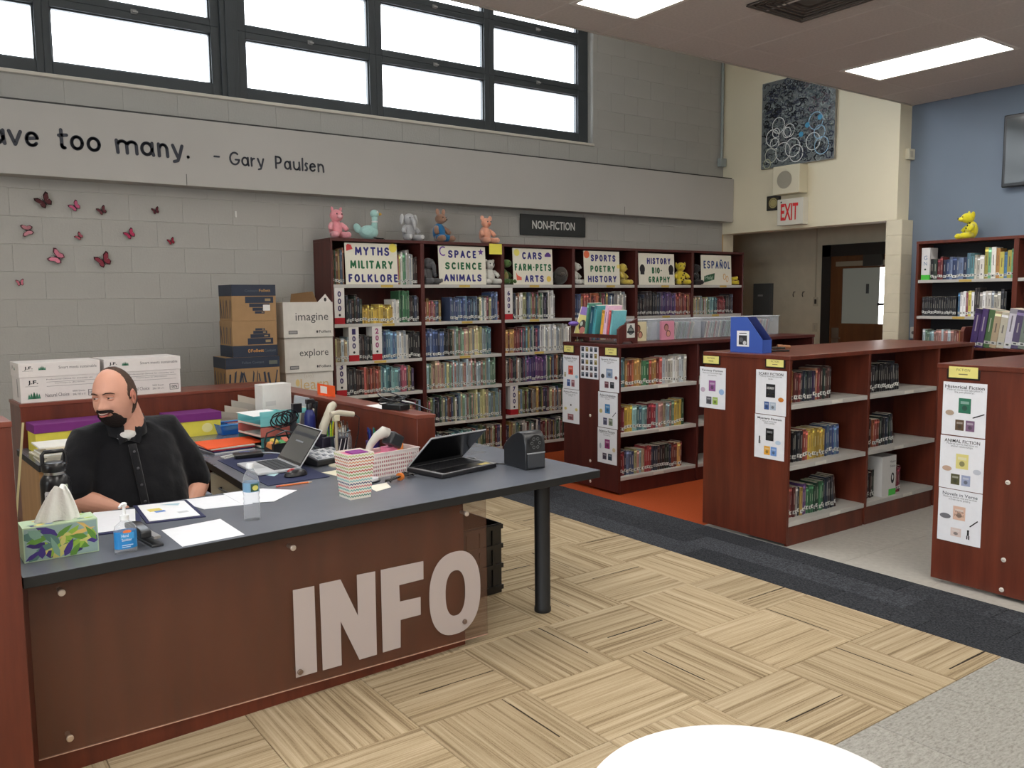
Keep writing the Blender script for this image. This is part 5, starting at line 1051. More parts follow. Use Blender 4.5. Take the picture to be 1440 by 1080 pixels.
# ---- things on the front counter
def tissue():
    r = dthing('tissue_box', 'patterned green and purple tissue box with a tissue pulled up', 'tissue box', .03, .160, DZ, -.03)
    W_, Dp, H_ = .228, .110, .118
    build(bx(0, 0, 0, W_, Dp, H_, (186, 208, 176)), 'carton', VP, r, bevel=.001)
    q = random.Random(4); cc = [(70, 52, 130), (150, 190, 70), (210, 206, 120), (90, 130, 120), (226, 190, 110), (60, 44, 110), (130, 170, 150), (100, 150, 60)]
    mb = MB().frame((0, -.0008, 0), (1, 0, 0), (0, 0, 1)); mb.box(.004, .004, 0, W_ - .004, H_ - .004, .0003, (150, 176, 170))
    for i in range(46):
        x, y, a, s1, s2 = q.uniform(.02, W_ - .02), q.uniform(.018, H_ - .018), q.uniform(0, PI), q.uniform(.014, .042), q.uniform(.006, .016); pts = []
        for t, k_ in ((-1, 0), (-.4, 1), (.3, .8), (1, 0), (.3, -.8), (-.4, -1)):
            px, py = x + t * s1 * math.cos(a) - k_ * s2 * math.sin(a), y + t * s1 * math.sin(a) + k_ * s2 * math.cos(a); pts.append((min(max(px, .003), W_ - .003), min(max(py, .003), H_ - .003)))
        mb.poly(pts, .0005 + i * 8e-6, q.choice(cc))
    mb.frame((0, 0, H_ + .0005), (1, 0, 0), (0, 1, 0))
    for i in range(16):
        x, y, a = q.uniform(.02, W_ - .02), q.choice((q.uniform(.012, .03), q.uniform(Dp - .03, Dp - .012))), q.uniform(0, PI)
        mb.poly([(x + .014 * math.cos(a + t), y + .008 * math.sin(a + t)) for t in (0, 1, 2, 3.2, 4.2, 5.2)], .0002 + i * 1e-5, q.choice(cc + [(120, 150, 200), (230, 226, 130)]))
    mb.disc(W_ / 2, Dp / 2, .062, .024, .0006, (60, 60, 60)); build(mb, 'printed_pattern', V, r, smooth=False)
    mb = MB(); vs = []; fs = []; nu, nv = 40, 12        # the tissue: a folded sheet pinched in the slot and fanning upward
    for j in range(nv + 1):
        t = j / nv
        for i in range(nu):
            a = 2 * PI * i / nu; rx = .050 * (1 - t) ** .8 + .020 + .008 * math.sin(3 * a) * (1 - t) * .8; ry = .022 * (1 - .4 * t) + .006 * math.sin(5 * a + 2 * t)
            vs.append((W_ * .5 + .012 * t + rx * math.cos(a) , Dp / 2 + ry * math.sin(a) + .004 * math.sin(7 * a), H_ - .002 + .115 * t ** .9 + .008 * math.sin(2 * a) * t))
    for j in range(nv):
        for i in range(nu): fs.append((j * nu + i, j * nu + (i + 1) % nu, (j + 1) * nu + (i + 1) % nu, (j + 1) * nu + i))
    fs.append(tuple(range(nv * nu, (nv + 1) * nu))); mb.add(vs, fs, (236, 236, 232)); build(mb, 'tissue', mat('tissue_paper', None, .9, bump=.3, bscale=90), r, ang=60)
tissue()
r = dthing('drink_flask', 'black insulated flask with handle lid and stickers behind tissue box', 'flask', .215, .60, DZ)
mb = MB(); mb.lathe([(.050, 0), (.053, .006), (.053, .175), (.050, .190), (.040, .205), (.036, .209)], 32, (26, 26, 29)); build(mb, 'bottle', VG, r)
mb = MB(); mb.lathe([(.0365, .207), (.0365, .222)], 32, (200, 198, 190)); build(mb, 'steel_neck', METAL, r)
mb = MB(); mb.lathe([(.043, .220), (.045, .224), (.045, .245), (.040, .252), (.030, .256)], 32, (24, 24, 27)); mb.tube([(-.040, 0, .240), (-.040, 0, .285), (-.032, 0, .296), (.032, 0, .296), (.040, 0, .285), (.040, 0, .240)], .0075, (28, 28, 31), n=10); build(mb, 'lid', VG, r)
for a, z, w_, h, c in ((-130, .12, .5, .06, (206, 204, 208)), (-60, .15, .35, .045, (190, 200, 180)), (-128, .05, .45, .05, (170, 180, 190)), (-75, .06, .4, .05, (214, 200, 190))):
    mb = MB(); vs = []; fs = []; k = 6; R_ = .0536; a0 = math.radians(a)
    for j in (0, 1):
        for i in range(k + 1): t = a0 + w_ * (i / k - .5); vs.append((R_ * math.cos(t), R_ * math.sin(t), z - h / 2 + j * h - (.006 if i in (0, k) else 0) * (1 if j else -1)))
    fs = [(i, i + 1, k + 2 + i, k + 1 + i) for i in range(k)]; mb.add(vs, fs, c); vs2 = [(p[0] * 1.006, p[1] * 1.006, (p[2] - z) * .5 + z) for p in vs]; mb.add(vs2[1:k] + vs2[k + 2:-1], [(i, i + 1, k - 1 + i + 1, k - 1 + i) for i in range(k - 2)], tuple(int(q * .5) for q in c)); build(mb, 'sticker', VP, r)
r = dthing('sanitizer_bottle', 'clear pump bottle of hand sanitizer with a blue label', 'bottle', .326, .075, DZ)
mb = MB(); mb.lathe([(.034, 0), (.037, .004), (.037, .080), (.033, .095), (.018, .108), (.013, .112), (.013, .122)], 28, sy=.62); build(mb, 'bottle', CLEAR, r)
mb = MB(); mb.lathe([(.0372, .018), (.0372, .078)], 28, (40, 130, 196), sy=.63, cap=False); mb.frame((0, -.0242, 0), (1, 0, 0), (0, 0, 1)); mb.box(-.022, .052, 0, .022, .074, .0006, (60, 150, 210)); mb.text('Hand', -.018, .060, w=.022, h=.010, col=(240, 244, 248), z=.0008); mb.text('Sanitizer', -.018, .046, w=.032, h=.009, col=(240, 244, 248), z=.0008); mb.box(-.018, .030, 0, .018, .033, .0005, (190, 214, 236)); mb.box(-.018, .024, 0, .010, .0265, .0005, (190, 214, 236)); mb.disc(.0, .078, .014, .006, .0003, (230, 120, 60)); build(mb, 'label', VG, r, smooth=False)
mb = MB(); mb.lathe([(.015, .115), (.015, .132), (.006, .134), (.005, .160), (.010, .162), (.010, .172), (.006, .175)], 18, (236, 238, 240)); mb.tube([(0, 0, .168), (-.012, -.012, .170), (-.02, -.02, .164)], .0045, (236, 238, 240)); build(mb, 'pump', VG, r)
r = dthing('stapler', 'black stapler on the counter edge beside the sanitizer', 'stapler', .430, .068, DZ, .06)
mb = MB(); mb.box(-.021, 0, 0, .021, .17, .010, DARKB); mb.box(-.016, .13, .010, .016, .17, .045, DARKB); build(mb, 'base', VG, r, bevel=.003)
mb = MB().frame((-.019, 0, 0), (0, 1, 0), (0, 0, 1)); mb.prism([(.0, .040), (.17, .048), (.17, .066), (.10, .078), (.02, .070), (.0, .062)], -.038, 0, (30, 31, 34)); build(mb, 'arm', VG, r, bevel=.004); build(bx(-.012, .002, .030, .012, .15, .039, (150, 150, 152)), 'staple_rail', METAL, r)
def sheet(label, pts, z=.0006, c=(226, 228, 234), name='paper', th=.0008, group=None, cat='paper'):
    """pts in desk coordinates"""
    cu = sum(p[0] for p in pts) / len(pts); cv = sum(p[1] for p in pts) / len(pts)
    mb = MB(); mb.prism([(p[0] - cu, p[1] - cv) for p in pts], 0, th, c); o = build(mb, name, VP, smooth=False); tag(o, label, cat, group, D(cu, cv, DZ + z), DA); return o, cu, cv
sheet('blank white sheet on the counter near the front edge', [(.496, .014), (.724, .021), (.737, .305), (.506, .286)])
o, cu, cv = sheet('white paper sheet in front of the man beside the folder', [(.262, .40), (.437, .372), (.520, .690), (.372, .738)], .0042)
sheet('dark navy folder under the white sheet beside tissue box', [(.262, .375), (.450, .345), (.515, .60), (.330, .70)], .0006, (46, 48, 84), 'folder', .003, None, 'folder')
r = dthing('open_binder', 'navy binder lying open on a page with a small picture', 'binder', .605, .565, DZ, 0)
mb = MB(); mb.prism([(-.115, -.145), (.100, -.190), (.135, .155), (-.075, .195)], 0, .004, (44, 46, 80)); build(mb, 'cover', VP, r, bevel=.001)
mb = MB(); mb.prism([(-.100, -.128), (.085, -.165), (.118, .135), (-.062, .172)], .0042, .006, (232, 234, 238)); build(mb, 'page', VP, r)
mb = MB(); mb.box(-.055, .02, .0061, -.005, .07, .0064, (222, 206, 110)); mb.box(-.04, -.01, .0061, .0, .02, .0064, (90, 130, 200)); mb.box(.03, -.08, .0061, .07, -.05, .0064, (196, 200, 206)); mb.poly([(.01, .12), (.07, .06), (.09, .10)], .0066, (170, 200, 214)); build(mb, 'print', V, r, smooth=False)
sheet('pale blue slip of paper above the open binder', [(.628, .735), (.700, .725), (.705, .675), (.648, .668)], .0008, (190, 214, 226))
sheet('long white sheet on the counter left of the water bottle', [(.700, .738), (.742, .505), (.935, .462), (.950, .705)], .0008)
sheet('crumpled white sheet on the counter behind the water bottle', [(.905, .735), (.895, .50), (1.017, .438), (1.188, .577), (1.081, .715)], .0020)
r = dthing('water_bottle', 'clear plastic water bottle with a blue label on the counter', 'bottle', .833, .218, DZ)
prof = [(.029, 0), (.032, .004)] + [(.032 - (.0022 if k % 2 else 0), .006 + k * .010) for k in range(10)] + [(.032, .108), (.032, .150), (.030, .165), (.022, .185), (.014, .198), (.012, .202), (.012, .210)]
mb = MB(); mb.lathe(prof, 30); build(mb, 'bottle', CLEAR, r)
mb = MB(); mb.lathe([(.0322, .115), (.0322, .152)], 30, (120, 160, 190), cap=False); mb.frame((0, -.0325, 0), (1, 0, 0), (0, 0, 1)); mb.box(-.014, .118, 0, .016, .148, .0006, (60, 90, 70)); mb.disc(.004, .132, .012, .010, .0009, (214, 206, 110)); build(mb, 'label', VG, r, smooth=True)
mb = MB(); mb.lathe([(.0145, .206), (.0148, .209), (.0148, .222), (.013, .2245)], 20, (232, 234, 236)); build(mb, 'cap', VG, r)
# chevron bin
r = dthing('patterned_bin', 'square tapered bin with rows of coloured chevrons on the counter', 'bin', 1.333, .300, DZ, 0)
def sq(h, a): return [(-a, -a, h), (a, -a, h), (a, a, h), (-a, a, h)]
H_ = .200; a0, a1 = .050, .064
mb = MB(); t = .003
o8 = sq(0, a0) + sq(H_, a1) + sq(H_, a1 - t) + sq(.004, a0 - t)
mb.add(o8, [(3, 2, 1, 0)] + [(i, (i + 1) % 4, 4 + (i + 1) % 4, 4 + i) for i in range(4)] + [(4 + i, 4 + (i + 1) % 4, 8 + (i + 1) % 4, 8 + i) for i in range(4)] + [(8 + i, 8 + (i + 1) % 4, 12 + (i + 1) % 4, 12 + i) for i in range(4)] + [(12, 13, 14, 15)], (232, 226, 214)); build(mb, 'tub', VP, r, smooth=False)
mb = MB(); bc = [(70, 130, 110), (214, 120, 100), (80, 170, 160), (200, 100, 110), (60, 70, 110), (120, 190, 190), (214, 110, 90), (120, 160, 90), (190, 70, 60), (160, 170, 90), (190, 70, 70), (214, 140, 100), (150, 60, 70), (190, 196, 130)]
for k in range(14):
    z = .008 + k * .0137
    for sd in range(4):
        A_ = Matrix.Rotation(sd * PI / 2, 4, 'Z')
        n = 16; pts = []
        for i in range(n + 1):
            zz = z + (.0062 if i % 2 else 0); a = a0 + (a1 - a0) * zz / H_; pts.append((-a + 2 * a * i / n, zz))
        for i in range(n):
            (xa, za), (xb, zb) = pts[i], pts[i + 1]; th = .0050
            q = [(xa, -(a0 + (a1 - a0) * za / H_) - .0006, za), (xb, -(a0 + (a1 - a0) * zb / H_) - .0006, zb), (xb, -(a0 + (a1 - a0) * (zb + th) / H_) - .0006, zb + th), (xa, -(a0 + (a1 - a0) * (za + th) / H_) - .0006, za + th)]
            mb.add([tuple(A_ @ Vector(p)) for p in q], [(0, 1, 2, 3)], bc[k])
build(mb, 'chevron_print', VP, r, smooth=False); build(bx(-.05, -.05, .16, .055, .055, .192, (214, 120, 150)), 'pink_cards', VP, r); build(bx(-.02, -.03, .192, .052, .045, .198, (130, 50, 130)), 'purple_card', VP, r)
# navy blotter, laptop, mouse, pencil, note
sheet('navy blue desk mat under the silver laptop', [(1.124, .753), (1.437, .750), (1.507, 1.530), (1.175, 1.547)], .0004, (38, 42, 74), 'desk_mat', .003, None, 'desk mat')
def laptop(label, u, v, rz, W_, Dp, lid_len, lid_ang, c, kb, z=.0034, sc=(66, 66, 70), tilt_in=False, extra=None):
    """front edge at y=0, hinge at y=Dp; lid_ang measured from the keyboard plane"""
    r = dthing('laptop', label, 'laptop', u, v, DZ + z, rz)
    build(bx(0, 0, .002, W_, Dp, .016, c), 'base', VG, r, bevel=.003)
    mb = MB(); k0 = .045
    mb.box(.022, Dp * .40, .016, W_ - .022, Dp * .93, .0166, kb)
    for a in range(12):
        for b_ in range(4): mb.box(.026 + a * (W_ - .054) / 12, Dp * (.42 + b_ * .122), .0166, .026 + (a + .86) * (W_ - .054) / 12, Dp * (.42 + b_ * .122 + .10), .0182, tuple(min(255, q + 12) for q in kb))
    build(mb, 'keyboard', V, r, smooth=False)['kind'] = 'stuff'
    mb = MB(); mb.box(W_ * .36, Dp * .06, .016, W_ * .64, Dp * .34, .0164, tuple(int(q * .9) for q in c)); build(mb, 'touchpad', VG, r)
    T = Matrix.Translation((0, Dp, .014)) @ Matrix.Rotation(-(PI - lid_ang), 4, 'X')   # lid swings from the base plane
    T = Matrix.Translation((0, Dp - .004, .016)) @ Matrix.Rotation(PI - lid_ang, 4, 'X')
    mb = MB(); mb.M = T; mb.box(0, 0, 0, W_, lid_len, .006, c); lo = build(mb, 'lid', VG, r, bevel=.002)
    mb = MB(); mb.M = T; zz = .0063 if False else .0; mb.box(.004, .004, .006, W_ - .004, lid_len - .004, .0068, (24, 24, 27)); mb.box(.012, .018, .0068, W_ - .012, lid_len - .012, .0074, sc); build(mb, 'screen', mat('screen_glass', None, .15), r, smooth=False)
    if extra: extra(r, T)
    return r
def lidscreen(r, T):
    mb = MB(); mb.M = T; mb.box(.012, .155, .0074, .308, .175, .008, (52, 54, 58)); mb.box(.10, .12, .0074, .20, .128, .008, (130, 134, 140)); build(mb, 'screen_print', V, r, smooth=False)
laptop('silver laptop open on the navy desk mat', 1.190, 1.31, -PI / 2 - .06, .325, .225, .215, math.radians(125), (196, 198, 202), (34, 34, 37), sc=(88, 88, 86), extra=lidscreen)
r = dthing('computer_mouse', 'black and red computer mouse on the desk mat', 'mouse', 1.318, .875, DZ + .0036, .1)
mb = MB(); mb.ball((0, 0, .004), (.062, .036, .034), (34, 34, 38), disp=lambda p: (p.x, p.y, max(p.z, -.003))); build(mb, 'body', VG, r); mb = MB(); mb.ball((-.018, 0, .022), (.030, .016, .0185), (150, 34, 40)); build(mb, 'scroll_panel', VG, r)
r = dthing('pencil', 'orange pencil lying by the desk mat', 'pencil', 1.160, .700, DZ + .005, -.10)
mb = MB(); mb.tube([(0, 0, 0), (.135, 0, 0)], .0042, (222, 120, 60), n=6); build(mb, 'barrel', V, r); mb = MB(); mb.tube([(.135, 0, 0), (.155, 0, 0)], [.0042, .0006], (224, 196, 160), n=6); build(mb, 'tip', V, r); mb = MB(); mb.tube([(-.018, 0, 0), (0, 0, 0)], .0044, (200, 90, 90), n=8); build(mb, 'eraser', V, r)
sheet('pale blue sticky note on the mat below the laptop', [(1.200, 1.02), (1.232, .935), (1.296, 1.00), (1.262, 1.058)], .0036, (190, 222, 230), 'sticky_note', .0006, None, 'sticky note')
sheet('cream card on the counter edge of the desk mat', [(1.455, .872), (1.475, .735), (1.560, .80), (1.550, .88)], .0008, (222, 216, 192), 'card')
sheet('small white card on the counter beside the patterned bin', [(1.468, .440), (1.450, .318), (1.545, .350), (1.580, .450)], .0008, (232, 228, 214), 'card')
# second black laptop with half closed lid
r = dthing('laptop', 'black laptop with half closed lid in front of the partition', 'laptop', 1.818, .335, DZ, math.radians(8))
build(bx(0, 0, .003, .375, .27, .024, (30, 30, 33)), 'base', VG, r, bevel=.004); build(bx(.002, .001, .0245, .373, .26, .0262, (160, 160, 164)), 'bezel', VG, r)
mb = MB(); mb.box(.02, .10, .0262, .355, .235, .0275, (24, 24, 27)); 
for a in range(13):
    for b_ in range(5): mb.box(.024 + a * .0253, .104 + b_ * .0262, .0275, .046 + a * .0253, .126 + b_ * .0262, .0292, (34, 34, 38))
build(mb, 'keyboard', V, r, smooth=False)['kind'] = 'stuff'; build(bx(.02, .008, .0262, .355, .095, .0268, (28, 28, 31)), 'palm_rest', VG, r)
mb = MB(); mb.box(.28, .015, .0268, .345, .05, .0272, (196, 176, 96)); build(mb, 'yellow_sticker', V, r); build(bx(.13, .012, .0268, .22, .07, .0274, (38, 38, 42)), 'touchpad', VG, r)
T = Matrix.Translation((0, .262, .026)) @ Matrix.Rotation(PI - math.radians(42), 4, 'X')
mb = MB(); mb.M = T; mb.box(0, 0, 0, .375, .25, .007, (26, 26, 29)); build(mb, 'lid', VG, r, bevel=.003); mb = MB(); mb.M = T; mb.box(0, 0, .007, .375, .25, .0078, (176, 178, 182)) if False else mb.box(.0, .0, .0072, .375, .003, .0078, (176, 178, 182)); mb.box(.008, .01, .0072, .367, .242, .0078, (14, 14, 16)); mb.box(-.001, 0, -.0004, .001, .25, .0074, (176, 178, 182)); mb.box(0, .248, -.0004, .375, .251, .0074, (150, 152, 156)); build(mb, 'screen', mat('screen_glass', None, .15), r, smooth=False)
# pencil sharpener
r = dthing('pencil_sharpener', 'black electric pencil sharpener at the right end of the desk', 'pencil sharpener', 2.252, .232, DZ, -.10)
pr = [(0, 0), (.205, 0), (.205, .10), (.185, .125), (.13, .165), (.07, .190), (.035, .190), (.012, .170), (0, .125)]
mb = MB().frame((0, 0, 0), (0, 1, 0), (0, 0, 1)); mb.prism(pr, 0, .122, (38, 39, 42)); build(mb, 'body', VG, r, bevel=.006)
mb = MB().frame((.061, -.001, .135), (1, 0, 0), (0, 0, 1)); mb.disc(0, 0, .042, z=.001, col=(30, 31, 33), n=24)
for k in range(6): a = 2 * PI * k / 6; mb.disc(.024 * math.cos(a), .024 * math.sin(a), .0085, z=.002, col=(110, 112, 114), n=12); mb.disc(.024 * math.cos(a), .024 * math.sin(a), .0055, z=.0026, col=(12, 12, 12), n=12)
build(mb, 'hole_selector', VG, r, smooth=False); mb = MB(); mb.box(.010, -.008, .010, .112, .0, .082, (58, 60, 64)); mb.box(.006, -.010, .082, .116, .0, .087, (150, 152, 156)); build(mb, 'shavings_bin', VG, r, bevel=.003)
r = dthing('loose_cable', 'black cord from the pencil sharpener across the counter', 'cable', 2.26, .42, DZ + .004)
mb = MB(); mb.tube([(.02, 0, 0), (-.02, .05, 0), (-.05, .16, 0), (-.01, .24, 0), (-.05, .30, 0), (-.12, .36, 0)], .0035, (28, 28, 30)); build(mb, 'cable', VG, r)
# white lattice basket with pink things, scanner on top
r = dthing('lattice_basket', 'white lattice plastic basket of pink papers beside the partition', 'basket', 1.575, .575, DZ, .10)
mb = MB(); W_, Dp, h = .285, .125, .115; c = (232, 222, 220)
mb.box(0, 0, 0, W_, Dp, .003, c)
for z in (0, .02, .04, .06, .08, h - .016):
    t = .016 if z > .09 else .009; mb.box(0, -.002, z, W_, 0, z + t, c); mb.box(0, Dp, z, W_, Dp + .002, z + t, c); mb.box(-.002, 0, z, 0, Dp, z + t, c); mb.box(W_, 0, z, W_ + .002, Dp, z + t, c)
for k in range(23): x = k * W_ / 22.4; mb.box(x, -.0025, 0, x + .005, .0, h, c); mb.box(x, Dp, 0, x + .005, Dp + .0025, h, c)
for k in range(10): y = k * Dp / 9.5; mb.box(-.0025, y, 0, 0, y + .005, h, c); mb.box(W_, y, 0, W_ + .0025, y + .005, h, c)
mb.box(-.006, -.006, h, W_ + .006, 0, h + .005, c); mb.box(-.006, Dp, h, W_ + .006, Dp + .006, h + .005, c); mb.box(-.006, 0, h, 0, Dp, h + .005, c); mb.box(W_, 0, h, W_ + .006, Dp, h + .005, c)
build(mb, 'lattice', V, r, smooth=False)['kind'] = 'stuff'
mb = MB(); mb.box(.006, .006, .004, W_ - .04, Dp - .006, .10, (224, 150, 160)); build(mb, 'pink_papers', VP, r); mb = MB(); mb.box(.13, .05, .10, .19, .11, .128, (226, 140, 170)); mb.box(.17, .08, .10, .25, .11, .135, (236, 160, 80)); build(mb, 'folded_notes', VP, r)
r = dthing('barcode_scanner', 'white barcode scanner with dark head resting on the lattice basket', 'scanner', 1.685, .66, DZ + .121, .2)
mb = MB(); mb.tube([(-.075, .02, .0), (-.06, .02, .03), (-.03, .01, .065), (.01, .0, .085), (.03, -.005, .075)], [.017, .018, .022, .030, .027], (190, 186, 178), n=14); build(mb, 'grip', VG, r)
mb = MB(); mb.M = Matrix.Translation((.055, -.02, .045)) @ Matrix.Rotation(.5, 4, 'Y'); mb.box(-.042, -.036, -.038, .040, .036, .030, (44, 46, 50)); build(mb, 'scan_head', VG, r, bevel=.01)
mb = MB(); mb.tube([(-.07, .02, .005), (-.11, .05, -.02), (-.14, .09, -.08)], .007, (90, 92, 98)); build(mb, 'cord', VG, r)
r = dthing('cable_bundle', 'bundle of black cable tied with orange beside the basket', 'cable', 1.66, .46, DZ + .009, .35)
mb = MB()
for k in range(7): q = k * .9; mb.tube([(-.085 + .012 * math.sin(q), -.012 + .004 * k, .004 * (k % 3)), (-.045, .016 * math.cos(q), .012 + .004 * math.sin(q)), (0, .003 * k - .01, .010), (.045, .020 * math.cos(q + 1), .014 + .006 * math.cos(q)), (.09 + .01 * math.cos(q), .012 * math.sin(q), .004 * (k % 3))], .0042, (30, 28, 28), n=6)
build(mb, 'loops', VG, r); mb = MB(); mb.tube([(-.006, 0, .008), (.008, 0, .008)], .021, (230, 130, 50), n=12, sy=.9); build(mb, 'orange_tie', V, r)
r = dthing('oval_stand', 'oval white and black stand on the counter', 'stand', 1.515, .52, DZ, .1)
mb = MB(); mb.lathe([(.070, 0), (.072, .006), (.066, .008)], 30, (28, 30, 40), sy=.6); build(mb, 'rubber_foot', VG, r); mb = MB(); mb.lathe([(.062, .008), (.060, .018), (.03, .020)], 30, (220, 222, 226), sy=.6); build(mb, 'base', VG, r)
# beige pole-mounted scanner and its stand
r = dthing('scanner_stand', 'beige barcode scanner resting on a thin pole stand', 'scanner', 1.600, .985, DZ)
mb = MB(); mb.lathe([(.045, 0), (.045, .006), (.012, .012)], 24, (200, 192, 170)); build(mb, 'base', VG, r); mb = MB(); mb.tube([(0, 0, .01), (.0, .0, .25)], .0075, (176, 166, 146), n=12); build(mb, 'pole', VG, r)
mb = MB(); mb.box(-.016, -.016, .235, .016, .016, .268, (206, 198, 170)); build(mb, 'clamp', VG, r, bevel=.004)
mb = MB(); mb.tube([(-.03, .0, .272), (.02, .0, .276), (.10, -.006, .262)], [.014, .016, .014], (186, 178, 158), n=14); build(mb, 'scanner_body', VG, r)
mb = MB(); mb.tube([(.10, -.006, .262), (.135, .0, .24), (.14, .02, .16), (.12, .04, .05)], .003, (36, 34, 34)); build(mb, 'cord', VG, r)
r = dthing('desk_phone', 'beige and black desk phone with a large grey keypad', 'phone', 1.500, 1.01, DZ + .0036, .18)
mb = MB().frame((0, 0, 0), (0, 1, 0), (0, 0, 1)); mb.prism([(0, 0), (.24, 0), (.24, .075), (.0, .028)], 0, .215, (34, 35, 38)); build(mb, 'base', VG, r, bevel=.004)
T = Matrix.Translation((0, 0, .029)) @ Matrix.Rotation(math.atan2(.047, .24), 4, 'X'); mb = MB(); mb.M = T; mb.box(.012, .01, 0, .205, .15, .003, (196, 198, 204))
for a in range(7):
    for b_ in range(5): mb.box(.02 + a * .026, .018 + b_ * .026, .003, .040 + a * .026, .037 + b_ * .026, .007, (226, 228, 232) if (a + b_) % 3 else (150, 154, 162))
mb.box(.11, .165, 0, .20, .215, .003, (60, 66, 72)); build(mb, 'keypad', V, r, smooth=False)['kind'] = 'stuff'
r = dthing('phone_handset', 'beige telephone handset standing upright behind the laptop', 'handset', 1.672, 1.22, DZ + .075, .3)
mb = MB(); mb.tube([(-.045, 0, .06), (-.035, 0, .10), (.0, .0, .16), (.03, .0, .205), (.05, 0, .215)], [.023, .024, .023, .024, .020], (186, 180, 162), n=14); build(mb, 'handset', VG, r); mb = MB(); mb.tube([(-.05, 0, .045), (-.045, 0, .062)], [.022, .027], (50, 48, 60), n=14); build(mb, 'mouthpiece', VG, r)
mb = MB(); mb.box(-.07, -.03, -.02, -.01, .04, .048, (48, 44, 60)); build(mb, 'cradle', VG, r, bevel=.006)
# cups, jar, bottle, cable coil
def pens(r, n, R_, h0, h1, cols, seed):
    q = random.Random(seed)
    for k in range(n):
        a = q.uniform(0, 2 * PI); r0 = q.uniform(0, R_ * .5); r1 = q.uniform(R_ * .4, R_ * .95); h = q.uniform(h0, h1); c = q.choice(cols); mb = MB()
        p0 = Vector((r0 * math.cos(a), r0 * math.sin(a), .008)); p1 = Vector((r1 * math.cos(a + .5), r1 * math.sin(a + .5), h)); mb.tube([p0, p1], .0045, c, n=6); mb.tube([p1, p1 + (p1 - p0).normalized() * .012], [.005, .003], tuple(int(v * .7) for v in c), n=6); build(mb, 'pen', VG, r)
r = dthing('pencil_jar', 'glass jar of pencils by the partition', 'jar', 1.775, 1.24, DZ)
mb = MB(); mb.lathe([(.038, 0), (.042, .004), (.042, .100), (.036, .115), (.036, .135)], 26, cap=False); build(mb, 'glass', CLEAR, r, solid=.0015); pens(r, 14, .034, .14, .18, [(214, 170, 60), (190, 180, 150), (60, 110, 130), (80, 60, 50), (226, 226, 220), (170, 120, 60)], 3); mb = MB(); mb.lathe([(.037, .128), (.038, .136)], 26, (180, 182, 184), cap=False); build(mb, 'rim', METAL, r, solid=.001)
r = dthing('striped_cup', 'dark striped cup of cords behind the laptop', 'cup', 1.705, 1.135, DZ + .0)
mb = MB(); mb.lathe([(.030, 0), (.036, .12)], 24, (40, 36, 44)); build(mb, 'cup', VP, r)
mb = MB(); 
for k in range(9):
    a = k * 2 * PI / 9; mb.tube([(.031 * math.cos(a), .031 * math.sin(a), .004), (.034 * math.cos(a + .4), .034 * math.sin(a + .4), .06), (.0368 * math.cos(a + .8), .0368 * math.sin(a + .8), .118)], .0024, (220, 214, 216), n=5)
build(mb, 'stripe_print', VP, r)['kind'] = 'stuff'
r = dthing('marker_cup', 'cup of yellow and green highlighters', 'cup', 1.735, 1.33, DZ); mb = MB(); mb.lathe([(.030, 0), (.034, .10)], 22, (70, 80, 90)); build(mb, 'cup', VG, r); pens(r, 8, .03, .14, .20, [(206, 220, 60), (120, 200, 70), (60, 80, 160), (226, 210, 60)], 6)
r = dthing('pen_cup', 'cup of blue and purple pens against the partition', 'cup', 1.855, 1.06, DZ); mb = MB(); mb.lathe([(.034, 0), (.038, .095)], 22, (60, 48, 110)); build(mb, 'cup', VG, r); pens(r, 16, .036, .12, .155, [(50, 50, 150), (90, 60, 160), (60, 130, 160), (70, 150, 90), (40, 44, 70)], 9)
r = dthing('spray_bottle', 'dark blue bottle with a black cap behind the laptop', 'bottle', 1.725, 1.56, DZ)
mb = MB(); mb.lathe([(.030, 0), (.032, .005), (.032, .19), (.026, .215), (.016, .23)], 24, (34, 44, 110)); build(mb, 'bottle', VG, r); mb = MB(); mb.lathe([(.018, .228), (.018, .262), (.014, .27)], 20, (24, 24, 28)); mb.box(-.02, -.014, .262, .03, .014, .29, (24, 24, 28)); build(mb, 'cap', VG, r, bevel=.003)
r = dthing('coiled_cords', 'coil of black cords hooked over the letter tray', 'cable', 1.685, 1.70, DZ + .0)
mb = MB(); mb.lathe([(.02, 0), (.02, .20)], 14, (70, 72, 76)); build(mb, 'post', VG, r)
mb = MB()
for k in range(6): mb.tube([(-.03 + .05 * math.cos(t) - .03 * (k % 3), -.03 + .006 * k, .185 + .038 * math.sin(t) - .006 * k) for t in [2 * PI * i / 14 for i in range(14)]], .004, (28, 28, 30), n=6, closed=True)
mb.box(-.01, -.03, .20, .045, .0, .255, (34, 34, 38)); build(mb, 'loops', VG, r)
r = dthing('snack_tote', 'small black handled tote of coloured packets beside the laptop', 'tote', 1.500, 1.56, DZ, .1)
mb = MB(); mb.box(0, 0, 0, .16, .11, .004, DARKB); mb.box(0, 0, 0, .16, .004, .05, DARKB); mb.box(0, .106, 0, .16, .11, .05, DARKB); mb.box(0, 0, 0, .004, .11, .05, DARKB); mb.box(.156, 0, 0, .16, .11, .05, DARKB); build(mb, 'tray', VG, r); mb = MB()
for y in (.002, .108): mb.tube([(.0, y, .045), (.02, y, .10), (.08, y, .118), (.14, y, .10), (.16, y, .045)], .005, DARKB)
build(mb, 'handle', VG, r)
for k, c in enumerate(((226, 150, 90), (230, 206, 100), (110, 180, 120), (226, 130, 110), (160, 210, 220))):
    mb = MB(); mb.M = Matrix.Translation((.022 + k * .029, .02 + .03 * (k % 2), .03)) @ Matrix.Rotation(.5 - .2 * k, 4, 'Z') @ Matrix.Rotation(.4, 4, 'X'); mb.box(-.018, 0, -.02, .018, .05, .012 + .012 * (k % 2), c); build(mb, 'packet', VG, r, bevel=.003)
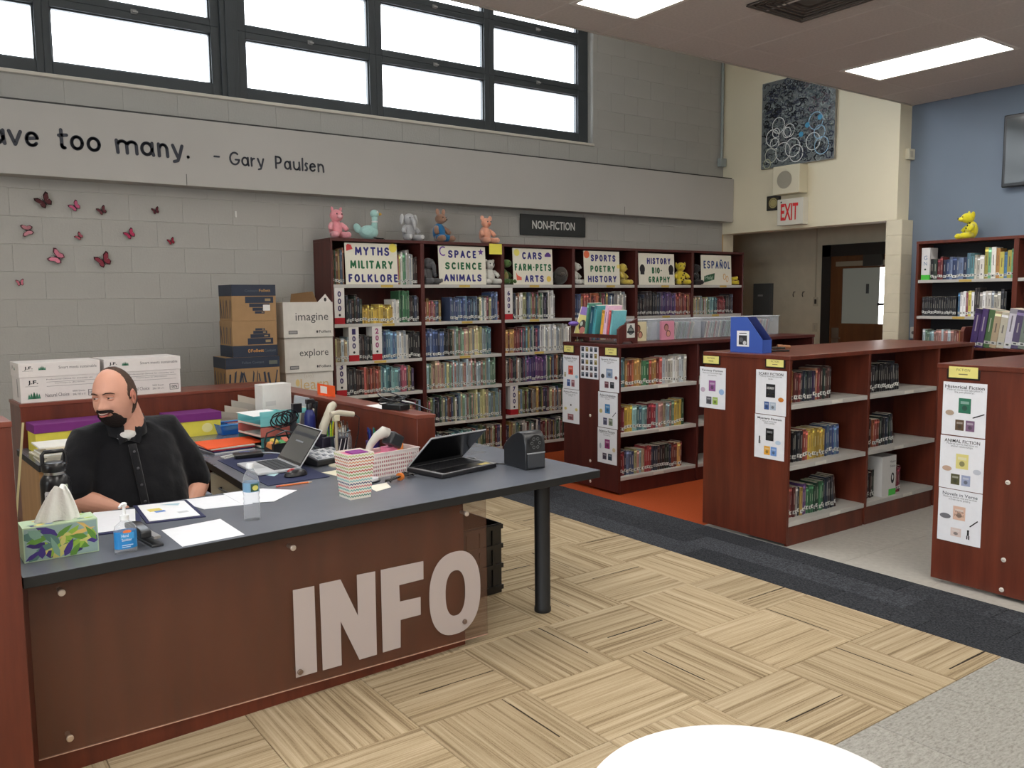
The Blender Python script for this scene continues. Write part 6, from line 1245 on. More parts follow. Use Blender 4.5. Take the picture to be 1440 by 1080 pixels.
r = dthing('hard_drive', 'black drive with a white cable on the back of the desk mat', 'drive', 1.255, 1.50, DZ + .0036, -.2)
build(bx(0, 0, 0, .15, .09, .022, (26, 27, 30)), 'case', VG, r, bevel=.004); mb = MB(); mb.tube([(.01, .05, .012), (-.05, .04, .004), (-.06, .10, .003), (.0, .13, .003), (.07, .12, .004), (.11, .10, .01)], .004, (214, 214, 210)); mb.tube([(.11, .10, .01), (.20, .09, .006), (.26, .02, .004), (.3, -.06, .003)], .003, (190, 196, 204)); build(mb, 'cable', V, r); build(bx(.04, .10, .0, .10, .13, .018, (50, 90, 190)), 'blue_plug', VG, r, bevel=.003)
# orange folder stack
r = dthing('notebook_stack', 'stack of notebooks topped by a bright orange folder', 'notebooks', 1.22, 1.745, DZ, .04)
for k, (c, z, w_, d_, x) in enumerate((((206, 206, 210), 0, .24, .26, .01), ((40, 44, 90), .008, .23, .25, .005), ((150, 50, 60), .016, .25, .27, .0), ((196, 196, 190), .024, .26, .27, -.01))): build(bx(x, .0, z, x + w_, d_, z + .007, c), 'notebook', VP, r, bevel=.001)
mb = MB(); mb.prism([(-.03, .0), (.31, .03), (.33, .27), (-.0, .30)], .0315, .037, (232, 92, 44)); build(mb, 'orange_folder', VP, r)
# three tier letter tray
r = dthing('letter_tray', 'turquoise and coral three tier letter tray on the side counter', 'letter tray', 1.500, 1.74, DZ, .06)
for k, c in enumerate(((70, 130, 130), (206, 120, 110), (130, 206, 210))):
    z = .004 + k * .062; mb = MB(); mb.box(0, 0, z, .25, .30, z + .003, c); mb.box(0, .297, z, .25, .30, z + .055, c); mb.box(.0, .0, z, .003, .297, z + .012, (220, 216, 206)); mb.box(.247, 0, z, .25, .297, z + .055, c); mb.box(.0, -.003, z, .25, .0, z + (.055 if k < 2 else .05), c); build(mb, 'tier', VP, r)
mb = MB(); mb.prism([(-.03, .02), (.17, .01), (.18, .27), (-.02, .28)], .19, .1915, (232, 232, 232)); build(mb, 'top_paper', VP, r); mb = MB(); mb.prism([(.02, .02), (.2, .03), (.2, .26), (.02, .26)], .072, .075, (226, 220, 214)); build(mb, 'loose_paper', VP, r)
build(bx(.0, .0, .186, .30, .004, .215, (130, 206, 210)), 'file_edge', VP, r)
r = dthing('blue_basket', 'translucent blue plastic basket on the back counter', 'basket', 1.49, 2.36, DZ, .03)
mb = MB(); a, b_ = [(.02, .02), (.20, .02), (.20, .15), (.02, .15)], [(0, 0), (.22, 0), (.22, .17), (0, .17)]
mb.add([(p[0], p[1], .002) for p in a] + [(p[0], p[1], .068) for p in b_], [(0, 1, 2, 3)] + [(i, (i + 1) % 4, 4 + (i + 1) % 4, 4 + i) for i in range(4)]); build(mb, 'tub', BLUEC, r, solid=.002, smooth=False)
mb = MB(); mb.tube([(0, 0, .068), (.22, 0, .068), (.22, .17, .068), (0, .17, .068)], .004, (60, 140, 210), closed=True); build(mb, 'rim', VG, r); mb = MB(); mb.ball((.09, .07, .03), (.045, .03, .02), (190, 214, 90)); mb.ball((.15, .09, .03), (.03, .03, .02), (90, 180, 150)); build(mb, 'contents', V, r)
# purple lidded boxes
for (u, v, W_, Dp, h, rz, lb) in ((.46, 2.46, .42, .20, .165, .03, 'purple lidded yellow box half hidden behind the man'), (1.215, 2.47, .315, .20, .148, .0, 'purple lidded yellow box with a label right of the man')):
    r = dthing('lidded_box', lb, 'box', u, v, DZ, rz, 'purple and yellow boxes'); build(bx(0, 0, 0, W_, Dp, h - .05, (214, 200, 80)), 'carton', VC, r, bevel=.001); build(bx(-.006, -.006, h - .05, W_ + .006, Dp + .006, h, (112, 44, 112)), 'lid', VP, r, bevel=.002)
    mb = MB().frame((0, -.001, 0), (1, 0, 0), (0, 0, 1)); mb.disc(W_ * .72, .05, .035, .03, .0004, (222, 214, 150)); mb.box(W_ * .88, .05, 0, W_ * .92, .06, .0008, (110, 100, 60)); build(mb, 'label_print', VP, r, smooth=False)
q = random.Random(3)
r = dthing('magazine_stack', 'pile of cream papers and magazines on the back counter', 'papers', .42, 2.10, DZ)
for k in range(9):
    mb = MB(); mb.M = Matrix.Translation((q.uniform(-.01, .03), q.uniform(-.01, .02), 0)) @ Matrix.Rotation(q.uniform(-.08, .08), 4, 'Z'); w_ = q.uniform(.26, .32); mb.box(0, 0, k * .0095, w_, .24, k * .0095 + .009, q.choice([(222, 216, 196), (206, 200, 184), (230, 228, 220), (196, 184, 160)])); build(mb, 'magazine', VP, r, bevel=.001)
r = dthing('file_sorter', 'grey file sorter boards behind the letter tray', 'sorter', 1.56, 2.60, DZ)
for k in range(4): mb = MB().frame((k * .055, 0, 0), (1, 0, 0), (0, 0, 1)); mb.prism([(0, 0), (.16, 0), (.16, .10 + .025 * k), (.0, .135 + .03 * k)], -.003 - k * .02, -k * .02, (188, 180, 166) if k % 2 else (170, 166, 156)); build(mb, 'board', VP, r)
r = dthing('red_books', 'two red and white ring binders lying on the back counter', 'binders', 1.545, 2.56, DZ)
for k in (0, 1): build(bx(.0, -.03, k * .034, .26, .02, .03 + k * .034, (150, 60, 56)), 'binder', VP, r, bevel=.002); build(bx(.05, -.0315, .006 + k * .034, .26, -.03, .022 + k * .034, (206, 190, 176)), 'label_strip', VP, r)
r = dthing('white_carton', 'plain white carton standing in the corner of the partition', 'carton', 1.668, 2.10, DZ, .10)
build(bx(0, 0, 0, .200, .10, .335, (214, 212, 208)), 'carton', VP, r, bevel=.002); build(bx(.02, -.001, .20, .09, 0, .23, (196, 194, 192)), 'print', VP, r)
# ---- on the partition top
r = dthing('card_holder', 'orange card with white label standing on the partition', 'card', 1.985, 1.985, 1.005, -PI / 2)
build(bx(0, 0, 0, .235, .004, .068, (238, 96, 44)), 'card', VP, r); build(bx(.045, -.0012, .012, .135, 0, .056, (236, 232, 224)), 'label', VP, r); mb = MB(); mb.box(.05, -.02, 0, .18, .03, .003, (238, 96, 44)); build(mb, 'foot', VP, r)
r = dthing('grey_files', 'grey and black document files leaning on the partition', 'files', 1.80, 1.80, DZ)
mb = MB(); mb.M = Matrix.Rotation(.12, 4, 'Y'); mb.box(0, 0, 0, .012, .20, .27, (172, 174, 178)); build(mb, 'grey_file', VP, r, bevel=.002); mb = MB(); mb.M = Matrix.Translation((.03, -.05, 0)) @ Matrix.Rotation(.12, 4, 'Y'); mb.box(0, 0, 0, .014, .25, .25, (36, 36, 40)); build(mb, 'black_file', VP, r, bevel=.002); mb = MB(); mb.M = Matrix.Translation((-.03, -.14, 0)) @ Matrix.Rotation(.14, 4, 'Y'); mb.box(0, 0, 0, .004, .18, .22, (214, 206, 188)); mb.box(-.001, .02, .03, 0, .16, .19, (120, 110, 110)); build(mb, 'calendar_card', VP, r)
mb = MB(); mb.prism([(-.07, .10), (.075, .13), (.03, -.10), (-.08, -.09)], 0, .001, (232, 230, 228)); tag(build(mb, 'paper', VP, smooth=False), 'white sheet on top of the partition', 'paper', None, D(1.985, 1.13, 1.0056), DA)
r = dthing('power_adapter', 'black power adapter with tangled cables on the partition end', 'adapter', 1.935, .90, 1.0055, .25)
build(bx(0, 0, 0, .075, .14, .03, (26, 26, 28)), 'adapter', VG, r, bevel=.004)
mb = MB(); 
for k in range(4): mb.tube([(.03 + (.06 + .008 * k) * math.cos(t) + .01 * k, .10 + (.075) * math.sin(t), .032 + .02 * math.sin(t + k) * (k > 1) + .018 + .02 * (k == 0) * (1 + math.sin(t))) for t in [2 * PI * i / 18 for i in range(18)]], .0032, (26, 26, 28), n=6, closed=True)
build(mb, 'cable_loops', VG, r)
mb = MB(); mb.tube([(.06, .02, .034), (.05, -.06, .036), (.03, -.20, .012), (.028, -.215, -.05), (.05, -.225, -.15), (.07, -.24, -.22), (.09, -.22, -.262)], .0035, (34, 30, 30)); mb.tube([(.05, .1, .04), (.04, .03, .05), (.06, -.05, .04)], .0035, (190, 190, 188)); build(mb, 'hanging_cable', VG, r)
r = dthing('green_cable', 'thin green cable looping behind the black laptop', 'cable', 2.00, .66, DZ + .003)
mb = MB(); mb.tube([(-.02, .0, 0), (-.03, -.01, .05), (.0, -.015, .09), (.06, -.01, .10), (.13, .0, .08), (.16, .02, .0)], .003, (90, 140, 110)); build(mb, 'cable', VG, r)
sheet('white sheet on the counter right of the partition', [(2.12, 1.02), (2.26, .98), (2.30, 1.16), (2.16, 1.22)], .0008, (226, 228, 232))
# ---- paper boxes on the partition
def tree(mb, x, y, s):
    for dx, k_, c in ((-.9, .7, (60, 120, 96)), (.9, .7, (60, 120, 96)), (-.5, .85, (50, 110, 84)), (.5, .85, (50, 110, 84)), (0, 1.0, (24, 88, 60))):
        for t in range(3): mb.poly([(x + dx * s - s * .42 * k_ * (1 - t * .22), y + t * s * .36 * k_), (x + dx * s + s * .42 * k_ * (1 - t * .22), y + t * s * .36 * k_), (x + dx * s, y + s * k_ * (.75 + t * .36))], .0003 + .0001 * t + (.0004 if dx == 0 else 0), c)
for u, v, W_, lb in ((.440, 2.742, .447, 'white copy paper case on the partition, left of the pair'), (.912, 2.748, .468, 'white copy paper case on the partition behind the man')):
    r = dthing('paper_case', lb, 'box', u, v, 1.0055, 0, 'white copy paper cases'); H_ = .238
    build(bx(.004, .004, 0, W_ - .004, .280, .16, (214, 208, 204)), 'carton', VP, r, bevel=.001); build(bx(0, 0, .152, W_, .284, H_, (218, 212, 208)), 'lid', VP, r, bevel=.0015)
    mb = MB().frame((0, -.0008, 0), (1, 0, 0), (0, 0, 1)); k = (26, 26, 30); gr = (80, 78, 80)
    mb.text('J.F.', .03, .196, w=.045, h=.022, col=k, bold=.03); mb.box(.02, .190, 0, .075, .1915, .0003, gr); tree(mb, .125, .193, .018); mb.text('Smart meets sustainable', .215, .196, w=W_ - .235, h=.017, col=gr)
    mb.frame((0, .0032, 0), (1, 0, 0), (0, 0, 1)); mb.text('J.F.', .045, .105, w=.055, h=.028, col=k, bold=.03); mb.box(.03, .097, 0, .10, .0985, .0003, gr); tree(mb, .075, .022, .030)
    mb.text('Professional Choice for everyday use', .145, .128, w=W_ - .19, h=.010, col=gr); mb.box(.145, .118, 0, W_ - .03, .1195, .0003, gr); mb.text('Recycled paper for office machines', .19, .105, w=W_ - .28, h=.008, col=gr); mb.box(.145, .092, 0, W_ - .03, .0935, .0003, gr)
    mb.text('Natural Choice', .135, .028, w=.13, h=.022, col=(70, 66, 70)); mb.text('5000 Sheets', .285, .05, w=.07, h=.010, col=gr); mb.text('20lb / 8.5 x 11', .285, .028, w=.07, h=.012, col=(60, 60, 64))
    x = W_ - .075; mb.box(x, .02, 0, x + .055, .058, .0003, (40, 40, 44)); mb.box(x + .003, .023, .0003, x + .052, .055, .0005, (214, 208, 204)); mb.text('100%', x + .007, .029, w=.041, h=.02, col=(40, 40, 44), bold=.02, z=.0008); build(mb, 'printing', V, r, smooth=False)
    mb = MB().frame((-.0008, .284, 0), (0, -1, 0), (0, 0, 1)); mb.text('J.F.', .06, .195, w=.05, h=.022, col=k, bold=.02); mb.box(.19, .03, -.003, .2, .14, -.0025, gr); tree(mb, .15, .193, .016); build(mb, 'printing', V, r, smooth=False)
# ---- utility table and the carton stacks against the wall
r = thing('utility_table', 'plain utility table holding the carton stacks behind the partition', 'table', (1.90, 6.40, 0))
build(bx(0, 0, .715, 1.06, .72, .742, (120, 96, 74)), 'tabletop', V, r, bevel=.002)
for x in (.03, .99):
    for y in (.03, .65): build(bx(x, y, 0, x + .04, y + .04, .715, (60, 60, 62)), 'leg', V, r)
KRAFT, NV = (158, 127, 92), (34, 44, 62)
def brown(x, y, z, W_, Dp, h, lb, kind, rz=0):
    r = thing('carton', lb, 'carton', (x, y, z), rz, 'brown cartons'); build(bx(0, 0, 0, W_, Dp, h, KRAFT), 'carton', VC, r, bevel=.0015)
    for side in (0, 1):
        L_ = W_ if side == 0 else Dp
        mb = MB().frame((0, -.0008, 0), (1, 0, 0), (0, 0, 1)) if side == 0 else MB().frame((-.0008, Dp, 0), (0, -1, 0), (0, 0, 1))
        if kind == 'down': z0, z1 = h - .085, h; st = [(h - .092 - .048, .22, .048), (h - .172, .16, .028), (h - .200, .11, .024), (h - .222, .075, .018)]
        elif kind == 'up': z0, z1 = 0, .088; st = [(.095, .20, .048), (.146, .155, .028), (.176, .11, .024), (.203, .075, .016)]
        else: z0, z1 = h - .085, h; st = []
        mb.box(0, z0, 0, L_, z1, .0006, NV)
        if side == 0:
            for (zz, w_, hh) in st: mb.box(L_ * .62 - w_ / 2, zz, 0, L_ * .62 + w_ / 2, zz + hh, .0006, NV); mb.box(L_ * .62 + w_ * .2, zz + hh * .3, .0006, L_ * .62 + w_ * .4, zz + hh * .7, .0009, (150, 130, 96))
            if kind == 'up': mb.text('Follett', L_ * .40, .035, w=.10, h=.024, col=(196, 140, 70), z=.0009, bold=.02); mb.text('Content', L_ * .40 + .105, .035, w=.09, h=.022, col=(90, 96, 104), z=.0009); mb.disc(L_ * .36, .047, .009, .014, .0009, (196, 140, 70)); mb.disc(L_ * .36, .047, .005, .009, .0012, NV)
            elif kind == 'down': mb.text('Follett', L_ * .62, h - .055, w=.09, h=.022, col=(170, 130, 76), z=.0009, bold=.02); mb.text('Content', L_ * .30, h - .055, w=.10, h=.018, col=(80, 88, 98), z=.0009); mb.box(L_ * .70, h - .20, .0006, L_ * .86, h - .155, .0012, (220, 218, 216))
            else: mb.text('Follett Content', L_ * .3, h - .05, w=.17, h=.018, col=(90, 96, 106), z=.0009); mb.box(L_ * .80, h - .062, .0006, L_ * .96, h - .032, .0009, (96, 100, 90))
        if kind == 'books' or side == 1:
            q = random.Random(5 + side); n = 11 if side == 0 else 6; zb = .02 if kind != 'up' else .10; zt = (h - .10 if kind != 'up' else h - .03)
            for i in range(n):
                x_ = L_ * (.04 + .93 * i / n); tl = q.uniform(-.03, .03); w_ = q.uniform(.007, .016); mb.poly([(x_, zb), (x_ + w_, zb), (x_ + w_ + tl, zt - q.uniform(0, .03)), (x_ + tl, zt - q.uniform(0, .03))], .0006, NV)
        build(mb, 'printing', V, r, smooth=False)
    return r
build_b = brown
brown(1.978, 6.49, .742, .42, .31, .165, 'brown carton, lowest of its stack and hidden behind the partition', 'plain')
brown(1.978, 6.49, .907, .42, .31, .262, 'brown carton with a row of printed books, under two others', 'books')
brown(2.040, 6.50, 1.170, .35, .31, .276, 'brown carton with the printed book pyramid pointing up, middle of its stack', 'up')
brown(2.045, 6.50, 1.447, .345, .31, .277, 'brown carton with a white label, topmost of its stack', 'down')
WC = (206, 202, 194)
for z, wd, lb, y0_, dx in ((.742, 'learn', 'white carton reading learn, lowest of the white stack', 6.62, .02), (1.016, 'explore', 'white carton reading explore, middle of the white stack', 6.60, .01), (1.302, 'imagine', 'open white carton reading imagine, topmost of the white stack', 6.58, 0)):
    h = {'learn': .273, 'explore': .285, 'imagine': .284}[wd]; x0 = 2.475 + dx; W_ = .425 - dx
    r = thing('carton', lb, 'carton', (x0, y0_, z), 0, 'white cartons'); build(bx(0, 0, 0, W_, .32, h, WC), 'carton', VC, r, bevel=.0015)
    mb = MB().frame((0, -.0008, 0), (1, 0, 0), (0, 0, 1)); k = (60, 58, 58)
    cw = k if wd != 'learn' else (200, 170, 120)
    mb.text(wd, W_ * .24 if wd == 'imagine' else W_ * .30, .115 if wd != 'learn' else .13, w=W_ * .66 if wd == 'imagine' else W_ * .60, col=cw)
    if wd != 'learn': mb.text('Follett', W_ * .70, .033, w=W_ * .25, h=.022, col=k, bold=.02); mb.disc(W_ * .665, .044, .008, .011, .0003, k); mb.box(.04, .028, 0, .115, .056, .0003, (70, 70, 72)); mb.box(.045, .033, .0003, .11, .051, .0005, (150, 148, 146))
    else: mb.disc(W_ * .24, .19, .018, .03, .0004, (214, 190, 130)); mb.text('(any)', W_ * .38, .22, w=.08, col=(190, 180, 168))
    build(mb, 'printing', V, r, smooth=False)
    if wd == 'imagine':
        mb = MB(); mb.add([(W_ * .42, .30, h), (W_ * .98, .30, h), (W_ * .95, .36, h + .09), (W_ * .50, .36, h + .07), (W_ * .42, .304, h), (W_ * .98, .304, h), (W_ * .95, .364, h + .09), (W_ * .50, .364, h + .07)], [(0, 1, 2, 3), (4, 7, 6, 5), (3, 2, 6, 7)], (120, 92, 64)); build(mb, 'flap', VC, r); mb = MB().frame((W_ * .70, .01, h), (1, 0, 0), (0, 0, 1)); mb.prism([(0, 0), (.12, 0), (.068, .065)], 0, .003, (214, 210, 204)); mb.disc(.066, .02, .012, .016, .0035, (60, 58, 58)); build(mb, 'flap', VC, r)
# ================================================================== THE MAN BEHIND THE DESK
SKIN = mat('skin', None, .48, bump=.06, bscale=220, noise=.05, nscale=18, spec=.4)
CLOTH = mat('black_cotton', None, .92, bump=.5, bscale=26, noise=.10, nscale=9, spec=.12, sheen=.15)
HAIRM = mat('hair', None, .8, bump=.9, bscale=340, noise=.2, nscale=120, spec=.15)
PO = (.62, 1.08)
man = thing('person', 'bald bearded man in a black shirt seated behind the desk', 'person', D(PO[0], PO[1], 0), DA)
def P(u, v, z): return Vector((u - PO[0], v - PO[1], z))
SK = (204, 150, 128)
def chain(mb, pts, col=None, n=16, sy=1.0):
    """pts: (point, radius); tube plus end balls"""
    mb.tube([p for p, _ in pts], [q for _, q in pts], col, n=n, sy=sy)
    for p, q in (pts[0], pts[-1]): mb.ball(p, q, col, nu=14, nv=8)
def G(x, c, s): return math.exp(-((x - c) / s) ** 2)
HX, HY, HZ2 = .084, .098, .128
def head_disp(p):
    x, y, z = p; sx = 1 if x >= 0 else -1; ax = abs(x); fr = max(0.0, -y / HY)      # fr: how frontal
    if z < 0: k = 1 - .13 * (-z / HZ2) ** 1.8; x *= k; ax = abs(x); y = y * (1 - .10 * (-z / HZ2) ** 2) if y > 0 else y * (1 - .02 * (-z / HZ2))
    if z > 0 and y > 0: y *= 1.04
    if y < 0: y *= 1 - .06 * G(z, .0, .05)
    f2 = fr ** 2
    x += sx * .007 * G(z, -.045, .035) * fr                                            # full cheeks
    y -= .0085 * f2 * G(ax, .042, .022) * G(z, -.030, .022)                              # cheek apples of the smile
    y -= .0075 * f2 * G(z, .030, .012) * G(ax, .026, .034)                              # brow
    y += .0145 * f2 * G(ax, .032, .017) * G(z, .010, .0125)                            # eye sockets
    nose = (max(0.0, min(1.0, (.024 - z) / .058)) if z > -.036 else max(0.0, 1 - (-.036 - z) / .012))
    y -= f2 * nose * (.012 + .026 * max(0, min(1, (.02 - z) / .05))) * G(x, 0, .0125 + .004 * (z < -.015))
    y -= .007 * f2 * G(ax, .013, .007) * G(z, -.034, .009)                               # nostril wings
    y -= .006 * f2 * G(z, -.062, .012) * G(x, 0, .026)                                  # lips
    y += .004 * f2 * G(z, -.062, .003) * G(x, 0, .024)
    y -= .011 * f2 * G(z, -.104, .018) * G(x, 0, .028)                                  # chin
    x += sx * .004 * G(z, -.10, .03) * (1 - fr)
    return (x, y, z)
HC = P(.530, .955, 1.192)
HM = Matrix.Rotation(math.radians(-47), 4, 'Z') @ Matrix.Rotation(math.radians(5), 4, 'X') @ Matrix.Rotation(math.radians(-3), 4, 'Y')
def H(x, y, z): return HC + (HM @ Vector((x, y, z)))
mb = MB()
mb.ball(HC, (HX, HY, HZ2), SK, M=HM, nu=96, nv=72, disp=head_disp)
chain(mb, [(P(.562, .990, 1.145), .070), (P(.585, 1.005, 1.06), .078), (P(.61, 1.04, .98), .082)], SK, 20)
# torso, hips and legs under the clothes
chain(mb, [(P(.60, 1.05, .95), .11), (P(.60, 1.06, .86), .15), (P(.61, 1.06, .70), .16), (P(.62, 1.08, .56), .15)], SK, 20)
SHL, SHR = P(.790, 1.085, 1.010), P(.405, 1.030, 1.000)
ELL, WRL = P(.888, 1.000, .745), P(.775, .850, .640)
ELR, WRR = P(.350, .935, .770), P(.515, .835, .712)
chain(mb, [(P(.61, 1.05, .985), .06), (SHL + Vector((-.01, 0, -.02)), .048)], SK); chain(mb, [(P(.58, 1.05, .985), .06), (SHR + Vector((.01, 0, -.02)), .048)], SK)
chain(mb, [(SHL + Vector((0, 0, -.02)), .046), ((SHL + ELL) / 2, .050), (ELL, .047)], SK); chain(mb, [(ELL, .047), (ELL * .6 + WRL * .4, .045), (WRL, .029)], SK)
chain(mb, [(SHR + Vector((0, 0, -.02)), .046), ((SHR + ELR) / 2, .050), (ELR, .047)], SK); chain(mb, [(ELR, .047), (ELR * .6 + WRR * .4, .045), (WRR, .029)], SK)
def hand(mb, w0, d, up, side):
    """palm, four fingers and a thumb; d = pointing direction, up = back of the hand, side +1 thumb on d x up"""
    d = d.normalized(); up = (up - d * up.dot(d)).normalized(); s_ = d.cross(up) * side
    mb.tube([w0, w0 + d * .03, w0 + d * .065, w0 + d * .092], [.026, .033, .038, .034], SK, n=14, sy=.55)
    for k, (L_, o) in enumerate(((.068, .027), (.078, .009), (.073, -.009), (.056, -.026))):
        b0 = w0 + d * (.082 - .006 * abs(o) / .027) + s_ * o; p1 = b0 + d * L_ * .5 - up * .010; p2 = p1 + d * L_ * .28 - up * .018; p3 = p2 + d * L_ * .14 - up * .018
        mb.tube([b0 - d * .02, b0, p1, p2, p3], [.0092, .0098, .0090, .0084, .0066], SK, n=10); mb.ball(p3, .0066, SK, nu=8, nv=6)
    t0 = w0 + d * .022 + s_ * .022; t1 = t0 + d * .030 + s_ * .026 - up * .006; t2 = t1 + d * .030 + s_ * .006 - up * .010
    mb.tube([t0, t1, t2, t2 + d * .014 - up * .004], [.013, .0115, .0105, .008], SK, n=10); mb.ball(t2 + d * .014 - up * .004, .008, SK, nu=8, nv=6)
hand(mb, WRL, Vector((-.75, -.45, -.25)), Vector((.1, -.2, 1)), 1); hand(mb, WRR, Vector((.85, -.15, -.35)), Vector((.1, -.2, 1)), -1)
HPL, HPR, KNL, KNR = P(.72, 1.06, .54), P(.52, 1.06, .54), P(.76, .60, .545), P(.48, .60, .545)
for hp, kn, ax_ in ((HPL, KNL, P(.78, .66, .10)), (HPR, KNR, P(.47, .66, .10))):
    chain(mb, [(hp, .088), ((hp + kn) / 2, .075), (kn, .056)], SK); chain(mb, [(kn, .056), ((kn + ax_) / 2, .05), (ax_, .034)], SK)
body = build(mb, 'body', SKIN, man, ang=180)
md = body.modifiers.new('r', 'REMESH'); md.mode = 'VOXEL'; md.voxel_size = .0042; md.use_smooth_shade = True
md = body.modifiers.new('s', 'SMOOTH'); md.factor = .5; md.iterations = 1
body.data.materials.clear(); body.data.materials.append(mat('skin_tone', SK, .46, bump=.05, bscale=240, noise=.06, nscale=14, spec=.4))
# ears, eyes, mouth
for sx in (-1, 1):
    mb = MB(); M_ = HM @ Matrix.Translation((0, 0, 0)) @ Matrix.Rotation(sx * .32, 4, 'Z')
    mb.ball(H(sx * .083, .008, -.004), (.0085, .021, .034), (206, 140, 118), M=M_, nu=16, nv=12)
    mb.tube([H(sx * .090, -.004 + .015 * math.cos(t), -.002 + .027 * math.sin(t)) for t in [i * .5 - .9 for i in range(9)]], .0042, (198, 128, 108), n=7)
    mb.ball(H(sx * .091, -.002, -.006), (.004, .008, .012), (150, 88, 72), M=M_, nu=8, nv=6); build(mb, 'ear', SKIN, man, ang=180)
    mb = MB(); ex, ey, ez = sx * .0325, -.0795, .0085
    mb.ball(H(ex, ey + .004, ez), (.0125, .0115, .0115), (196, 184, 176), M=HM, nu=16, nv=12); gz = -.0035
    mb.ball(H(ex + gz, ey - .0055, ez - .001), (.0058, .0034, .0058), (56, 38, 26), M=HM, nu=12, nv=8); mb.ball(H(ex + gz, ey - .0082, ez - .001), (.0026, .0016, .0026), (8, 8, 8), M=HM, nu=8, nv=6); build(mb, 'eye', VG, man, ang=180)
    mb = MB()      # narrowed lids of the smile
    mb.tube([H(ex + .017 * math.cos(t), ey - .0075 + .006 * abs(math.cos(t)), ez + .0030 + .0040 * math.sin(t)) for t in [PI * i / 8 for i in range(9)]], [.002, .0038, .0046, .005, .005, .005, .0046, .0038, .002], (178, 124, 102), n=8)
    mb.tube([H(ex + .016 * math.cos(t), ey - .0065 + .005 * abs(math.cos(t)), ez - .0036 - .0030 * math.sin(t)) for t in [PI * i / 8 for i in range(9)]], [.0018, .003, .0038, .004, .004, .004, .0038, .003, .0018], (190, 134, 112), n=8); build(mb, 'eyelid', SKIN, man, ang=180)
    mb = MB(); mb.tube([H(sx * .012, -.099, .026), H(sx * .028, -.098, .0315), H(sx * .044, -.088, .030), H(sx * .054, -.076, .024)], [.0022, .0034, .0032, .0014], (70, 50, 42), n=8, sy=.8); build(mb, 'eyebrow', HAIRM, man, ang=180)
mb = MB(); mb.tube([H(.033 * math.sin(t), -.1045 + .022 * (math.sin(t)) ** 2, -.0605 + .008 * math.sin(t) ** 2) for t in [-1.1 + 2.2 * i / 10 for i in range(11)]], [.001, .0022, .003, .0034, .0034, .003, .0034, .0034, .003, .0022, .001], (96, 40, 36), n=8); mb.tube([H(.026 * math.sin(t), -.1065 + .018 * (math.sin(t)) ** 2, -.0585 + .007 * math.sin(t) ** 2) for t in [-1 + 2 * i / 8 for i in range(9)]], [.0008, .0014, .0018, .002, .002, .002, .0018, .0014, .0008], (222, 212, 200), n=6)
mb.tube([H(.024 * math.sin(t), -.1055 + .018 * (math.sin(t)) ** 2, -.0675 + .007 * math.sin(t) ** 2) for t in [-1.1 + 2.2 * i / 8 for i in range(9)]], [.0012, .0028, .0038, .0044, .0046, .0044, .0038, .0028, .0012], (176, 96, 88), n=8); build(mb, 'mouth', SKIN, man, ang=180)
def shell(name, mask, off, col, th=1.0, nz_=.0012, seed=1):
    """hair as a second skin over part of the head, thicker towards its middle"""
    nu, nv = 120, 90; q = random.Random(seed); grid = {}; mb = MB(); vs = []; fs = []
    def pt(i, j):
        th_ = PI * j / nv; ph = 2 * PI * i / nu; p = Vector((HX * math.sin(th_) * math.cos(ph), HY * math.sin(th_) * math.sin(ph), HZ2 * math.cos(th_)))
        return Vector(head_disp(p))
    cache = {}
    def g(i, j):
        i %= nu
        if (i, j) not in cache: cache[(i, j)] = pt(i, j)
        return cache[(i, j)]
    def w(i, j): return mask(*g(i, j))
    idx = {}
    def vid(i, j):
        i %= nu
        if (i, j) not in idx:
            p = g(i, j); a = g(i + 1, j) - g(i - 1, j); b_ = g(i, min(j + 1, nv)) - g(i, max(j - 1, 0)); n = a.cross(b_); n = n.normalized() if n.length > 1e-9 else p.normalized()
            if n.dot(p) < 0: n = -n
            m_ = w(i, j); idx[(i, j)] = len(vs); vs.append(tuple(HC + (HM @ (p + n * (off * min(1, max(m_, -.2)) + q.uniform(-nz_, nz_))))))
        return idx[(i, j)]
    for j in range(1, nv - 1):
        for i in range(nu):
            if max(w(i, j), w(i + 1, j), w(i, j + 1), w(i + 1, j + 1)) > 0.02: fs.append((vid(i, j), vid(i, j + 1), vid(i + 1, j + 1), vid(i + 1, j)))
    mb.add(vs, fs, col); return build(mb, name, HAIRM, man, ang=180)
def beard_mask(x, y, z):
    if y > -.015: return -1
    ax = abs(x); lip = 1 - ((ax / .030) ** 2 + ((z + .0635) / .0115) ** 2)
    a = 1 - ((ax / .052) ** 4 + ((z + .098) / .044) ** 4)                         # chin and around the mouth
    m_ = 1 - ((ax / .040) ** 4 + ((z + .0485) / .0085) ** 2)                        # moustache
    v = max(a, m_) * 2.2
    return min(v, -lip * 3) if lip > -.4 else v
shell('beard', beard_mask, .008, (46, 38, 36), nz_=.0014)
def hair_mask(x, y, z):
    ax = abs(x)
    d_ = math.sqrt(((y + .058) / .047) ** 2 + ((z - .075) / .076) ** 2) - 1
    return min(d_ * 6, (y + .045) / .010, (z + .080) / .02, (y + .030 - .3 * max(0, .02 - z)) / .010 if z < .03 else 9, (z + .010) / .012 if y < .004 else 9)
shell('hair', hair_mask, .0022, (92, 74, 64), nz_=.0006, seed=2)
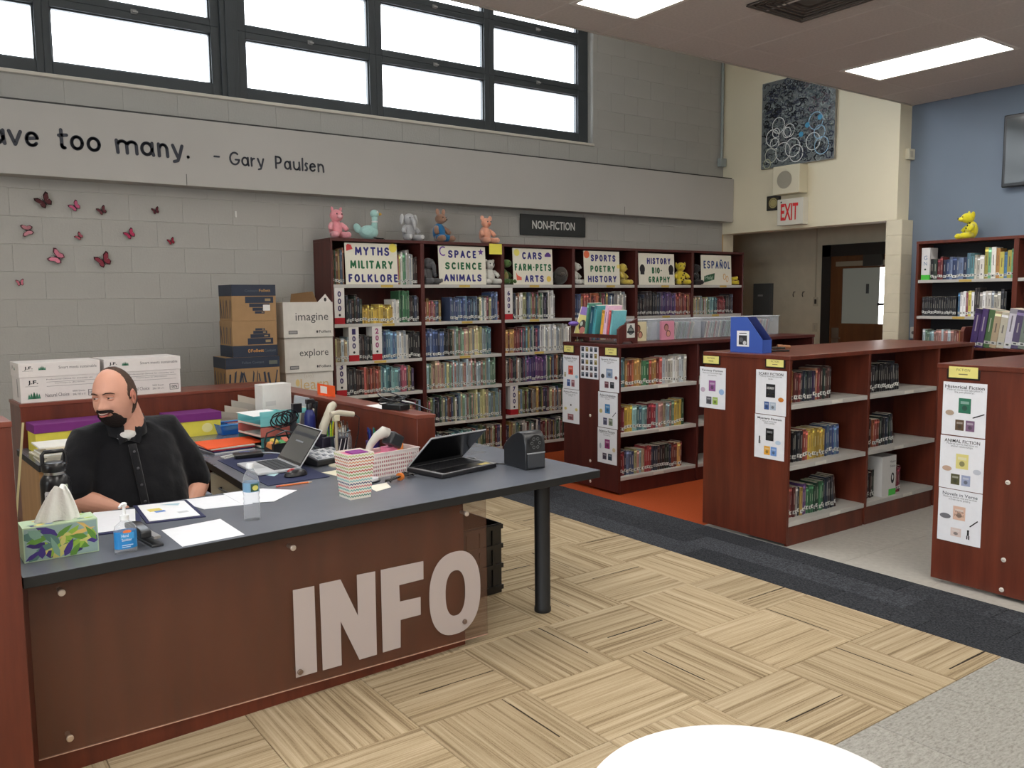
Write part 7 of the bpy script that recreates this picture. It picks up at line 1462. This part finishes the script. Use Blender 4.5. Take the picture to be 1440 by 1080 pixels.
# shirt: torso and short sleeves as one surface, with yoke seam, placket, collar and buttons
BLK = (24, 24, 27)
mb = MB()
def ringtube(mb, rings, col, n=32):
    vs = []; fs = []
    for (c, a, b_, rot) in rings:
        for i in range(n):
            t = 2 * PI * i / n; ca, sa = math.cos(t), math.sin(t); x, y = a * math.copysign(abs(ca) ** .85, ca), b_ * math.copysign(abs(sa) ** .85, sa)
            vs.append(tuple(c + Vector((x * math.cos(rot) - y * math.sin(rot), x * math.sin(rot) + y * math.cos(rot), 0))))
    for k in range(len(rings) - 1):
        fs += [(k * n + i, k * n + (i + 1) % n, (k + 1) * n + (i + 1) % n, (k + 1) * n + i) for i in range(n)]
    fs += [tuple(range(n))[::-1], tuple(range((len(rings) - 1) * n, len(rings) * n))]; mb.add(vs, fs, col)
ry = -.12
ringtube(mb, [(P(.62, 1.05, .50), .205, .185, ry), (P(.615, 1.015, .60), .225, .205, ry), (P(.61, 1.005, .70), .228, .208, ry), (P(.605, 1.015, .80), .220, .190, ry), (P(.60, 1.035, .90), .212, .160, ry), (P(.598, 1.05, .97), .205, .130, ry), (P(.598, 1.055, 1.015), .180, .100, ry), (P(.600, 1.05, 1.045), .130, .080, ry), (P(.600, 1.035, 1.068), .085, .070, ry)], BLK)
SL2 = SHL + (ELL - SHL) * .86; SR2 = SHR + (ELR - SHR) * .86
chain(mb, [(P(.66, 1.05, 1.005), .078), (SHL + Vector((-.02, 0, -.008)), .086), (SHL + (ELL - SHL) * .45, .082), (SL2, .074)], BLK, 20); chain(mb, [(P(.53, 1.04, 1.005), .078), (SHR + Vector((.02, 0, -.008)), .084), (SHR + (ELR - SHR) * .45, .080), (SR2, .072)], BLK, 20)
sh = build(mb, 'shirt', CLOTH, man, ang=180)
md = sh.modifiers.new('r', 'REMESH'); md.mode = 'VOXEL'; md.voxel_size = .008; md.use_smooth_shade = True
md = sh.modifiers.new('s', 'SMOOTH'); md.factor = .6; md.iterations = 4
tx = bpy.data.textures.new('folds', 'CLOUDS'); tx.noise_scale = .11; tx.noise_depth = 1
md = sh.modifiers.new('d', 'DISPLACE'); md.texture = tx; md.strength = .022; md.mid_level = .5
sh.data.materials.clear(); sh.data.materials.append(mat('black_shirt_cotton', (22, 22, 25), .9, bump=.35, bscale=30, noise=.12, nscale=10, spec=.12, sheen=.12))
# collar wings, white undershirt, placket
NB = P(.592, 1.0, 1.062)
mb = MB(); mb.ball(P(.570, .958, 1.020), (.046, .046, .028), (222, 220, 216), nu=24, nv=12); build(mb, 'undershirt', VF, man, ang=180)
mb = MB(); vs = []; n = 26
for k in range(n + 1):
    t = math.radians(-78 + 336 * k / n - 0) ; t = math.radians(-75 + (360 - 30) * k / n); a = t + math.radians(0)
    c_, s_ = math.cos(a), math.sin(a); c0 = P(.578, 1.020, 0); fr_ = max(0, -s_)
    z0 = 1.050 - .040 * fr_; z1 = 1.098 - .036 * fr_
    vs += [tuple(Vector((c0.x + .098 * c_, c0.y + .090 * s_ - .012 * fr_, z0 - .006))), tuple(Vector((c0.x + .082 * c_, c0.y + .078 * s_ - .010 * fr_, z1)))]
fs = [(2 * k, 2 * k + 2, 2 * k + 3, 2 * k + 1) for k in range(n)]; mb.add(vs, fs, BLK); build(mb, 'collar', CLOTH, man, solid=.006, ang=180)
for sx, tip in ((-1, P(.526, .905, .985)), (1, P(.610, .900, .985))):
    mb = MB(); base_in = P(.568, .914, 1.000) + Vector((sx * .004, 0, 0)); b2 = P(.592 + sx * .062, .962, 1.070)
    mb.add([tuple(base_in), tuple(tip), tuple(b2), tuple(b2 + Vector((0, .012, .016)))], [(0, 1, 2, 3)] if sx > 0 else [(3, 2, 1, 0)], (30, 30, 33)); build(mb, 'collar', CLOTH, man, solid=.005)
def chest(z):          # front line of the shirt
    return P(.572 + .03 * (1 - (z - .6) / .4), .905 - .098 * min(1, max(0, (1.0 - z) / .28)) ** .8 , z)
mb = MB()
zs = [.985 - .045 * k for k in range(8)]
mb.tube([chest(z) + Vector((0, -.008, 0)) for z in zs], .017, (27, 27, 30), n=10, sy=.35); build(mb, 'placket', CLOTH, man, ang=180)
for z in (.955, .885, .815, .745): mb = MB(); mb.ball(chest(z) + Vector((0, -.0155, 0)), (.0058, .0022, .0058), (70, 70, 74), nu=12, nv=8); build(mb, 'button', VG, man, ang=180)
mb = MB()
for hp, kn, ax_ in ((HPL, KNL, P(.78, .66, .13)), (HPR, KNR, P(.47, .66, .13))): chain(mb, [(hp, .105), ((hp + kn) / 2, .092), (kn, .072)], (52, 52, 58)); chain(mb, [(kn, .072), ((kn + ax_) / 2, .066), (ax_, .056)], (52, 52, 58))
chain(mb, [(P(.52, 1.08, .53), .12), (P(.72, 1.08, .53), .12)], (52, 52, 58)); tr_ = build(mb, 'trousers', CLOTH, man, ang=180)
md = tr_.modifiers.new('r', 'REMESH'); md.mode = 'VOXEL'; md.voxel_size = .012; md.use_smooth_shade = True
md = tr_.modifiers.new('s', 'SMOOTH'); md.factor = .5; md.iterations = 3
tr_.data.materials.clear(); tr_.data.materials.append(mat('trouser_cloth', (52, 52, 58), .9, bump=.2, bscale=60))
for ax_ in (P(.78, .60, 0), P(.47, .60, 0)): mb = MB(); mb.ball(ax_ + Vector((0, 0, .052)), (.052, .145, .050), (40, 34, 30), disp=lambda p: (p.x, p.y, max(p.z, -.032) * (1 if p.y > -.04 else .7))); mb.box(ax_.x - .05, ax_.y - .135, .0, ax_.x + .05, ax_.y + .135, .022, (24, 22, 22)); build(mb, 'shoe', VG, man)
# office chair
r = dthing('office_chair', 'grey office chair the man sits on', 'chair', .62, 1.10, 0)
mb = MB(); mb.box(-.25, -.24, .395, .25, .22, .455, (74, 80, 92)); build(mb, 'seat', VF, r, bevel=.03)
mb = MB().frame((-.22, .265, .62), (1, 0, 0), (0, -.12, 1)); mb.box(0, 0, -.03, .44, .36, .03, (74, 80, 92)); build(mb, 'backrest', VF, r, bevel=.03)
mb = MB(); mb.tube([(0, .18, .40), (0, .30, .42), (0, .31, .70)], .022, DARKB); build(mb, 'back_post', VG, r); mb = MB(); mb.lathe([(.028, .09), (.028, .395)], 18, (60, 60, 62)); build(mb, 'column', METAL, r)
for k in range(5):
    a = 2 * PI * k / 5; mb = MB(); mb.tube([(0, 0, .10), (.15 * math.cos(a), .15 * math.sin(a), .085), (.28 * math.cos(a), .28 * math.sin(a), .07)], [.026, .020, .016], DARKB); build(mb, 'leg', VG, r)
    mb = MB(); mb.M = Matrix.Translation((.28 * math.cos(a), .28 * math.sin(a), .03)) @ Matrix.Rotation(a, 4, 'Z') @ Matrix.Rotation(PI / 2, 4, 'X'); mb.lathe([(.028, -.02), (.030, -.012), (.030, .012), (.028, .02)], 18, (26, 26, 28)); build(mb, 'caster', VG, r)
for sx in (-1, 1): mb = MB(); mb.tube([(sx * .27, .12, .42), (sx * .315, .12, .50), (sx * .315, .08, .655)], .014, DARKB); mb.box(sx * .315 - .03, -.06, .655, sx * .315 + .03, .17, .68, (120, 128, 142)); build(mb, 'armrest', VG, r, bevel=.006)
# ================================================================== PLUSH TOYS
def plush(label, x, y, z, rz, parts, s=1.0, cat='plush toy', group='plush toys along the bookcases', name='plush_toy'):
    """parts: (name, shape, ...) e = ellipsoid (centre, radii, colour, tilt), t = tube (points, radii, colour)"""
    r = thing(name, label, cat, (x, y, z), rz, group); by = {}
    for p in parts:
        nm = p[0]; mb = MB()
        if p[1] == 'e':
            c, rr, col = p[2], p[3], p[4]; tl = p[5] if len(p) > 5 else (0, 0, 0)
            M_ = Matrix.Rotation(tl[2], 4, 'Z') @ Matrix.Rotation(tl[1], 4, 'Y') @ Matrix.Rotation(tl[0], 4, 'X')
            mb.ball([q * s for q in c], [q * s for q in rr], col, M=M_, nu=18, nv=12)
        else: mb.tube([[q * s for q in pt] for pt in p[2]], [q * s for q in p[3]] if hasattr(p[3], '__len__') else p[3] * s, p[4], n=12)
        build(mb, nm, VF if nm not in ('eye', 'nose', 'beak') else VG, r, ang=180)
    return r
def sitter(body, belly=None, limb=None, head=(0, -.01, .20), hr=(.055, .05, .052), legs=True, ears=None, snout=None, eyes=(20, 20, 22), extra=()):
    """a seated four limbed plush facing -y, about .26 tall"""
    belly = belly or body; limb = limb or body
    p = [('body', 'e', (0, .01, .085), (.062, .055, .085), belly), ('head', 'e', head, hr, body)]
    for sx in (-1, 1):
        p += [('arm', 't', [(sx * .045, 0, .13), (sx * .075, -.025, .10), (sx * .085, -.045, .075)], [.020, .022, .020], limb), ('arm', 'e', (sx * .087, -.052, .070), (.022, .022, .020), limb)][:1]
        if legs: p += [('leg', 't', [(sx * .035, .0, .035), (sx * .055, -.06, .028), (sx * .065, -.105, .030), (sx * .066, -.118, .034)], [.030, .028, .026, .014], limb)]
        if eyes: p += [('eye', 'e', (head[0] + sx * hr[0] * .42, head[1] - hr[1] * .90, head[2] + hr[2] * .22), (.006, .004, .007), eyes)]
    if snout: p += [('snout', 'e', (head[0], head[1] - hr[1] * .92, head[2] - hr[2] * .22), snout[0], snout[1])]
    if ears:
        for sx in (-1, 1): p += [('ear', 'e', (head[0] + sx * ears[0], head[1] + ears[1], head[2] + ears[2]), ears[3], ears[4], (0, sx * ears[5], 0))]
    return p + list(extra)
TZ = BT
PK, PE = (228, 150, 158), (226, 164, 138)
plush('pink plush pig with pointed ears on top of the first tall bookcase', 3.14, 7.0, TZ + .004, .15, sitter(PK, limb=(232, 160, 168), hr=(.062, .055, .055), ears=(.042, 0, .052, (.014, .010, .026), PK, .35), snout=((.024, .016, .018), (240, 180, 186))), .98)
BG = (166, 206, 200)
plush('pale green plush bird with long neck on the first tall bookcase', 3.45, 7.0, TZ + .002, 1.1, [('body', 'e', (0, 0, .065), (.06, .085, .062), BG), ('neck', 't', [(0, -.045, .09), (0, -.055, .15), (0, -.055, .20)], [.034, .024, .026], BG), ('collar_band', 't', [(0, -.055, .148), (0, -.055, .162)], [.0265, .0265], (226, 230, 228)), ('head', 'e', (0, -.055, .225), (.036, .040, .036), BG), ('beak', 'e', (0, -.10, .222), (.012, .018, .012), (214, 170, 70)), ('eye', 'e', (.020, -.080, .236), (.012, .008, .013), (236, 236, 232)), ('eye', 'e', (-.020, -.080, .236), (.012, .008, .013), (236, 236, 232)), ('tail', 'e', (0, .095, .10), (.016, .032, .045), BG, (-.5, 0, 0)), ('wing', 'e', (.056, .01, .07), (.010, .05, .035), BG), ('wing', 'e', (-.056, .01, .07), (.010, .05, .035), BG), ('leg', 't', [(.02, -.04, .02), (.03, -.10, .008), (.035, -.14, .006)], .006, (40, 40, 40)), ('leg', 't', [(-.02, -.04, .02), (-.035, -.10, .008), (-.05, -.13, .006)], .006, (40, 40, 40))], 1.02)
GE = (178, 178, 180)
def elephant(c, c2): return sitter(c, hr=(.060, .052, .055), ears=(.078, .012, .0, (.012, .030, .050), c2, -.1), extra=[('trunk', 't', [(0, -.06, .205), (0, -.085, .17), (.0, -.09, .13), (.0, -.10, .10)], [.024, .020, .017, .013], c), ('foot_pad', 'e', (.066, -.126, .034), (.020, .006, .020), c2), ('foot_pad', 'e', (-.066, -.126, .034), (.020, .006, .020), c2)])
plush('light grey plush elephant with big ears on a tall bookcase top', 3.86, 7.0, TZ + .004, .1, elephant(GE, (206, 206, 206)), .98)
BR = (150, 116, 96)
plush('brown plush mouse in blue overalls on top of the second bookcase', 4.19, 7.0, TZ + .004, .3, sitter(BR, belly=(40, 110, 160), head=(0, -.012, .205), hr=(.048, .052, .045), ears=(.040, .0, .060, (.022, .010, .030), (172, 132, 112), .25), snout=((.022, .022, .018), (160, 126, 106)), extra=[('nose', 'e', (0, -.086, .195), (.007, .006, .006), (30, 24, 24)), ('overall_leg', 'e', (.04, -.04, .035), (.036, .05, .034), (40, 110, 160)), ('overall_leg', 'e', (-.04, -.04, .035), (.036, .05, .034), (40, 110, 160))]), 1.05)
plush('peach plush pig with floppy ear on top of second tall bookcase', 4.71, 7.0, TZ + .004, .2, sitter(PE, hr=(.050, .048, .048), ears=(.052, .0, .042, (.026, .008, .030), (236, 176, 150), .7), snout=((.018, .016, .015), (214, 130, 104))), 1.0)
sz = 1.7365
def shelf_toy(label, x, rz, parts, s=1.0): return plush(label, x, 6.955, sz + .004, rz, parts, s)
shelf_toy('dark grey plush elephant left of the space science animals sign', 4.02, .35, elephant((92, 92, 94), (104, 104, 106)), .95)
WH = (206, 204, 196)
shelf_toy('cream plush bear right of the space science animals sign', 4.722, -.1, sitter(WH, hr=(.048, .050, .050), ears=(.040, .01, .040, (.016, .010, .016), WH, 0), snout=((.022, .018, .016), (226, 222, 214)), extra=[('nose', 'e', (0, -.085, .195), (.008, .006, .007), (26, 24, 24))]), .95)
GR = (84, 110, 62)
shelf_toy('green plush dinosaur left of the cars farm pets arts sign', 4.885, .4, sitter(GR, limb=(74, 100, 56), head=(.01, -.03, .215), hr=(.040, .062, .042), legs=True, extra=[('belly', 'e', (0, -.035, .08), (.035, .020, .05), (140, 130, 80))]), .95)
DG = (64, 60, 56)
shelf_toy('dark brown shaggy plush right of the cars farm pets arts sign', 5.60, -.3, [('body', 'e', (0, 0, .075), (.085, .07, .075), DG), ('head', 'e', (0, -.045, .125), (.062, .05, .055), (76, 70, 64)), ('ear', 'e', (.058, -.04, .11), (.018, .014, .045), (96, 88, 78), (0, -.2, 0)), ('ear', 'e', (-.058, -.04, .11), (.018, .014, .045), (70, 66, 60), (0, .2, 0)), ('snout', 'e', (0, -.092, .105), (.024, .018, .02), (90, 82, 74))])
shelf_toy('cream plush bear left of the sports poetry history sign', 5.80, .5, sitter(WH, head=(.01, -.02, .20), hr=(.042, .055, .044), ears=(.036, .02, .036, (.014, .012, .020), (190, 186, 176), 0), snout=((.018, .02, .014), WH), extra=[('nose', 'e', (.01, -.09, .195), (.009, .007, .008), (26, 24, 24))]), .92)
YL = (206, 182, 84)
shelf_toy('plain yellow plush right of the sports poetry history sign', 6.475, .5, sitter(YL, head=(0, -.01, .19), hr=(.055, .055, .052), snout=((.014, .012, .010), YL)), .95)
YS = (214, 192, 60)
def spots(n, seed, c=(40, 34, 24)):
    q = random.Random(seed); out = []
    for k in range(n): a, b_ = q.uniform(-2.6, -.5), q.uniform(-.9, 1.0); out.append(('spot', 'e', (.062 * math.cos(b_) * math.cos(a), .01 + .055 * math.cos(b_) * math.sin(a), .085 + .085 * math.sin(b_)), (.009, .007, .009), c))
    return out
shelf_toy('yellow spotted plush dog with a leg over the shelf edge', 7.40, -.35, sitter(YS, hr=(.052, .05, .052), ears=(.052, .01, .02, (.012, .018, .034), YS, .1), snout=((.026, .022, .02), YS), extra=spots(9, 2)), 1.02)
shelf_toy('dark plush bear left of the Spanish sign', 7.66, .5, sitter((52, 48, 48), hr=(.052, .05, .05), snout=((.022, .018, .018), (60, 56, 56)), ears=(.04, .01, .04, (.016, .01, .016), (52, 48, 48), 0)), .95)
shelf_toy('yellow plush with outstretched legs right of the Spanish sign', 8.27, -.2, [('body', 'e', (-.03, .05, .06), (.05, .07, .05), YS), ('leg', 't', [(-.03, .0, .06), (.02, -.07, .075), (.04, -.10, .08)], [.026, .022, .022], YS), ('leg', 't', [(-.03, .0, .03), (.03, -.07, .025), (.06, -.10, .028)], [.026, .022, .024], YS), ('head', 'e', (-.04, .10, .12), (.045, .045, .045), YS)])
plush('yellow spotted plush dog on top of the blue wall bookcase', 8.53, 4.21, BT + .004, -PI / 2 - .75, sitter((226, 214, 50), hr=(.050, .062, .050), head=(0, -.03, .20), ears=(.045, .03, .025, (.012, .020, .034), (214, 200, 44), .1), snout=((.026, .034, .022), (226, 214, 60)), extra=spots(14, 5) + [('nose', 'e', (0, -.118, .195), (.011, .008, .009), (20, 20, 20)), ('tuft', 'e', (0, -.02, .252), (.012, .010, .014), (232, 220, 70))]), 1.0, group='plush toys on the blue wall bookcase')
